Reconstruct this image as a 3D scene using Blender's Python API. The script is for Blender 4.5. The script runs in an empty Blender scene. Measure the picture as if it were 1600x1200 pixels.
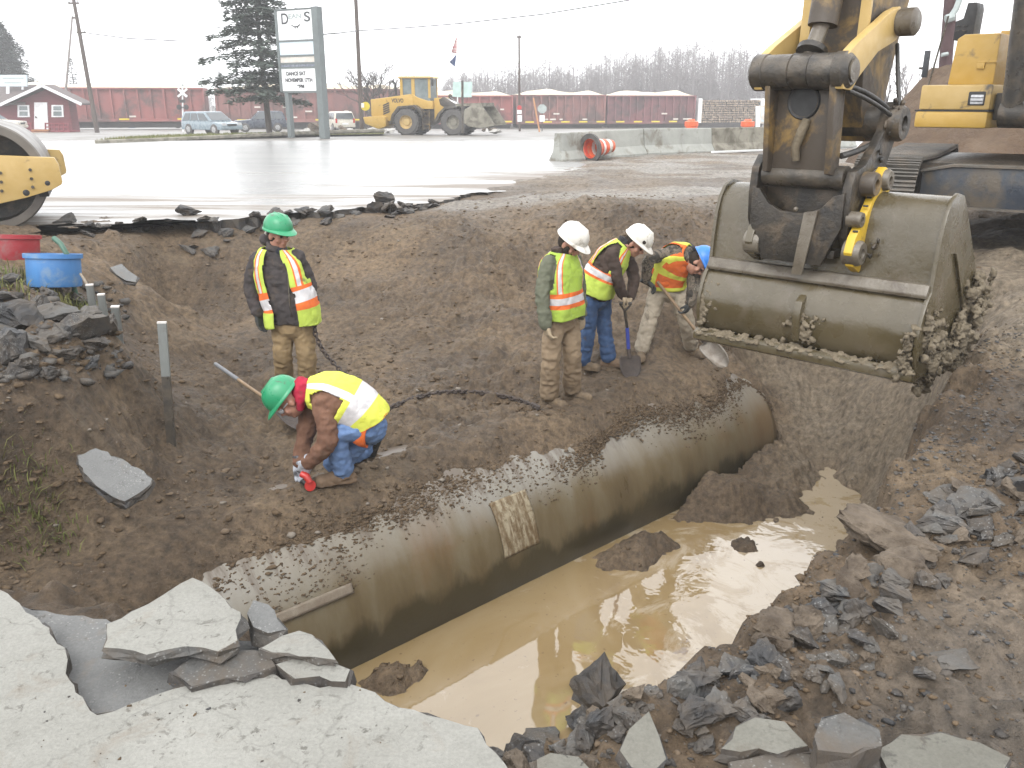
import bpy, bmesh, math, random
import numpy as np
from mathutils import Vector, Matrix, Euler
from mathutils.bvhtree import BVHTree

random.seed(7)
RNG = np.random.default_rng(11)
scene = bpy.context.scene
COL = scene.collection

# ---------------------------------------------------------------- camera
CAM_H, PITCH, FPX = 1.7, math.radians(18.1), 1350.0
cam_d = bpy.data.cameras.new('camera')
cam_d.sensor_width = 36.0
cam_d.lens = 36.0 * FPX / 1600.0
cam_d.clip_start = 0.05
cam_d.clip_end = 3000
cam = bpy.data.objects.new('camera', cam_d)
COL.objects.link(cam)
cam.location = (0, 0, CAM_H)
cam.rotation_euler = (math.pi / 2 - PITCH, 0, 0)
scene.camera = cam

# ---------------------------------------------------------------- sky, sun, exposure
world = bpy.data.worlds.new('World')
scene.world = world
world.use_nodes = True
wn = world.node_tree
for n in list(wn.nodes):
    wn.nodes.remove(n)
SUN_EL, SUN_ROT = math.radians(48), math.radians(200)
sky = wn.nodes.new('ShaderNodeTexSky')
sky.sky_type = 'NISHITA'
sky.sun_disc = False
sky.sun_elevation = SUN_EL
sky.sun_rotation = SUN_ROT
sky.air_density = 1.0
sky.dust_density = 6.0
sky.ozone_density = 1.0
hsv = wn.nodes.new('ShaderNodeHueSaturation')
hsv.inputs['Saturation'].default_value = 0.10
mixw = wn.nodes.new('ShaderNodeMix')           # cloud deck: an even white veil over the clear-sky gradient
mixw.data_type = 'RGBA'
mixw.inputs['Factor'].default_value = 0.80
mixw.inputs[7].default_value = (9.2, 9.3, 9.5, 1)
bg = wn.nodes.new('ShaderNodeBackground')
bg.inputs['Strength'].default_value = 0.15
wo = wn.nodes.new('ShaderNodeOutputWorld')
wn.links.new(sky.outputs[0], hsv.inputs['Color'])
wn.links.new(hsv.outputs[0], mixw.inputs[6])
wn.links.new(mixw.outputs[2], bg.inputs[0])
wn.links.new(bg.outputs[0], wo.inputs[0])

sun_d = bpy.data.lights.new('sun', 'SUN')
sun_d.energy = 0.8
sun_d.angle = math.radians(35)
sun_d.color = (1.0, 0.97, 0.92)
sun = bpy.data.objects.new('sun', sun_d)
COL.objects.link(sun)
_sd = Vector((math.sin(SUN_ROT) * math.cos(SUN_EL), math.cos(SUN_ROT) * math.cos(SUN_EL), math.sin(SUN_EL)))
sun.rotation_euler = _sd.to_track_quat('Z', 'Y').to_euler()

scene.view_settings.view_transform = 'Standard'
scene.view_settings.look = 'None'
scene.view_settings.gamma = 1.0
scene.view_settings.exposure = 1.05
scene.render.engine = 'CYCLES'
scene.cycles.max_bounces = 8
scene.cycles.volume_bounces = 1
scene.cycles.use_denoising = True

# ---------------------------------------------------------------- helpers
CP, SP = math.cos(PITCH), math.sin(PITCH)

def ray(u, v):
    a = (u - 800.0) / FPX
    b = (v - 600.0) / FPX
    return Vector((a, CP - b * SP, -SP - b * CP))

def PZ(u, v, z):
    """point seen at photo position (u, v) that lies at height z"""
    r = ray(u, v)
    return Vector((0, 0, CAM_H)) + r * ((z - CAM_H) / r.z)

def PY(u, v, y):
    """point seen at photo position (u, v) that lies y metres ahead"""
    r = ray(u, v)
    return Vector((0, 0, CAM_H)) + r * (y / r.y)

def ground_z(y):
    return -0.018 * max(0.0, y - 40.0)

def PG(u, v):
    """point on the gently falling road and yard ground"""
    p = PZ(u, v, 0)
    for _ in range(30):
        if p.y > 200 or p.y < 0:
            p = PY(u, v, 120.0); break
        p = PZ(u, v, ground_z(p.y)) if ray(u, v).z < -0.01 else PY(u, v, 80)
    return p

def link(o, parent=None):
    COL.objects.link(o)
    if parent is not None:
        o.parent = parent
    return o

def tag(o, label=None, cat=None, group=None, kind=None):
    if label: o['label'] = label
    if cat: o['category'] = cat
    if group: o['group'] = group
    if kind: o['kind'] = kind
    return o

def thing(name, label, cat, loc=(0, 0, 0), rz=0.0, group=None):
    o = bpy.data.objects.new(name, None)
    o.empty_display_size = 0.2
    link(o)
    o.location = loc
    o.rotation_euler = (0, 0, rz)
    return tag(o, label, cat, group)

def copy_tree(o, parent=None):
    c = o.copy(); COL.objects.link(c); c.parent = parent
    for ch in list(o.children):
        copy_tree(ch, c)
    return c

class MB:
    """collects geometry for ONE mesh object"""
    def __init__(self):
        self.v = []; self.f = []; self.m = []
    def add(self, vs, fs, mi=0):
        b = len(self.v)
        self.v.extend([tuple(p) for p in vs])
        self.f.extend([tuple(i + b for i in f) for f in fs])
        self.m.extend([mi] * len(fs))
        return self
    def box(self, c, s, rot=None, mi=0, taper=1.0):
        x, y, z = s[0] / 2, s[1] / 2, s[2] / 2
        vs = [Vector((i * x, j * y, -z)) for i, j in ((-1, -1), (1, -1), (1, 1), (-1, 1))] + \
             [Vector((i * x * taper, j * y * taper, z)) for i, j in ((-1, -1), (1, -1), (1, 1), (-1, 1))]
        if rot is not None:
            R = rot if isinstance(rot, Matrix) else Euler(rot).to_matrix()
            vs = [R @ p for p in vs]
        c = Vector(c)
        return self.add([p + c for p in vs], [(3, 2, 1, 0), (4, 5, 6, 7), (0, 1, 5, 4), (1, 2, 6, 5), (2, 3, 7, 6), (3, 0, 4, 7)], mi)
    def tube(self, a, b, r0, r1=None, n=12, mi=0, caps=True):
        return self.path([a, b], [r0, r0 if r1 is None else r1], n, mi, caps)
    def path(self, pts, rs, n=8, mi=0, caps=True):
        pts = [Vector(p) for p in pts]
        if not hasattr(rs, '__len__'): rs = [rs] * len(pts)
        vs = []; N = len(pts)
        prev = None
        for i, p in enumerate(pts):
            d = (pts[min(i + 1, N - 1)] - pts[max(i - 1, 0)])
            if d.length < 1e-9: d = Vector((0, 0, 1))
            d.normalize()
            if prev is None:
                x = d.orthogonal().normalized()
            else:
                x = (prev - d * prev.dot(d))
                x = x.normalized() if x.length > 1e-6 else d.orthogonal().normalized()
            prev = x
            y = d.cross(x)
            for k in range(n):
                t = 2 * math.pi * k / n
                vs.append(p + (x * math.cos(t) + y * math.sin(t)) * rs[i])
        fs = []
        for i in range(N - 1):
            for k in range(n):
                k2 = (k + 1) % n
                fs.append((i * n + k, i * n + k2, (i + 1) * n + k2, (i + 1) * n + k))
        if caps:
            fs.append(tuple(range(n - 1, -1, -1)))
            fs.append(tuple((N - 1) * n + k for k in range(n)))
        return self.add(vs, fs, mi)
    def lathe(self, prof, c=(0, 0, 0), axis=(0, 0, 1), n=24, mi=0, sx=1.0, sy=1.0, a0=0.0, a1=2 * math.pi):
        """prof: list of (radius, height)"""
        d = Vector(axis).normalized(); x = d.orthogonal().normalized()
        if abs(d.z) > 0.99: x = Vector((1, 0, 0))
        y = d.cross(x); c = Vector(c)
        full = abs(a1 - a0 - 2 * math.pi) < 1e-6
        cols = n if full else n + 1
        vs = []
        for r, h in prof:
            for k in range(cols):
                t = a0 + (a1 - a0) * k / n
                vs.append(c + d * h + x * (math.cos(t) * r * sx) + y * (math.sin(t) * r * sy))
        fs = []
        for i in range(len(prof) - 1):
            for k in range(n):
                k2 = (k + 1) % cols
                fs.append((i * cols + k, i * cols + k2, (i + 1) * cols + k2, (i + 1) * cols + k))
        return self.add(vs, fs, mi)
    def prism(self, poly, frame, t0, t1, mi=0):
        """poly: 2-D points in the plane (frame x, frame y), extruded along frame z from t0 to t1; frame = 4x4"""
        n = len(poly)
        vs = [frame @ Vector((p[0], p[1], t0)) for p in poly] + [frame @ Vector((p[0], p[1], t1)) for p in poly]
        fs = [tuple(range(n - 1, -1, -1)), tuple(range(n, 2 * n))]
        for i in range(n):
            j = (i + 1) % n
            fs.append((i, j, n + j, n + i))
        return self.add(vs, fs, mi)
    def sphere(self, c, r, n=12, m=8, mi=0, s=(1, 1, 1), rot=None):
        vs = []; fs = []
        R = rot if rot is not None else Matrix.Identity(3)
        c = Vector(c)
        for i in range(m + 1):
            th = math.pi * i / m
            for k in range(n):
                ph = 2 * math.pi * k / n
                vs.append(c + R @ Vector((math.sin(th) * math.cos(ph) * r * s[0], math.sin(th) * math.sin(ph) * r * s[1], math.cos(th) * r * s[2])))
        for i in range(m):
            for k in range(n):
                k2 = (k + 1) % n
                fs.append((i * n + k, (i + 1) * n + k, (i + 1) * n + k2, i * n + k2))
        return self.add(vs, fs, mi)
    def mesh(self, name):
        me = bpy.data.meshes.new(name)
        me.from_pydata(self.v, [], self.f)
        if any(self.m):
            me.polygons.foreach_set('material_index', self.m)
        return me
    def build(self, name, mats, parent=None, smooth=None, bevel=0.0, fix=True):
        me = self.mesh(name)
        return finish(me, name, mats, parent, smooth, bevel, fix)

def finish(me, name, mats, parent=None, smooth=None, bevel=0.0, fix=True):
    if fix:
        bm = bmesh.new(); bm.from_mesh(me)
        bmesh.ops.remove_doubles(bm, verts=bm.verts, dist=1e-5)
        bmesh.ops.recalc_face_normals(bm, faces=bm.faces)
        if bevel > 0:
            es = [e for e in bm.edges if len(e.link_faces) == 2 and e.calc_face_angle(0) > 0.6]
            if es:
                bmesh.ops.bevel(bm, geom=es, offset=bevel, segments=2, affect='EDGES', profile=0.6, clamp_overlap=True)
        bm.to_mesh(me); bm.free()
    if not isinstance(mats, (list, tuple)): mats = [mats]
    for m in mats: me.materials.append(m)
    if smooth is not None:
        me.polygons.foreach_set('use_smooth', [True] * len(me.polygons))
        if smooth < 179:
            try: me.set_sharp_from_angle(angle=math.radians(smooth))
            except Exception: pass
    me.update()
    return link(bpy.data.objects.new(name, me), parent)

def np_mesh(name, V, F, mats, parent=None, smooth=True, mi=None):
    """fast mesh from arrays; F is (n,3) or (n,4)"""
    me = bpy.data.meshes.new(name)
    V = np.asarray(V, dtype=np.float32); F = np.asarray(F, dtype=np.int32)
    k = F.shape[1]
    me.vertices.add(len(V)); me.vertices.foreach_set('co', V.ravel())
    me.loops.add(F.size); me.loops.foreach_set('vertex_index', F.ravel())
    me.polygons.add(len(F))
    me.polygons.foreach_set('loop_start', np.arange(0, F.size, k, dtype=np.int32))
    me.polygons.foreach_set('loop_total', np.full(len(F), k, dtype=np.int32))
    if smooth: me.polygons.foreach_set('use_smooth', np.ones(len(F), dtype=bool))
    if mi is not None: me.polygons.foreach_set('material_index', np.asarray(mi, dtype=np.int32))
    me.update(calc_edges=True)
    me.validate()
    if not isinstance(mats, (list, tuple)): mats = [mats]
    for m in mats: me.materials.append(m)
    return link(bpy.data.objects.new(name, me), parent)

# vectorised gradient-free value noise
_PERM = RNG.random((64, 64, 64))
def vnoise(x, y, z=0.0):
    x = np.asarray(x, float); y = np.asarray(y, float); z = np.asarray(z, float) + np.zeros_like(x)
    xi = np.floor(x).astype(int); yi = np.floor(y).astype(int); zi = np.floor(z).astype(int)
    xf = x - xi; yf = y - yi; zf = z - zi
    s = lambda t: t * t * t * (t * (t * 6 - 15) + 10)
    u, v, w = s(xf), s(yf), s(zf)
    g = lambda a, b, c: _PERM[(xi + a) & 63, (yi + b) & 63, (zi + c) & 63]
    l = lambda a, b, t: a + (b - a) * t
    return l(l(l(g(0,0,0), g(1,0,0), u), l(g(0,1,0), g(1,1,0), u), v),
             l(l(g(0,0,1), g(1,0,1), u), l(g(0,1,1), g(1,1,1), u), v), w) * 2 - 1
def fbm(x, y, z=0.0, oct=4, gain=0.5):
    s = 0; a = 1.0; f = 1.0
    for i in range(oct):
        s = s + a * vnoise(x * f + 17.3 * i, y * f + 5.1 * i, z * f + 3.7 * i if np.ndim(z) else z + 3.7 * i)
        a *= gain; f *= 2.03
    return s
def sstep(a, b, x):
    t = np.clip((x - a) / (b - a), 0, 1)
    return t * t * (3 - 2 * t)

# ---------------------------------------------------------------- materials
def nodes_of(name):
    m = bpy.data.materials.new(name); m.use_nodes = True
    nt = m.node_tree
    return m, nt, nt.nodes['Principled BSDF']

def ramp_node(nt, stops, src):
    r = nt.nodes.new('ShaderNodeValToRGB')
    cr = r.color_ramp
    while len(cr.elements) < len(stops): cr.elements.new(0.5)
    for e, (p, c) in zip(cr.elements, stops):
        e.position = p; e.color = (c[0], c[1], c[2], 1) if hasattr(c, '__len__') else (c, c, c, 1)
    nt.links.new(src, r.inputs[0])
    return r

def noise_node(nt, co, scale, detail=4, rough=0.55, dist=0.0, stretch=None):
    if stretch is not None:
        mp = nt.nodes.new('ShaderNodeMapping'); mp.inputs['Scale'].default_value = stretch
        nt.links.new(co, mp.inputs['Vector']); co = mp.outputs[0]
    n = nt.nodes.new('ShaderNodeTexNoise')
    n.inputs['Scale'].default_value = scale
    n.inputs['Detail'].default_value = detail
    n.inputs['Roughness'].default_value = rough
    n.inputs['Distortion'].default_value = dist
    nt.links.new(co, n.inputs['Vector'])
    return n

def mix_rgb(nt, fac, a, b, mode='MIX'):
    m = nt.nodes.new('ShaderNodeMix'); m.data_type = 'RGBA'; m.blend_type = mode
    for sock, val in ((m.inputs[0], fac), (m.inputs[6], a), (m.inputs[7], b)):
        if isinstance(val, bpy.types.NodeSocket): nt.links.new(val, sock)
        elif hasattr(val, '__len__'): sock.default_value = (val[0], val[1], val[2], 1)
        else: sock.default_value = val
    return m.outputs[2]

def bump_node(nt, height, strength, dist, prev=None):
    b = nt.nodes.new('ShaderNodeBump')
    b.inputs['Strength'].default_value = strength
    b.inputs['Distance'].default_value = dist
    nt.links.new(height, b.inputs['Height'])
    if prev is not None: nt.links.new(prev, b.inputs['Normal'])
    return b.outputs[0]

def nmat(name, c1, c2=None, scale=6.0, rough=0.7, bump=0.0, bscale=None, metal=0.0, dirt=None, dscale=3.0, damt=0.5,
         spec=0.5, stretch=None, rvar=0.1, world=False, lo=0.35, hi=0.65, bdist=0.02):
    """general procedural surface: two-tone noise, optional dirt patches, varied roughness, bump"""
    m, nt, b = nodes_of(name)
    tc = nt.nodes.new('ShaderNodeTexCoord'); co = tc.outputs['Object']
    if world:
        g = nt.nodes.new('ShaderNodeNewGeometry'); co = g.outputs['Position']
    c2 = c2 or tuple(x * 0.8 for x in c1)
    n1 = noise_node(nt, co, scale, 5, 0.6, 0.2, stretch)
    col = ramp_node(nt, [(lo, c1), (hi, c2)], n1.outputs[0]).outputs[0]
    if dirt is not None:
        n2 = noise_node(nt, co, dscale, 6, 0.65, 0.4)
        f = ramp_node(nt, [(0.62 - damt * 0.35, 0.0), (0.74 - damt * 0.25, 1.0)], n2.outputs[0]).outputs[0]
        col = mix_rgb(nt, f, col, dirt)
    nt.links.new(col, b.inputs['Base Color'])
    n3 = noise_node(nt, co, scale * 2.7, 3)
    r = ramp_node(nt, [(0.3, max(0.02, rough - rvar)), (0.7, min(1, rough + rvar))], n3.outputs[0])
    nt.links.new(r.outputs[0], b.inputs['Roughness'])
    b.inputs['Metallic'].default_value = metal
    b.inputs['Specular IOR Level'].default_value = spec
    if bump > 0:
        n4 = noise_node(nt, co, bscale or scale * 6, 5, 0.65)
        nt.links.new(bump_node(nt, n4.outputs[0], bump, bdist), b.inputs['Normal'])
    return m

def apply_mods(o):
    """bake an object's modifiers into its mesh"""
    dg = bpy.context.evaluated_depsgraph_get()
    dg.update()
    me = bpy.data.meshes.new_from_object(o.evaluated_get(dg), depsgraph=dg)
    mats = [s.material for s in o.material_slots]
    old = o.data
    o.modifiers.clear()
    o.data = me
    if not me.materials:
        for m in mats: me.materials.append(m)
    bpy.data.meshes.remove(old)
    return o

def remesh(o, voxel, smooth=2, shade=True, fac=0.5):
    m = o.modifiers.new('r', 'REMESH'); m.mode = 'VOXEL'; m.voxel_size = voxel; m.use_smooth_shade = shade
    if smooth:
        s = o.modifiers.new('s', 'SMOOTH'); s.iterations = smooth; s.factor = fac
    apply_mods(o)
    if shade: o.data.polygons.foreach_set('use_smooth', [True] * len(o.data.polygons))
    return o

def noise_push(o, amp, freq, seed=0.0, oct=3, stretch=(1, 1, 1), ridged=False):
    me = o.data; n = len(me.vertices)
    co = np.empty(n * 3); me.vertices.foreach_get('co', co); co = co.reshape(-1, 3)
    no = np.empty(n * 3); me.vertices.foreach_get('normal', no); no = no.reshape(-1, 3)
    d = fbm(co[:, 0] * freq * stretch[0] + seed, co[:, 1] * freq * stretch[1], co[:, 2] * freq * stretch[2] + seed, oct, .55)
    if ridged: d = 0.6 - np.abs(d) * 1.6
    co = co + no * (amp * d)[:, None]
    me.vertices.foreach_set('co', co.ravel()); me.update()
    return o
# ================================================================ materials of the ground
def mat_soil():
    m, nt, b = nodes_of('wet_soil')
    g = nt.nodes.new('ShaderNodeNewGeometry'); co = g.outputs['Position']
    n1 = noise_node(nt, co, 0.8, 6, 0.62, 0.3)
    c = ramp_node(nt, [(0.30, (0.058, 0.040, 0.024)), (0.5, (0.108, 0.076, 0.047)), (0.72, (0.158, 0.116, 0.074))], n1.outputs[0]).outputs[0]
    nw = noise_node(nt, co, 0.33, 4, 0.6, 0.6)      # damp and drier ground
    c = mix_rgb(nt, 1.0, c, ramp_node(nt, [(0.38, (.76, .74, .72)), (0.5, (1, 1, 1)), (0.64, (1.28, 1.26, 1.22))], nw.outputs[0]).outputs[0], 'MULTIPLY')
    n2 = noise_node(nt, co, 14, 6, 0.7)
    f2 = ramp_node(nt, [(0.35, 0.5), (0.68, 1.4)], n2.outputs[0]).outputs[0]
    c = mix_rgb(nt, 1.0, c, f2, 'MULTIPLY')
    # smeared pale clay patches
    n3 = noise_node(nt, co, 0.9, 5, 0.6, 0.8, (1.0, 2.2, 1.0))
    f3 = ramp_node(nt, [(0.60, 0.0), (0.72, 0.6)], n3.outputs[0]).outputs[0]
    c = mix_rgb(nt, f3, c, (0.135, 0.103, 0.068))
    # loose stone specks
    vo = nt.nodes.new('ShaderNodeTexVoronoi'); vo.inputs['Scale'].default_value = 46
    nt.links.new(co, vo.inputs['Vector'])
    fv = ramp_node(nt, [(0.10, 0.8), (0.17, 0.0)], vo.outputs['Distance']).outputs[0]
    n5 = noise_node(nt, co, 5, 2); fm = ramp_node(nt, [(0.5, 0.0), (0.62, 1.0)], n5.outputs[0]).outputs[0]
    fv = mix_rgb(nt, 1.0, fv, fm, 'MULTIPLY')
    c = mix_rgb(nt, fv, c, (0.17, 0.145, 0.118))
    # east bank is greyer, clay rich (vertex attribute holds where the clay lies)
    at = nt.nodes.new('ShaderNodeAttribute'); at.attribute_name = 'clay'
    c = mix_rgb(nt, at.outputs['Fac'], c, mix_rgb(nt, 1.0, (0.185, 0.148, 0.105), f2, 'MULTIPLY'))
    at2 = nt.nodes.new('ShaderNodeAttribute'); at2.attribute_name = 'silt'
    c = mix_rgb(nt, at2.outputs['Fac'], c, mix_rgb(nt, 1.0, (0.24, 0.225, 0.20), f2, 'MULTIPLY'))
    nt.links.new(c, b.inputs['Base Color'])
    r = ramp_node(nt, [(0.35, 0.55), (0.65, 0.9)], n1.outputs[0])
    nt.links.new(r.outputs[0], b.inputs['Roughness'])
    b.inputs['Specular IOR Level'].default_value = 0.35
    n4 = noise_node(nt, co, 9, 8, 0.72, 0.2)
    nb = bump_node(nt, n4.outputs[0], 0.9, 0.06)
    nb = bump_node(nt, n2.outputs[0], 0.7, 0.03, nb)
    nt.links.new(nb, b.inputs['Normal'])
    return m

def mat_road():
    m, nt, b = nodes_of('wet_road')
    g = nt.nodes.new('ShaderNodeNewGeometry'); co = g.outputs['Position']
    n1 = noise_node(nt, co, 0.35, 6, 0.65, 0.5, (0.35, 1.3, 1))
    c = ramp_node(nt, [(0.35, (0.25, 0.25, 0.245)), (0.6, (0.30, 0.298, 0.29)), (0.72, (0.33, 0.32, 0.305))], n1.outputs[0]).outputs[0]
    # mud smears: stronger near the broken edge and towards the barriers
    sx = nt.nodes.new('ShaderNodeSeparateXYZ'); nt.links.new(co, sx.inputs[0])
    n2 = noise_node(nt, co, 0.55, 7, 0.7, 1.0, (0.22, 1.5, 1))
    mr = nt.nodes.new('ShaderNodeMapRange'); mr.inputs[1].default_value = 26; mr.inputs[2].default_value = 13.5
    mr.inputs[3].default_value = -0.09; mr.inputs[4].default_value = 0.13
    nt.links.new(sx.outputs['Y'], mr.inputs[0])
    mr2 = nt.nodes.new('ShaderNodeMapRange'); mr2.inputs[1].default_value = -3; mr2.inputs[2].default_value = 3.0
    mr2.inputs[3].default_value = 0.0; mr2.inputs[4].default_value = 0.30
    nt.links.new(sx.outputs['X'], mr2.inputs[0])
    mr3 = nt.nodes.new('ShaderNodeMapRange'); mr3.inputs[1].default_value = 26; mr3.inputs[2].default_value = 22
    mr3.inputs[3].default_value = 0.0; mr3.inputs[4].default_value = 1.0
    nt.links.new(sx.outputs['Y'], mr3.inputs[0])
    mu = nt.nodes.new('ShaderNodeMath'); mu.operation = 'MULTIPLY'
    nt.links.new(mr2.outputs[0], mu.inputs[0]); nt.links.new(mr3.outputs[0], mu.inputs[1])
    a1 = nt.nodes.new('ShaderNodeMath'); a1.operation = 'ADD'
    nt.links.new(n2.outputs[0], a1.inputs[0]); nt.links.new(mr.outputs[0], a1.inputs[1])
    a2 = nt.nodes.new('ShaderNodeMath'); a2.operation = 'ADD'
    nt.links.new(a1.outputs[0], a2.inputs[0]); nt.links.new(mu.outputs[0], a2.inputs[1])
    f = ramp_node(nt, [(0.56, 0.0), (0.70, 1.0)], a2.outputs[0]).outputs[0]
    c = mix_rgb(nt, f, c, (0.145, 0.118, 0.092))
    nt.links.new(c, b.inputs['Base Color'])
    r = ramp_node(nt, [(0.0, 0.27), (1.0, 0.62)], f)
    nt.links.new(r.outputs[0], b.inputs['Roughness'])
    b.inputs['Specular IOR Level'].default_value = 0.6
    n4 = noise_node(nt, co, 7, 6, 0.7)
    nt.links.new(bump_node(nt, n4.outputs[0], 0.12, 0.02), b.inputs['Normal'])
    return m

def mat_water():
    m, nt, b = nodes_of('muddy_water')
    g = nt.nodes.new('ShaderNodeNewGeometry'); co = g.outputs['Position']
    n1 = noise_node(nt, co, 0.7, 5, 0.6, 1.2)
    c = ramp_node(nt, [(0.32, (0.180, 0.124, 0.058)), (0.5, (0.218, 0.156, 0.077)), (0.7, (0.252, 0.192, 0.110))], n1.outputs[0]).outputs[0]
    sx = nt.nodes.new('ShaderNodeSeparateXYZ'); nt.links.new(co, sx.inputs[0])
    # silty scum drifting over the open end
    n2 = noise_node(nt, co, 1.3, 8, 0.72, 1.6)
    mr = nt.nodes.new('ShaderNodeMapRange'); mr.inputs[1].default_value = 0.4; mr.inputs[2].default_value = 2.6
    mr.inputs[3].default_value = -0.10; mr.inputs[4].default_value = 0.10
    nt.links.new(sx.outputs['X'], mr.inputs[0])
    a1 = nt.nodes.new('ShaderNodeMath'); a1.operation = 'ADD'
    nt.links.new(n2.outputs[0], a1.inputs[0]); nt.links.new(mr.outputs[0], a1.inputs[1])
    f = ramp_node(nt, [(0.50, 0.0), (0.58, 0.8)], a1.outputs[0]).outputs[0]
    c = mix_rgb(nt, f, c, (0.32, 0.265, 0.19))
    n3 = noise_node(nt, co, 22, 3, 0.6)
    f3 = ramp_node(nt, [(0.66, 0.0), (0.71, 0.8)], n3.outputs[0]).outputs[0]
    c = mix_rgb(nt, f3, c, (0.12, 0.08, 0.045))
    nt.links.new(c, b.inputs['Base Color'])
    b.inputs['Roughness'].default_value = 0.03
    b.inputs['IOR'].default_value = 1.75
    b.inputs['Specular IOR Level'].default_value = 0.65
    n4 = noise_node(nt, co, 3.2, 3, 0.5, 0.6)
    mr4 = nt.nodes.new('ShaderNodeMapRange'); mr4.inputs[1].default_value = 0.2; mr4.inputs[2].default_value = 2.5
    mr4.inputs[3].default_value = 0.012; mr4.inputs[4].default_value = 0.22
    nt.links.new(sx.outputs['X'], mr4.inputs[0])
    bb = nt.nodes.new('ShaderNodeBump'); bb.inputs['Distance'].default_value = 0.05
    nt.links.new(mr4.outputs[0], bb.inputs['Strength']); nt.links.new(n4.outputs[0], bb.inputs['Height'])
    nt.links.new(bb.outputs[0], b.inputs['Normal'])
    return m

def mat_pipe(axis_z_local=True):
    """corroded coated steel culvert: local y runs along the pipe, x is towards the water, z up (radius .95)"""
    m, nt, b = nodes_of('culvert_steel')
    tc = nt.nodes.new('ShaderNodeTexCoord'); co = tc.outputs['Object']
    sx = nt.nodes.new('ShaderNodeSeparateXYZ'); nt.links.new(co, sx.inputs[0])
    n1 = noise_node(nt, co, 1.7, 7, 0.62, 0.2, (0.55, 1.7, 0.45))      # streaks that run round the pipe
    col = ramp_node(nt, [(0.30, (0.078, 0.056, 0.028)), (0.48, (0.110, 0.083, 0.045)), (0.60, (0.130, 0.106, 0.065)), (0.75, (0.150, 0.130, 0.092))], n1.outputs[0]).outputs[0]
    # rust bloom
    n2 = noise_node(nt, co, 1.0, 5, 0.6, 0.6, (0.6, 1.0, 0.6))
    f2 = ramp_node(nt, [(0.52, 0.0), (0.70, 0.6)], n2.outputs[0]).outputs[0]
    col = mix_rgb(nt, f2, col, (0.135, 0.072, 0.030))
    # paler grey mixed in towards the crown
    n3 = noise_node(nt, co, 2.2, 5, 0.6, 0.3, (0.4, 1.5, 0.4))
    ad = nt.nodes.new('ShaderNodeMath'); ad.operation = 'MULTIPLY_ADD'; ad.inputs[1].default_value = 0.55
    nt.links.new(n3.outputs[0], ad.inputs[0]); nt.links.new(sx.outputs['Z'], ad.inputs[2])
    f3 = ramp_node(nt, [(0.72, 0.0), (0.98, 0.85)], ad.outputs[0]).outputs[0]
    n3b = noise_node(nt, co, 0.45, 3, 0.5)
    f3 = mix_rgb(nt, 1.0, f3, ramp_node(nt, [(0.38, 0.45), (0.62, 1.0)], n3b.outputs[0]).outputs[0], 'MULTIPLY')
    col = mix_rgb(nt, f3, col, (0.205, 0.195, 0.170))
    # shade of the underside painted into the colour, darkening the lower half
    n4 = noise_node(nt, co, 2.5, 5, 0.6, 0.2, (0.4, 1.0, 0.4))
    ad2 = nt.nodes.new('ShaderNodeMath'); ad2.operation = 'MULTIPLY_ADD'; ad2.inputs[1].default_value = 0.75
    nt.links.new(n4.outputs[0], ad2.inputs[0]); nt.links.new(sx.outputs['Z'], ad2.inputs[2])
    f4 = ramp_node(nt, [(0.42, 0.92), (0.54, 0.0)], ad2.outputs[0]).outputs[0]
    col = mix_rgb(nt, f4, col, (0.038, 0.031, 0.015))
    # thin mud film and drips from the cover soil
    n5 = noise_node(nt, co, 5.0, 6, 0.7, 0.3, (0.5, 2.0, 0.3))
    ad3 = nt.nodes.new('ShaderNodeMath'); ad3.operation = 'MULTIPLY_ADD'; ad3.inputs[1].default_value = 1.1
    nt.links.new(n5.outputs[0], ad3.inputs[0]); nt.links.new(sx.outputs['Z'], ad3.inputs[2])
    f5 = ramp_node(nt, [(1.18, 0.0), (1.38, 0.8)], ad3.outputs[0])
    f5.color_ramp.elements[0].position = 0.86; f5.color_ramp.elements[1].position = 0.99
    dv = nt.nodes.new('ShaderNodeMath'); dv.operation = 'MULTIPLY'; dv.inputs[1].default_value = 0.70
    nt.links.new(ad3.outputs[0], dv.inputs[0]); nt.links.new(dv.outputs[0], f5.inputs[0])
    col = mix_rgb(nt, f5.outputs[0], col, (0.075, 0.052, 0.034))
    nt.links.new(col, b.inputs['Base Color'])
    r = ramp_node(nt, [(0.3, 0.26), (0.7, 0.42)], n1.outputs[0])
    nt.links.new(r.outputs[0], b.inputs['Roughness'])
    b.inputs['Specular IOR Level'].default_value = 0.5
    n6 = noise_node(nt, co, 30, 5, 0.6)
    wv = nt.nodes.new('ShaderNodeTexWave'); wv.bands_direction = 'Y'; wv.inputs['Scale'].default_value = 0.55
    wv.inputs['Distortion'].default_value = 0.4
    nt.links.new(co, wv.inputs['Vector'])
    nb = bump_node(nt, wv.outputs['Fac'], 0.10, 0.03)
    nt.links.new(bump_node(nt, n6.outputs[0], 0.16, 0.012, nb), b.inputs['Normal'])
    return m

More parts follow.
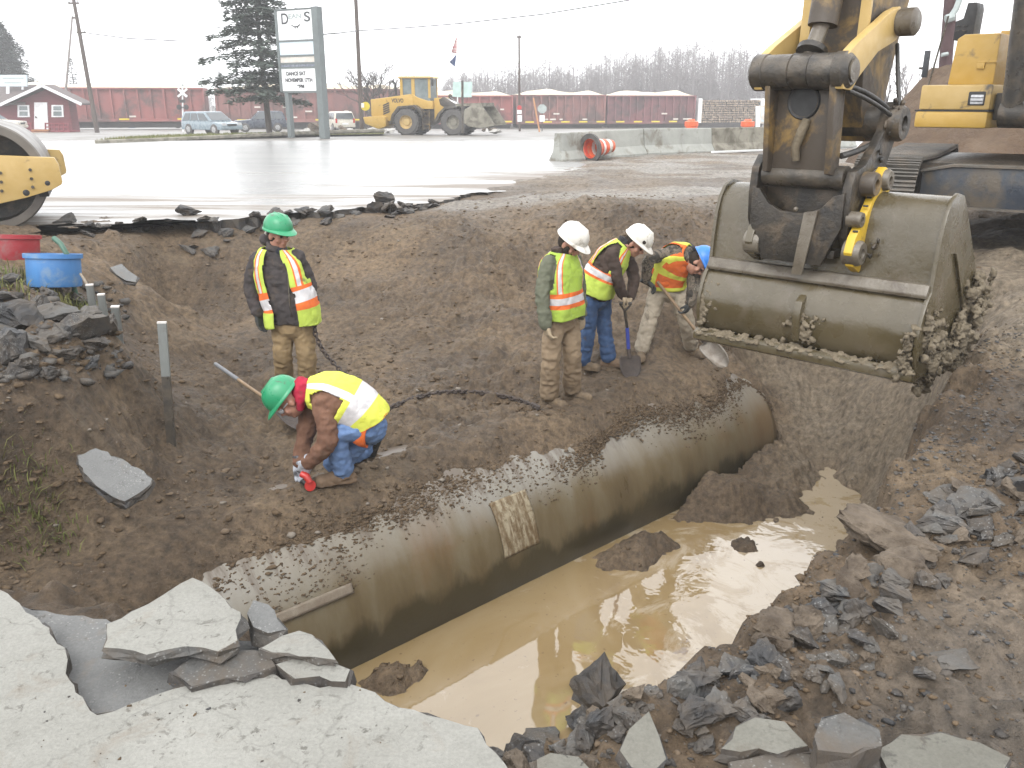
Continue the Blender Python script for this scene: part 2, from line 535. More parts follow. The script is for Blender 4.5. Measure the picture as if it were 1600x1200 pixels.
M = {}
M['soil'] = mat_soil()
M['road'] = mat_road()
M['water'] = mat_water()
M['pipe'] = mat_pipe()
def mat_pave(name, c1, c2, pit, crack=True, speck=None, mud=(.155, .125, .095), rough=.85, mudamt=.5):
    """worn pavement: fine aggregate, dark pits, stains, a few hairline cracks, mud"""
    m, nt, b = nodes_of(name)
    g = nt.nodes.new('ShaderNodeNewGeometry'); co = g.outputs['Position']
    n1 = noise_node(nt, co, 1.9, 7, .65, .3)
    c = ramp_node(nt, [(.34, c1), (.66, c2)], n1.outputs[0]).outputs[0]
    n2 = noise_node(nt, co, 95, 4, .7)
    c = mix_rgb(nt, 1.0, c, ramp_node(nt, [(.36, .90), (.64, 1.08)], n2.outputs[0]).outputs[0], 'MULTIPLY')
    n3 = noise_node(nt, co, 26, 5, .7, .5)
    f = ramp_node(nt, [(.575, 0.0), (.64, .8)], n3.outputs[0]).outputs[0]
    n3b = noise_node(nt, co, 3.1, 4, .6, .6); f = mix_rgb(nt, 1.0, f, ramp_node(nt, [(.42, .1), (.62, 1.0)], n3b.outputs[0]).outputs[0], 'MULTIPLY')
    c = mix_rgb(nt, f, c, pit)
    n4 = noise_node(nt, co, 4.3, 6, .7, .8)
    f = ramp_node(nt, [(.55 - .16 * (mudamt > .6), 0.0), (.70 - .06 * (mudamt > .6), mudamt)], n4.outputs[0]).outputs[0]
    c = mix_rgb(nt, f, c, mud)
    if speck:
        vs_ = nt.nodes.new('ShaderNodeTexVoronoi'); vs_.inputs['Scale'].default_value = 75; nt.links.new(co, vs_.inputs['Vector'])
        f = ramp_node(nt, [(.16, .9), (.30, 0.0)], vs_.outputs['Distance']).outputs[0]; f = mix_rgb(nt, 1.0, f, ramp_node(nt, [(.45, 0.0), (.6, 1.0)], n3b.outputs[0]).outputs[0], 'MULTIPLY')
        c = mix_rgb(nt, f, c, speck)
    nb = bump_node(nt, n2.outputs[0], .35, .004)
    nb = bump_node(nt, n3.outputs[0], .6, .012, nb)
    if crack:
        nd = noise_node(nt, co, 5, 4, .6)
        mx = mix_rgb(nt, .16, co, nd.outputs['Color'])
        vc = nt.nodes.new('ShaderNodeTexVoronoi'); vc.feature = 'DISTANCE_TO_EDGE'; vc.inputs['Scale'].default_value = 0.8; nt.links.new(mx, vc.inputs['Vector'])
        f = ramp_node(nt, [(.0, .25), (.004, 0.0)], vc.outputs['Distance']).outputs[0]
        c = mix_rgb(nt, f, c, (.06, .056, .05))
    nt.links.new(c, b.inputs['Base Color']); b.inputs['Roughness'].default_value = rough; b.inputs['Specular IOR Level'].default_value = .3
    nt.links.new(nb, b.inputs['Normal'])
    return m
M['pale_pave'] = mat_pave('pale_worn_pavement', (0.180, 0.177, 0.158), (0.230, 0.227, 0.206), (.075, .07, .06))
M['mid_pave'] = mat_pave('grey_asphalt_base', (0.105, 0.106, 0.104), (0.150, 0.150, 0.146), (.05, .047, .043), False, (.26, .26, .25))
M['black_asphalt'] = mat_pave('fresh_black_asphalt', (0.017, 0.0175, 0.019), (0.050, 0.050, 0.051), (.010, .010, .011), False, (.15, .15, .145), (.082, .064, .046), .6, .75)
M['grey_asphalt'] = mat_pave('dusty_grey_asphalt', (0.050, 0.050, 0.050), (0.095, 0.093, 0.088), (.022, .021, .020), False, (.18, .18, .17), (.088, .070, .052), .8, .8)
M['dusty_pave'] = mat_pave('dusty_pavement_top', (0.105, 0.101, 0.085), (0.150, 0.146, 0.126), (.04, .037, .033), False, None, (.085, .066, .048))
M['brown_rock'] = nmat('muddy_stone', (0.085, 0.066, 0.048), (0.15, 0.12, 0.09), 12, 0.85, 0.8, 50, dirt=(0.06, 0.045, 0.032), dscale=6, damt=0.5, spec=0.3, world=True)

# ================================================================ terrain of the dig
WATER_Z = -2.45
AX0 = np.array([-1.88, 6.31]); DIR = np.array([0.741, 0.672]) / np.hypot(0.741, 0.672); NRM = np.array([DIR[1], -DIR[0]])
PIPE_R, PIPE_Z = 0.95, -2.25

def px(pts):
    return [tuple(PZ(u, v, z)) for u, v, z in pts]
def py(pts):
    return [tuple(PY(u, v, y)) for u, v, y in pts]

ctrl = px([
    # left bank
    (0, 440, .10), (60, 470, .08), (130, 500, .0), (0, 520, .0), (0, 585, -.12), (90, 585, -.15), (160, 560, -.2), (190, 590, -.4),
    (0, 650, -.25), (100, 660, -.45), (0, 740, -.4), (0, 800, -.45), (0, 860, -.45), (80, 870, -.65), (160, 740, -.75), (250, 750, -1.0),
    (150, 850, -.85), (200, 920, -.95), (90, 920, -.6), (300, 870, -1.12), (268, 700, -1.0), (210, 660, -.75), (235, 600, -.85),
    # behind the left bank
    (130, 395, -.05), (190, 430, -.35), (60, 380, .0), (200, 470, -.75),
    (250, 475, -1.0), (330, 480, -1.0), (300, 400, -.45), (200, 385, -.2), (250, 352, -.06), (150, 356, -.04), (350, 350, -.1), (450, 345, -.12),
    (300, 560, -1.1), (360, 540, -1.12), (350, 630, -1.17), (300, 700, -1.1), (380, 720, -1.22), (450, 600, -1.2), (520, 560, -1.15),
    (500, 470, -.9), (600, 450, -.8), (560, 400, -.5), (600, 350, -.1), (520, 345, -.14), (680, 330, -.03), (640, 385, -.36), (740, 302, .02),
    (640, 520, -1.05), (700, 570, -1.15), (600, 610, -1.2), (640, 640, -1.22), (780, 560, -1.1), (760, 480, -.95), (820, 430, -.66), (740, 390, -.38),
    (880, 297, .26), (920, 300, .27), (960, 308, .22), (820, 325, .02), (1000, 330, .08), (900, 350, -.1), (1000, 370, -.14), (1080, 345, .0), (1040, 305, .03), (1100, 290, .04), (780, 345, -.12),
    (900, 420, -.6), (1000, 440, -.55), (1080, 420, -.35), (1100, 480, -.62), (930, 520, -1.0), (1020, 520, -.92), (870, 632, -1.25), (800, 620, -1.22), (960, 575, -1.12), (1060, 555, -1.0),
    (1120, 560, -1.05), (1150, 540, -.9), (1130, 600, -1.15), (760, 640, -1.23), (680, 690, -1.26), (540, 770, -1.30), (460, 780, -1.22), (390, 800, -1.2), (400, 860, -1.3),
])
ctrl += py([(1175, 590, 10.3), (1200, 600, 10.6), (1228, 610, 10.4), (1236, 655, 10.0), (1250, 700, 9.6), (1300, 650, 10.1), (1340, 620, 9.9), (1300, 600, 10.6), (1400, 605, 9.4), (1380, 700, 8.85),
            (1450, 645, 8.3), (1480, 595, 8.1), (1520, 548, 7.9), (1560, 475, 8.1), (1430, 700, 8.1), (1540, 600, 7.0)])
ctrl += [(3.6, 11.8, -.55), (4.6, 11.2, -.35), (5.6, 10, -.05), (4.9, 8.2, -.1), (5.2, 7, .0), (6.5, 9, .0), (4.4, 12.6, -.1), (6, 12, .0), (2.6, 12.4, -.25), (3.0, 11.2, -.8), (2.0, 14, .0), (4, 14, .02), (8, 14, .02), (7, 17, .02), (0, 17, .04), (4, 18, .03), (-4, 17, -.06), (-8, 14, -.06), (-9, 10, .0),
         (-7, 8.5, .05), (-5, 5, -.05), (-6, 6.5, .02), (-4.5, 4, -.1), (-3.4, 3.6, -.1), (-2.6, 3.4, -.35), (-4, 2.5, -.1),
         (8, 8, 0), (9, 5, 0), (11, 10, 0), (7, 4, 0), (10, 16, 0), (12, 20, 0), (5, 2, 0), (12, 3, 0), (-11, 5, 0), (-11, 16, -.06), (5.5, 5.5, 0)]
ctrl_front = px([(1280, 738, -2.47), (1340, 780, -2.5), (1250, 800, -2.56), (1180, 760, -2.36), (1210, 725, -2.2), (1255, 715, -2.25), (1120, 795, -2.46), (1100, 830, -2.6), (1270, 850, -2.58),
                 (1000, 900, -2.62), (800, 950, -2.7), (600, 1040, -2.7), (700, 1000, -2.7), (1150, 900, -2.62)])
ctrl_front += [(-1.5, 4.2, -2.7), (-.5, 4, -2.8), (.5, 4.4, -2.8), (1.5, 5, -2.75), (2.4, 6, -2.7), (3.0, 7, -2.7), (3.3, 7.8, -2.55), (0, 3, -2.8), (1, 3.3, -2.8), (1.8, 4.2, -2.8), (2.6, 5.2, -2.6), (3.3, 6.4, -2.3)]
end_pts = [c for c in ctrl if c[0] > 2.85 and c[1] < 11.5]
ctrl_front += end_pts + [(8, 8, 0), (9, 5, 0), (11, 10, 0), (7, 4, 0), (10, 16, 0), (12, 20, 0), (6, 12, 0), (5.5, 10, -.05), (5.5, 5.5, -.2), (4.9, 8.2, -.1)]

def rbf(pts, smooth=0.02):
    P = np.array(pts); n = len(P)
    D = np.hypot(P[:, None, 0] - P[None, :, 0], P[:, None, 1] - P[None, :, 1])
    D = np.sqrt(D * D + 0.03) 
    A = np.zeros((n + 3, n + 3)); A[:n, :n] = D - smooth * np.eye(n)
    A[:n, n] = 1; A[:n, n + 1:] = P[:, :2]; A[n, :n] = 1; A[n + 1:, :n] = P[:, :2].T
    w = np.linalg.solve(A, np.concatenate([P[:, 2], np.zeros(3)]))
    def f(x, y):
        s = w[n] + w[n + 1] * x + w[n + 2] * y
        for i in range(n):
            s = s + w[i] * np.sqrt((x - P[i, 0]) ** 2 + (y - P[i, 1]) ** 2 + 0.03)
        return s
    return f
RB, RF = rbf(ctrl), rbf(ctrl_front)

# near rim of the trench (left to right), terrain on the camera's side stays at ground level
RIM = np.array([(-6, 3.0), (-3.2, 3.05), (-2.2, 2.95), (-1.63, 2.80), (-1.3, 2.68), (-1.05, 2.62), (-.72, 2.36), (-.47, 2.25), (-.17, 2.05), (0.0, 1.96), (.3, 2.2), (.49, 2.27), (.77, 2.5), (.83, 2.63),
                (1.1, 2.78), (1.38, 3.1), (1.62, 3.5), (1.95, 3.85), (2.6, 4.8), (3.35, 5.8), (4.1, 6.7), (4.75, 7.5), (5.6, 8.5)])
def rim_dist(x, y):
    """signed distance to the near rim, positive on the trench side"""
    best = np.full(np.shape(x), 1e9); sign = np.ones(np.shape(x))
    for (ax, ay), (bx, by) in zip(RIM[:-1], RIM[1:]):
        dx, dy = bx - ax, by - ay; L2 = dx * dx + dy * dy
        t = np.clip(((x - ax) * dx + (y - ay) * dy) / L2, 0, 1)
        d = np.hypot(x - ax - t * dx, y - ay - t * dy)
        s = np.sign(dx * (y - ay) - dy * (x - ax))
        upd = d < best
        best = np.where(upd, d, best); sign = np.where(upd, s, sign)
    return best * sign

def cover(s):
    """how far down the water side of the pipe the soil still lies (offset from the axis)"""
    return 0.57 + 0.10 * vnoise(s * 0.8, 3.3 + 0 * s) + 0.06 * vnoise(s * 2.3, 9.3 + 0 * s) + 0.012 * vnoise(s * 27, 1.3 + 0 * s) + 0.55 * sstep(-0.75, -1.6, s) + 0.06 * sstep(0.6, -0.3, s) + 0.35 * sstep(5.75, 6.1, s)

MOUNDS = [(PZ(650, 1050, -2.42), .40, .13, .5), (PZ(595, 1065, -2.42), .3, .12, .3), (PZ(960, 875, -2.42), .42, .13, .45), (PZ(1030, 850, -2.42), .32, .13, .3), (PZ(1165, 850, -2.42), .30, .12, .22), (PZ(1100, 795, -2.42), .45, .10, .22),
          (PZ(1150, 790, -2.42), .45, .10, .3), (PZ(1190, 880, -2.42), .12, .12, .15), (PZ(1235, 790, -2.42), .4, .06, .3)]

def terrain(x, y):
    x = np.asarray(x, float); y = np.asarray(y, float)
    rx, ry = x - AX0[0], y - AX0[1]
    s = rx * DIR[0] + ry * DIR[1]
    c = rx * NRM[0] + ry * NRM[1]
    zb = RB(x, y); zf = RF(x, y)
    for p, rad, h, e in MOUNDS:
        wob = 1 + 0.35 * vnoise(x * 4, y * 4, 2.0)
        zf = zf + (h + 0.12) * np.exp(-((x - p.x) ** 2 + ((y - p.y) / 0.8) ** 2) / (rad * rad * wob) * 1.2)
    # rough relief
    amp = 0.18 + 0.82 * sstep(-0.2, 0.4, fbm(x * 0.5, y * 0.5, 4.0, 2))
    n = (0.085 * fbm(x * 1.6, y * 1.6, 1.0, 3) + 0.060 * amp * fbm(x * 5, y * 5, 8.0, 4, 0.6) - 0.06 * np.maximum(0, 1 - np.abs(fbm(x * .9 + .3 * y, y * .35, 2.0, 2)) * 5) * amp)
    cl = np.maximum(0, vnoise(x * 11, y * 11, 3.0) - 0.25) * 0.055 * amp + np.maximum(0, vnoise(x * 23, y * 23, 6.0) - 0.3) * 0.032
    zb = zb + n + cl
    # erosion ruts on the steep back wall
    inside_pipe = (s > -3.5) & (s < 6.05)
    cb = cover(s)
    # cover soil thins out towards the edge
    pz = PIPE_Z + np.sqrt(np.maximum(PIPE_R ** 2 - c * c, 0.0))
    thin = np.where(inside_pipe & (c > -0.45) & (c < PIPE_R), 1.0, 0.0)
    t = 0.34 * (cb - c) + 0.030 * fbm(x * 2.6, y * 2.6, 5.0, 2, .5) + 0.011 * fbm(x * 14, y * 14, 2.0, 3, .7) + 0.028 * vnoise(s * 1.3, c * 0.8, 2.0) * sstep(-.1, .4, c) + cl * 0.5
    t = np.minimum(t, 0.10 + 0.03 * fbm(x * 5, y * 5, 1.0, 3))
    zthin = pz + np.maximum(t, -0.14)
    wthin = thin * sstep(-0.45, 0.05, c)
    zb = zb * (1 - wthin) + np.where(c > 0.1, zthin, np.minimum(np.maximum(zb, pz + 0.01), pz + np.maximum(t, .012))) * wthin
    k = sstep(PIPE_R - 0.16, PIPE_R - 0.04, c)
    zfront = np.where(inside_pipe & (c < PIPE_R + .05), np.minimum(zf, PIPE_Z - 0.3), zf + 0.5 * n + 1.3 * cl + .025 * fbm(x * 9, y * 9, 3., 4, .6))
    zfront = np.where(inside_pipe & (c >= PIPE_R + .05), zfront, zfront)
    k = np.where(inside_pipe, k, sstep(cb - 0.01, cb + 0.2, c))
    endw = sstep(5.9, 6.35, s)      # beyond the pipe's end the bank closes in
    zz_in = zb * (1 - k) + zfront * k
    mixend = np.maximum(zf, -9) + n + cl
    ccc = sstep(-0.6, 0.9, c)
    zz_end = zb * (1 - ccc) + mixend * ccc
    left = sstep(-1.5, -2.6, s)
    zz = zz_in * (1 - endw) + zz_end * endw
    # near rim
    d = rim_dist(x, y) + 0.10 * vnoise(x * 3, y * 3, 7.0) + 0.05 * vnoise(x * 9, y * 9, 2.0)
    zg = -0.05 + 0.05 * fbm(x * 2.2, y * 2.2, 2.0, 3) + 0.03 * fbm(x * 8, y * 8, 5.0, 3) + cl * 1.1 + 0.05 * sstep(.2, 1.4, x) * sstep(1.6, 3.0, y)
    zg = np.where(x < 0.1, zg - 0.07, zg)
    w = sstep(0.0, 0.55 + 0.5 * sstep(2.2, 4.5, x) + 0.5 * sstep(-1.7, -3, x), d)
    zz = zg * (1 - w) + zz * w
    return zz

def spaced(a, b, step0, grow, centre_lo, centre_hi):
    xs = list(np.arange(centre_lo, centre_hi, step0)); st = step0; xx = centre_hi
    while xx < b: xs.append(xx); st *= grow; xx += st
    xs.append(b); st = step0; xx = centre_lo - step0
    while xx > a: xs.insert(0, xx); st *= grow; xx -= st
    xs.insert(0, a)
    return np.array(xs)
XS = spaced(-11, 16, 0.0195, 1.014, -3.0, 4.6)
ys = [0.6]
while ys[-1] < 33: ys.append(ys[-1] + max(0.0165, 0.0046 * ys[-1]))
YS = np.array(ys)
GX, GY = np.meshgrid(XS, YS)
GZ = terrain(GX, GY)
# the road apron: terrain dips below the road slab, muddy spread lies over it towards the barriers
mud_side = sstep(0.0, 1.6, GX - (-1.6 + 0.24 * (GY - 15.5)) + 0.7 * fbm(GX * .6, GY * .6, 3.0, 3))
apron = sstep(13.0, 16.0, GY - 0.14 * GX)
GZ = np.where(apron > 0, GZ * (1 - apron) + apron * (-0.10 + (0.125 + 0.035 * fbm(GX * 1.2, GY * 2.2, 6.0, 4) + .02 * np.maximum(0, fbm(GX * 5, GY * 5, 2., 3))) * mud_side), GZ)
GZ = np.where((GX > 5.0) & (GY > 9), np.maximum(GZ, -0.06 + 0.05 * fbm(GX * 2, GY * 2, 3.0, 3)), GZ)
nx, ny = len(XS), len(YS)
idx = np.arange(nx * ny).reshape(ny, nx)
F = np.stack([idx[:-1, :-1], idx[:-1, 1:], idx[1:, 1:], idx[1:, :-1]], -1).reshape(-1, 4)
V = np.stack([GX, GY, GZ], -1).reshape(-1, 3)
ter = np_mesh('ground', V, F, M['soil'])
tag(ter, kind='structure')
clay = sstep(3.0, 4.0, GX + 0.5 * fbm(GX, GY, 1.0, 3)) * sstep(-2.75, -2.2, GZ) * sstep(12, 10.4, GY)
clay = np.clip(clay * 0.95 + 0.0 * sstep(.6, 1.6, GX) * (GY < 6.5) * (rim_dist(GX, GY) < 0.3), 0, 1)
a = ter.data.attributes.new('clay', 'FLOAT', 'POINT'); a.data.foreach_set('value', clay.ravel().astype(np.float32))
silt = np.clip(.75 * sstep(-.1, -.5, rim_dist(GX, GY)) * sstep(.5, 1.4, GX) * (GY < 8) * sstep(-.25, .3, fbm(GX * .9, GY * .9, 11., 4)) * .36 + apron * mud_side * (0.35 + 0.65 * sstep(-.3, .4, fbm(GX * .5, GY * 1.4, 9., 4))), 0, 1) * .8
a = ter.data.attributes.new('silt', 'FLOAT', 'POINT'); a.data.foreach_set('value', silt.ravel().astype(np.float32))

def hgt(x, y):
    i = int(np.clip(np.searchsorted(XS, x) - 1, 0, nx - 2)); j = int(np.clip(np.searchsorted(YS, y) - 1, 0, ny - 2))
    tx = min(1, max(0, (x - XS[i]) / (XS[i + 1] - XS[i]))); ty = min(1, max(0, (y - YS[j]) / (YS[j + 1] - YS[j])))
    return float((GZ[j, i] * (1 - tx) + GZ[j, i + 1] * tx) * (1 - ty) + (GZ[j + 1, i] * (1 - tx) + GZ[j + 1, i + 1] * tx) * ty)
def hgts(x, y):
    i = np.clip(np.searchsorted(XS, x) - 1, 0, nx - 2); j = np.clip(np.searchsorted(YS, y) - 1, 0, ny - 2)
    tx = np.clip((x - XS[i]) / (XS[i + 1] - XS[i]), 0, 1); ty = np.clip((y - YS[j]) / (YS[j + 1] - YS[j]), 0, 1)
    return (GZ[j, i] * (1 - tx) + GZ[j, i + 1] * tx) * (1 - ty) + (GZ[j + 1, i] * (1 - tx) + GZ[j + 1, i + 1] * tx) * ty
_T = 1.0 * (30.0 / 1.0) ** np.linspace(0, 1, 700)
def hit(u, v):
    """where the sight line of photo position (u, v) meets the terrain"""
    r = ray(u, v)
    x, y, z = _T * r.x, _T * r.y, CAM_H + _T * r.z
    h = np.where(rim_dist(x, y) > .3, np.maximum(hgts(x, y), WATER_Z), hgts(x, y)) if v > 700 else hgts(x, y)
    k = np.nonzero(z < h)[0]
    if not len(k): return PG(u, v)
    t = _T[k[0]]
    return Vector((t * r.x, t * r.y, CAM_H + t * r.z))

# water
wm = MB(); wpoly = [(-2.6, 2.6), (.2, 2.0), (3.2, 4.5), (5.4, 8.0), (4.2, 10.4), (2.6, 10.4), (-2.6, 5.6)]
wm.add([(x, y, WATER_Z) for x, y in wpoly], [tuple(range(len(wpoly)))])
tag(wm.build('water', M['water']), kind='structure')

# ---------------------------------------------------------------- culvert pipe
pipe = thing('culvert_pipe', 'huge rusty corrugated steel culvert pipe lying half buried in the trench', 'pipe')
th = math.atan2(DIR[1], DIR[0])
pipe.location = (AX0[0], AX0[1], PIPE_Z); pipe.rotation_euler = (0, 0, th - math.pi / 2)     # local y = along the pipe, local x = towards the water
L0, L1 = -3.2, 5.95
def pipe_shell(y0, y1, r0, r1, a0=0, a1=2 * math.pi, nth=96, ny_=120, amp=0.006):
    V = []; F = []
    full = abs(a1 - a0 - 2 * math.pi) < 1e-6
    cols = nth if full else nth + 1
    for i in range(ny_ + 1):
        y = y0 + (y1 - y0) * i / ny_
        for k in range(cols):
            t = a0 + (a1 - a0) * k / nth
            dent = amp * float(vnoise(t * 1.5, y * 0.9, 4.0)) + 0.0014 * math.cos(y * 2 * math.pi / 0.30 + 0.7 * t)
            V.append(((r0 + dent) * math.sin(t), y, (r0 + dent) * math.cos(t)))
    for i in range(ny_):
        for k in range(nth):
            k2 = (k + 1) % cols
            F.append((i * cols + k, i * cols + k2, (i + 1) * cols + k2, (i + 1) * cols + k))
    return np.array(V), np.array(F)
V_, F_ = pipe_shell(L0, L1, PIPE_R, PIPE_R, amp=0.014)
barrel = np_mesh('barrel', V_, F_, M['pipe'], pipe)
so = barrel.modifiers.new('wall', 'SOLIDIFY'); so.thickness = 0.02; so.offset = -1
M['patch'] = nmat('peeling_pale_coating', (0.27, 0.23, 0.155), (0.125, 0.085, 0.042), 9, 0.6, 0.6, 40, dirt=(0.11, 0.07, 0.03), dscale=16, damt=0.4, stretch=(1, 3, .6), lo=.42, hi=.58)
V_, F_ = pipe_shell(1.60, 2.02, PIPE_R + 0.017, PIPE_R, math.radians(50), math.radians(80), 24, 24, amp=0.014)
for i in range(len(V_)):     # ragged lower edge
    pass
pt = np_mesh('patch_plate', V_, F_, M['patch'], pipe)
so = pt.modifiers.new('wall', 'SOLIDIFY'); so.thickness = 0.012; so.offset = -1
pt['label'] = 'pale peeling rectangular patch plate'
M['batten'] = nmat('weathered_grey_wood', (0.20, 0.17, 0.13), (0.14, 0.11, 0.08), 8, 0.8, 0.3)
V_, F_ = pipe_shell(-.52, .12, PIPE_R + .026, PIPE_R, math.radians(60.5), math.radians(65.0), 4, 30, amp=.014)
ss = np_mesh('seam_strip', V_, F_, M['batten'], pipe); so = ss.modifiers.new('wall', 'SOLIDIFY'); so.thickness = .022; so.offset = -1
# ================================================================ road, pavement, broken slabs and chunks
def jitter_outline(pts, step, amp, seed, closed=True):
    """subdivide a 2-D outline and roughen it"""
    out = []
    n = len(pts)
    rr = random.Random(seed)
    for i in range(n if closed else n - 1):
        a = Vector(pts[i][:2]); b = Vector(pts[(i + 1) % n][:2])
        L = (b - a).length; k = max(1, int(L / step))
        nrm = Vector((-(b - a).y, (b - a).x)).normalized() if L > 1e-6 else Vector((0, 0))
        for j in range(k):
            p = a.lerp(b, j / k)
            q = p + nrm * rr.uniform(-amp, amp) * (1.0 if j else 0.3)
            out.append(q)
    return out

def slab(name, pts, z_top, thick, mats, step=0.05, amp=0.015, seed=1, tilt=(0, 0), under=0.02, parent=None, ctr=None):
    """a broken slab: rough outline, ragged broken flanks; slot 0 = top, slot 1 = broken side"""
    o2 = jitter_outline(pts, step, amp, seed)
    rr = random.Random(seed + 99)
    n = len(o2)
    cx = sum(p.x for p in o2) / n; cy = sum(p.y for p in o2) / n
    bm = bmesh.new()
    tcx, tcy = ctr if ctr else (cx, cy)
    def z_at(x, y): return z_top + tilt[0] * (x - tcx) + tilt[1] * (y - tcy)
    rings = []
    for lev, (dz, k) in enumerate(((0, 0), (-0.14, .35), (-0.45, 1.0), (-0.75, .8), (-1.0, -0.3))):
        ring = []
        for i, p in enumerate(o2):
            d = Vector((p.x - cx, p.y - cy)); d.normalize()
            off = under * k * rr.uniform(-1.0, 1.0) + (under * .5 if lev in (1, 2) else 0) * rr.random()
            if lev == 4: off -= under
            q = p + d * off
            ring.append(bm.verts.new((q.x, q.y, z_at(p.x, p.y) + dz * thick + (rr.uniform(-.22, .22) * thick if 0 < lev < 4 else 0))))
        rings.append(ring)
    for r0, r1 in zip(rings[:-1], rings[1:]):
        for i in range(n):
            f = bm.faces.new((r0[i], r1[i], r1[(i + 1) % n], r0[(i + 1) % n])); f.material_index = 1
    top = bm.faces.new(rings[0]); bot = bm.faces.new(rings[-1]); bot.material_index = 1
    bmesh.ops.recalc_face_normals(bm, faces=bm.faces)
    r = bmesh.ops.triangulate(bm, faces=[top, bot])
    me = bpy.data.meshes.new(name); bm.to_mesh(me); bm.free()
    o = finish(me, name, mats, parent, smooth=None, fix=False)
    return o

def flat_sheet(name, pts, mat, z=0.0, kind='structure'):
    bm = bmesh.new()
    f = bm.faces.new([bm.verts.new((p[0], p[1], p[2] if len(p) > 2 else z)) for p in pts])
    bmesh.ops.triangulate(bm, faces=[f])
    bmesh.ops.recalc_face_normals(bm, faces=bm.faces)
    for ff in bm.faces:
        if ff.normal.z < 0: ff.normal_flip()
    me = bpy.data.meshes.new(name); bm.to_mesh(me); bm.free()
    o = finish(me, name, mat, fix=False)
    return tag(o, kind=kind)

# --- the wet road behind the dig
edge_px = [(-260, 385), (-90, 368), (60, 352), (110, 348), (150, 352), (205, 349), (262, 341), (330, 346), (400, 338), (470, 331), (520, 331), (565, 323), (610, 326), (650, 320), (700, 312), (735, 301), (800, 299), (880, 292)]
front = [PZ(u, v, 0) for u, v in edge_px]
front2 = [(p.x, p.y) for p in front]
je = [tuple(p) for p in jitter_outline(front2, 0.10, 0.09, 5, closed=False)]
far_y = 41.0
road_poly = [(-60, 15.0), (-30, 13.5)] + je + [(9, 17.6), (15, 17.6), (16.2, 16), (30, 15), (60, 15), (60, far_y), (-60, far_y)]
n = len(road_poly)
bm = bmesh.new()
tv = [bm.verts.new((p[0], p[1], 0)) for p in road_poly]
rr = random.Random(3)
bv = [bm.verts.new((p[0] + rr.uniform(-.05, .05), p[1] + rr.uniform(-.03, .10), -0.17)) for p in road_poly]
for i in range(n):
    f = bm.faces.new((tv[i], bv[i], bv[(i + 1) % n], tv[(i + 1) % n])); f.material_index = 1
f = bm.faces.new(tv); bmesh.ops.triangulate(bm, faces=[f])
bmesh.ops.recalc_face_normals(bm, faces=bm.faces)
me = bpy.data.meshes.new('road'); bm.to_mesh(me); bm.free()
tag(finish(me, 'road', [M['road'], M['black_asphalt']], fix=False), kind='structure')

# --- yard and fields beyond the road: falls gently away
M['yard'] = nmat('wet_gravel_yard', (0.155, 0.150, 0.140), (0.215, 0.21, 0.20), 0.35, 0.5, 0.3, 5, dirt=(0.11, 0.098, 0.082), dscale=0.25, damt=0.6, world=True, spec=0.6)
yy = [far_y - 0.02, 60, 90, 140, 300, 1200]
xx = [-1500, -200, -60, 0, 60, 200, 1500]
vs = [(x, y, ground_z(y) - 0.004 if y < 300 else -4.7) for y in yy for x in xx]
fs = [(j * 7 + i, j * 7 + i + 1, (j + 1) * 7 + i + 1, (j + 1) * 7 + i) for j in range(5) for i in range(6)]
yd = MB().add(vs, fs).build('yard', M['yard'])
tag(yd, kind='structure')
sd = MB()
sd.add([(-1500, -40, -.13), (-11, -40, -.13), (-11, 41, -.13), (-1500, 41, -.13)], [(0, 1, 2, 3)])
sd.add([(16, -40, -.13), (1500, -40, -.13), (1500, 41, -.13), (16, 41, -.13)], [(0, 1, 2, 3)])
sd.add([(-11, -40, -.13), (16, -40, -.13), (16, .6, -.13), (-11, .6, -.13)], [(0, 1, 2, 3)])
tag(sd.build('shoulder', M['yard']), kind='structure')

# --- foreground pavement, broken along the trench
def pxo(lst, z=0.0): return [(PZ(u, v, z).x, PZ(u, v, z).y) for u, v in lst]
PAVE_Z = 0.055
main_px = [(-60, 905), (0, 922), (30, 942), (68, 975), (100, 1012), (104, 1052), (128, 1090), (152, 1118), (205, 1100), (265, 1078), (330, 1062), (400, 1045), (440, 1062), (500, 1075), (548, 1068),
           (585, 1082), (622, 1106), (690, 1122), (745, 1138), (775, 1175), (800, 1215)]
main = pxo(main_px, PAVE_Z) + [(0.0, 1.2), (0.0, -3), (-9, -3), (-9, 2.6), (-3, 2.9)]
pv = slab('pavement', main, PAVE_Z, 0.085, [M['pale_pave'], M['black_asphalt']], 0.035, 0.009, 21, under=0.018)
tag(pv, kind='structure')
base_px = [(20, 940), (70, 955), (130, 962), (230, 985), (300, 1000), (420, 1000), (470, 1030), (440, 1070), (300, 1100), (170, 1135), (110, 1100)]
bs = slab('pavement_base', pxo(base_px, 0.0) , 0.0, 0.12, [M['mid_pave'], M['black_asphalt']], 0.04, 0.012, 22, under=0.02)
tag(bs, kind='structure')

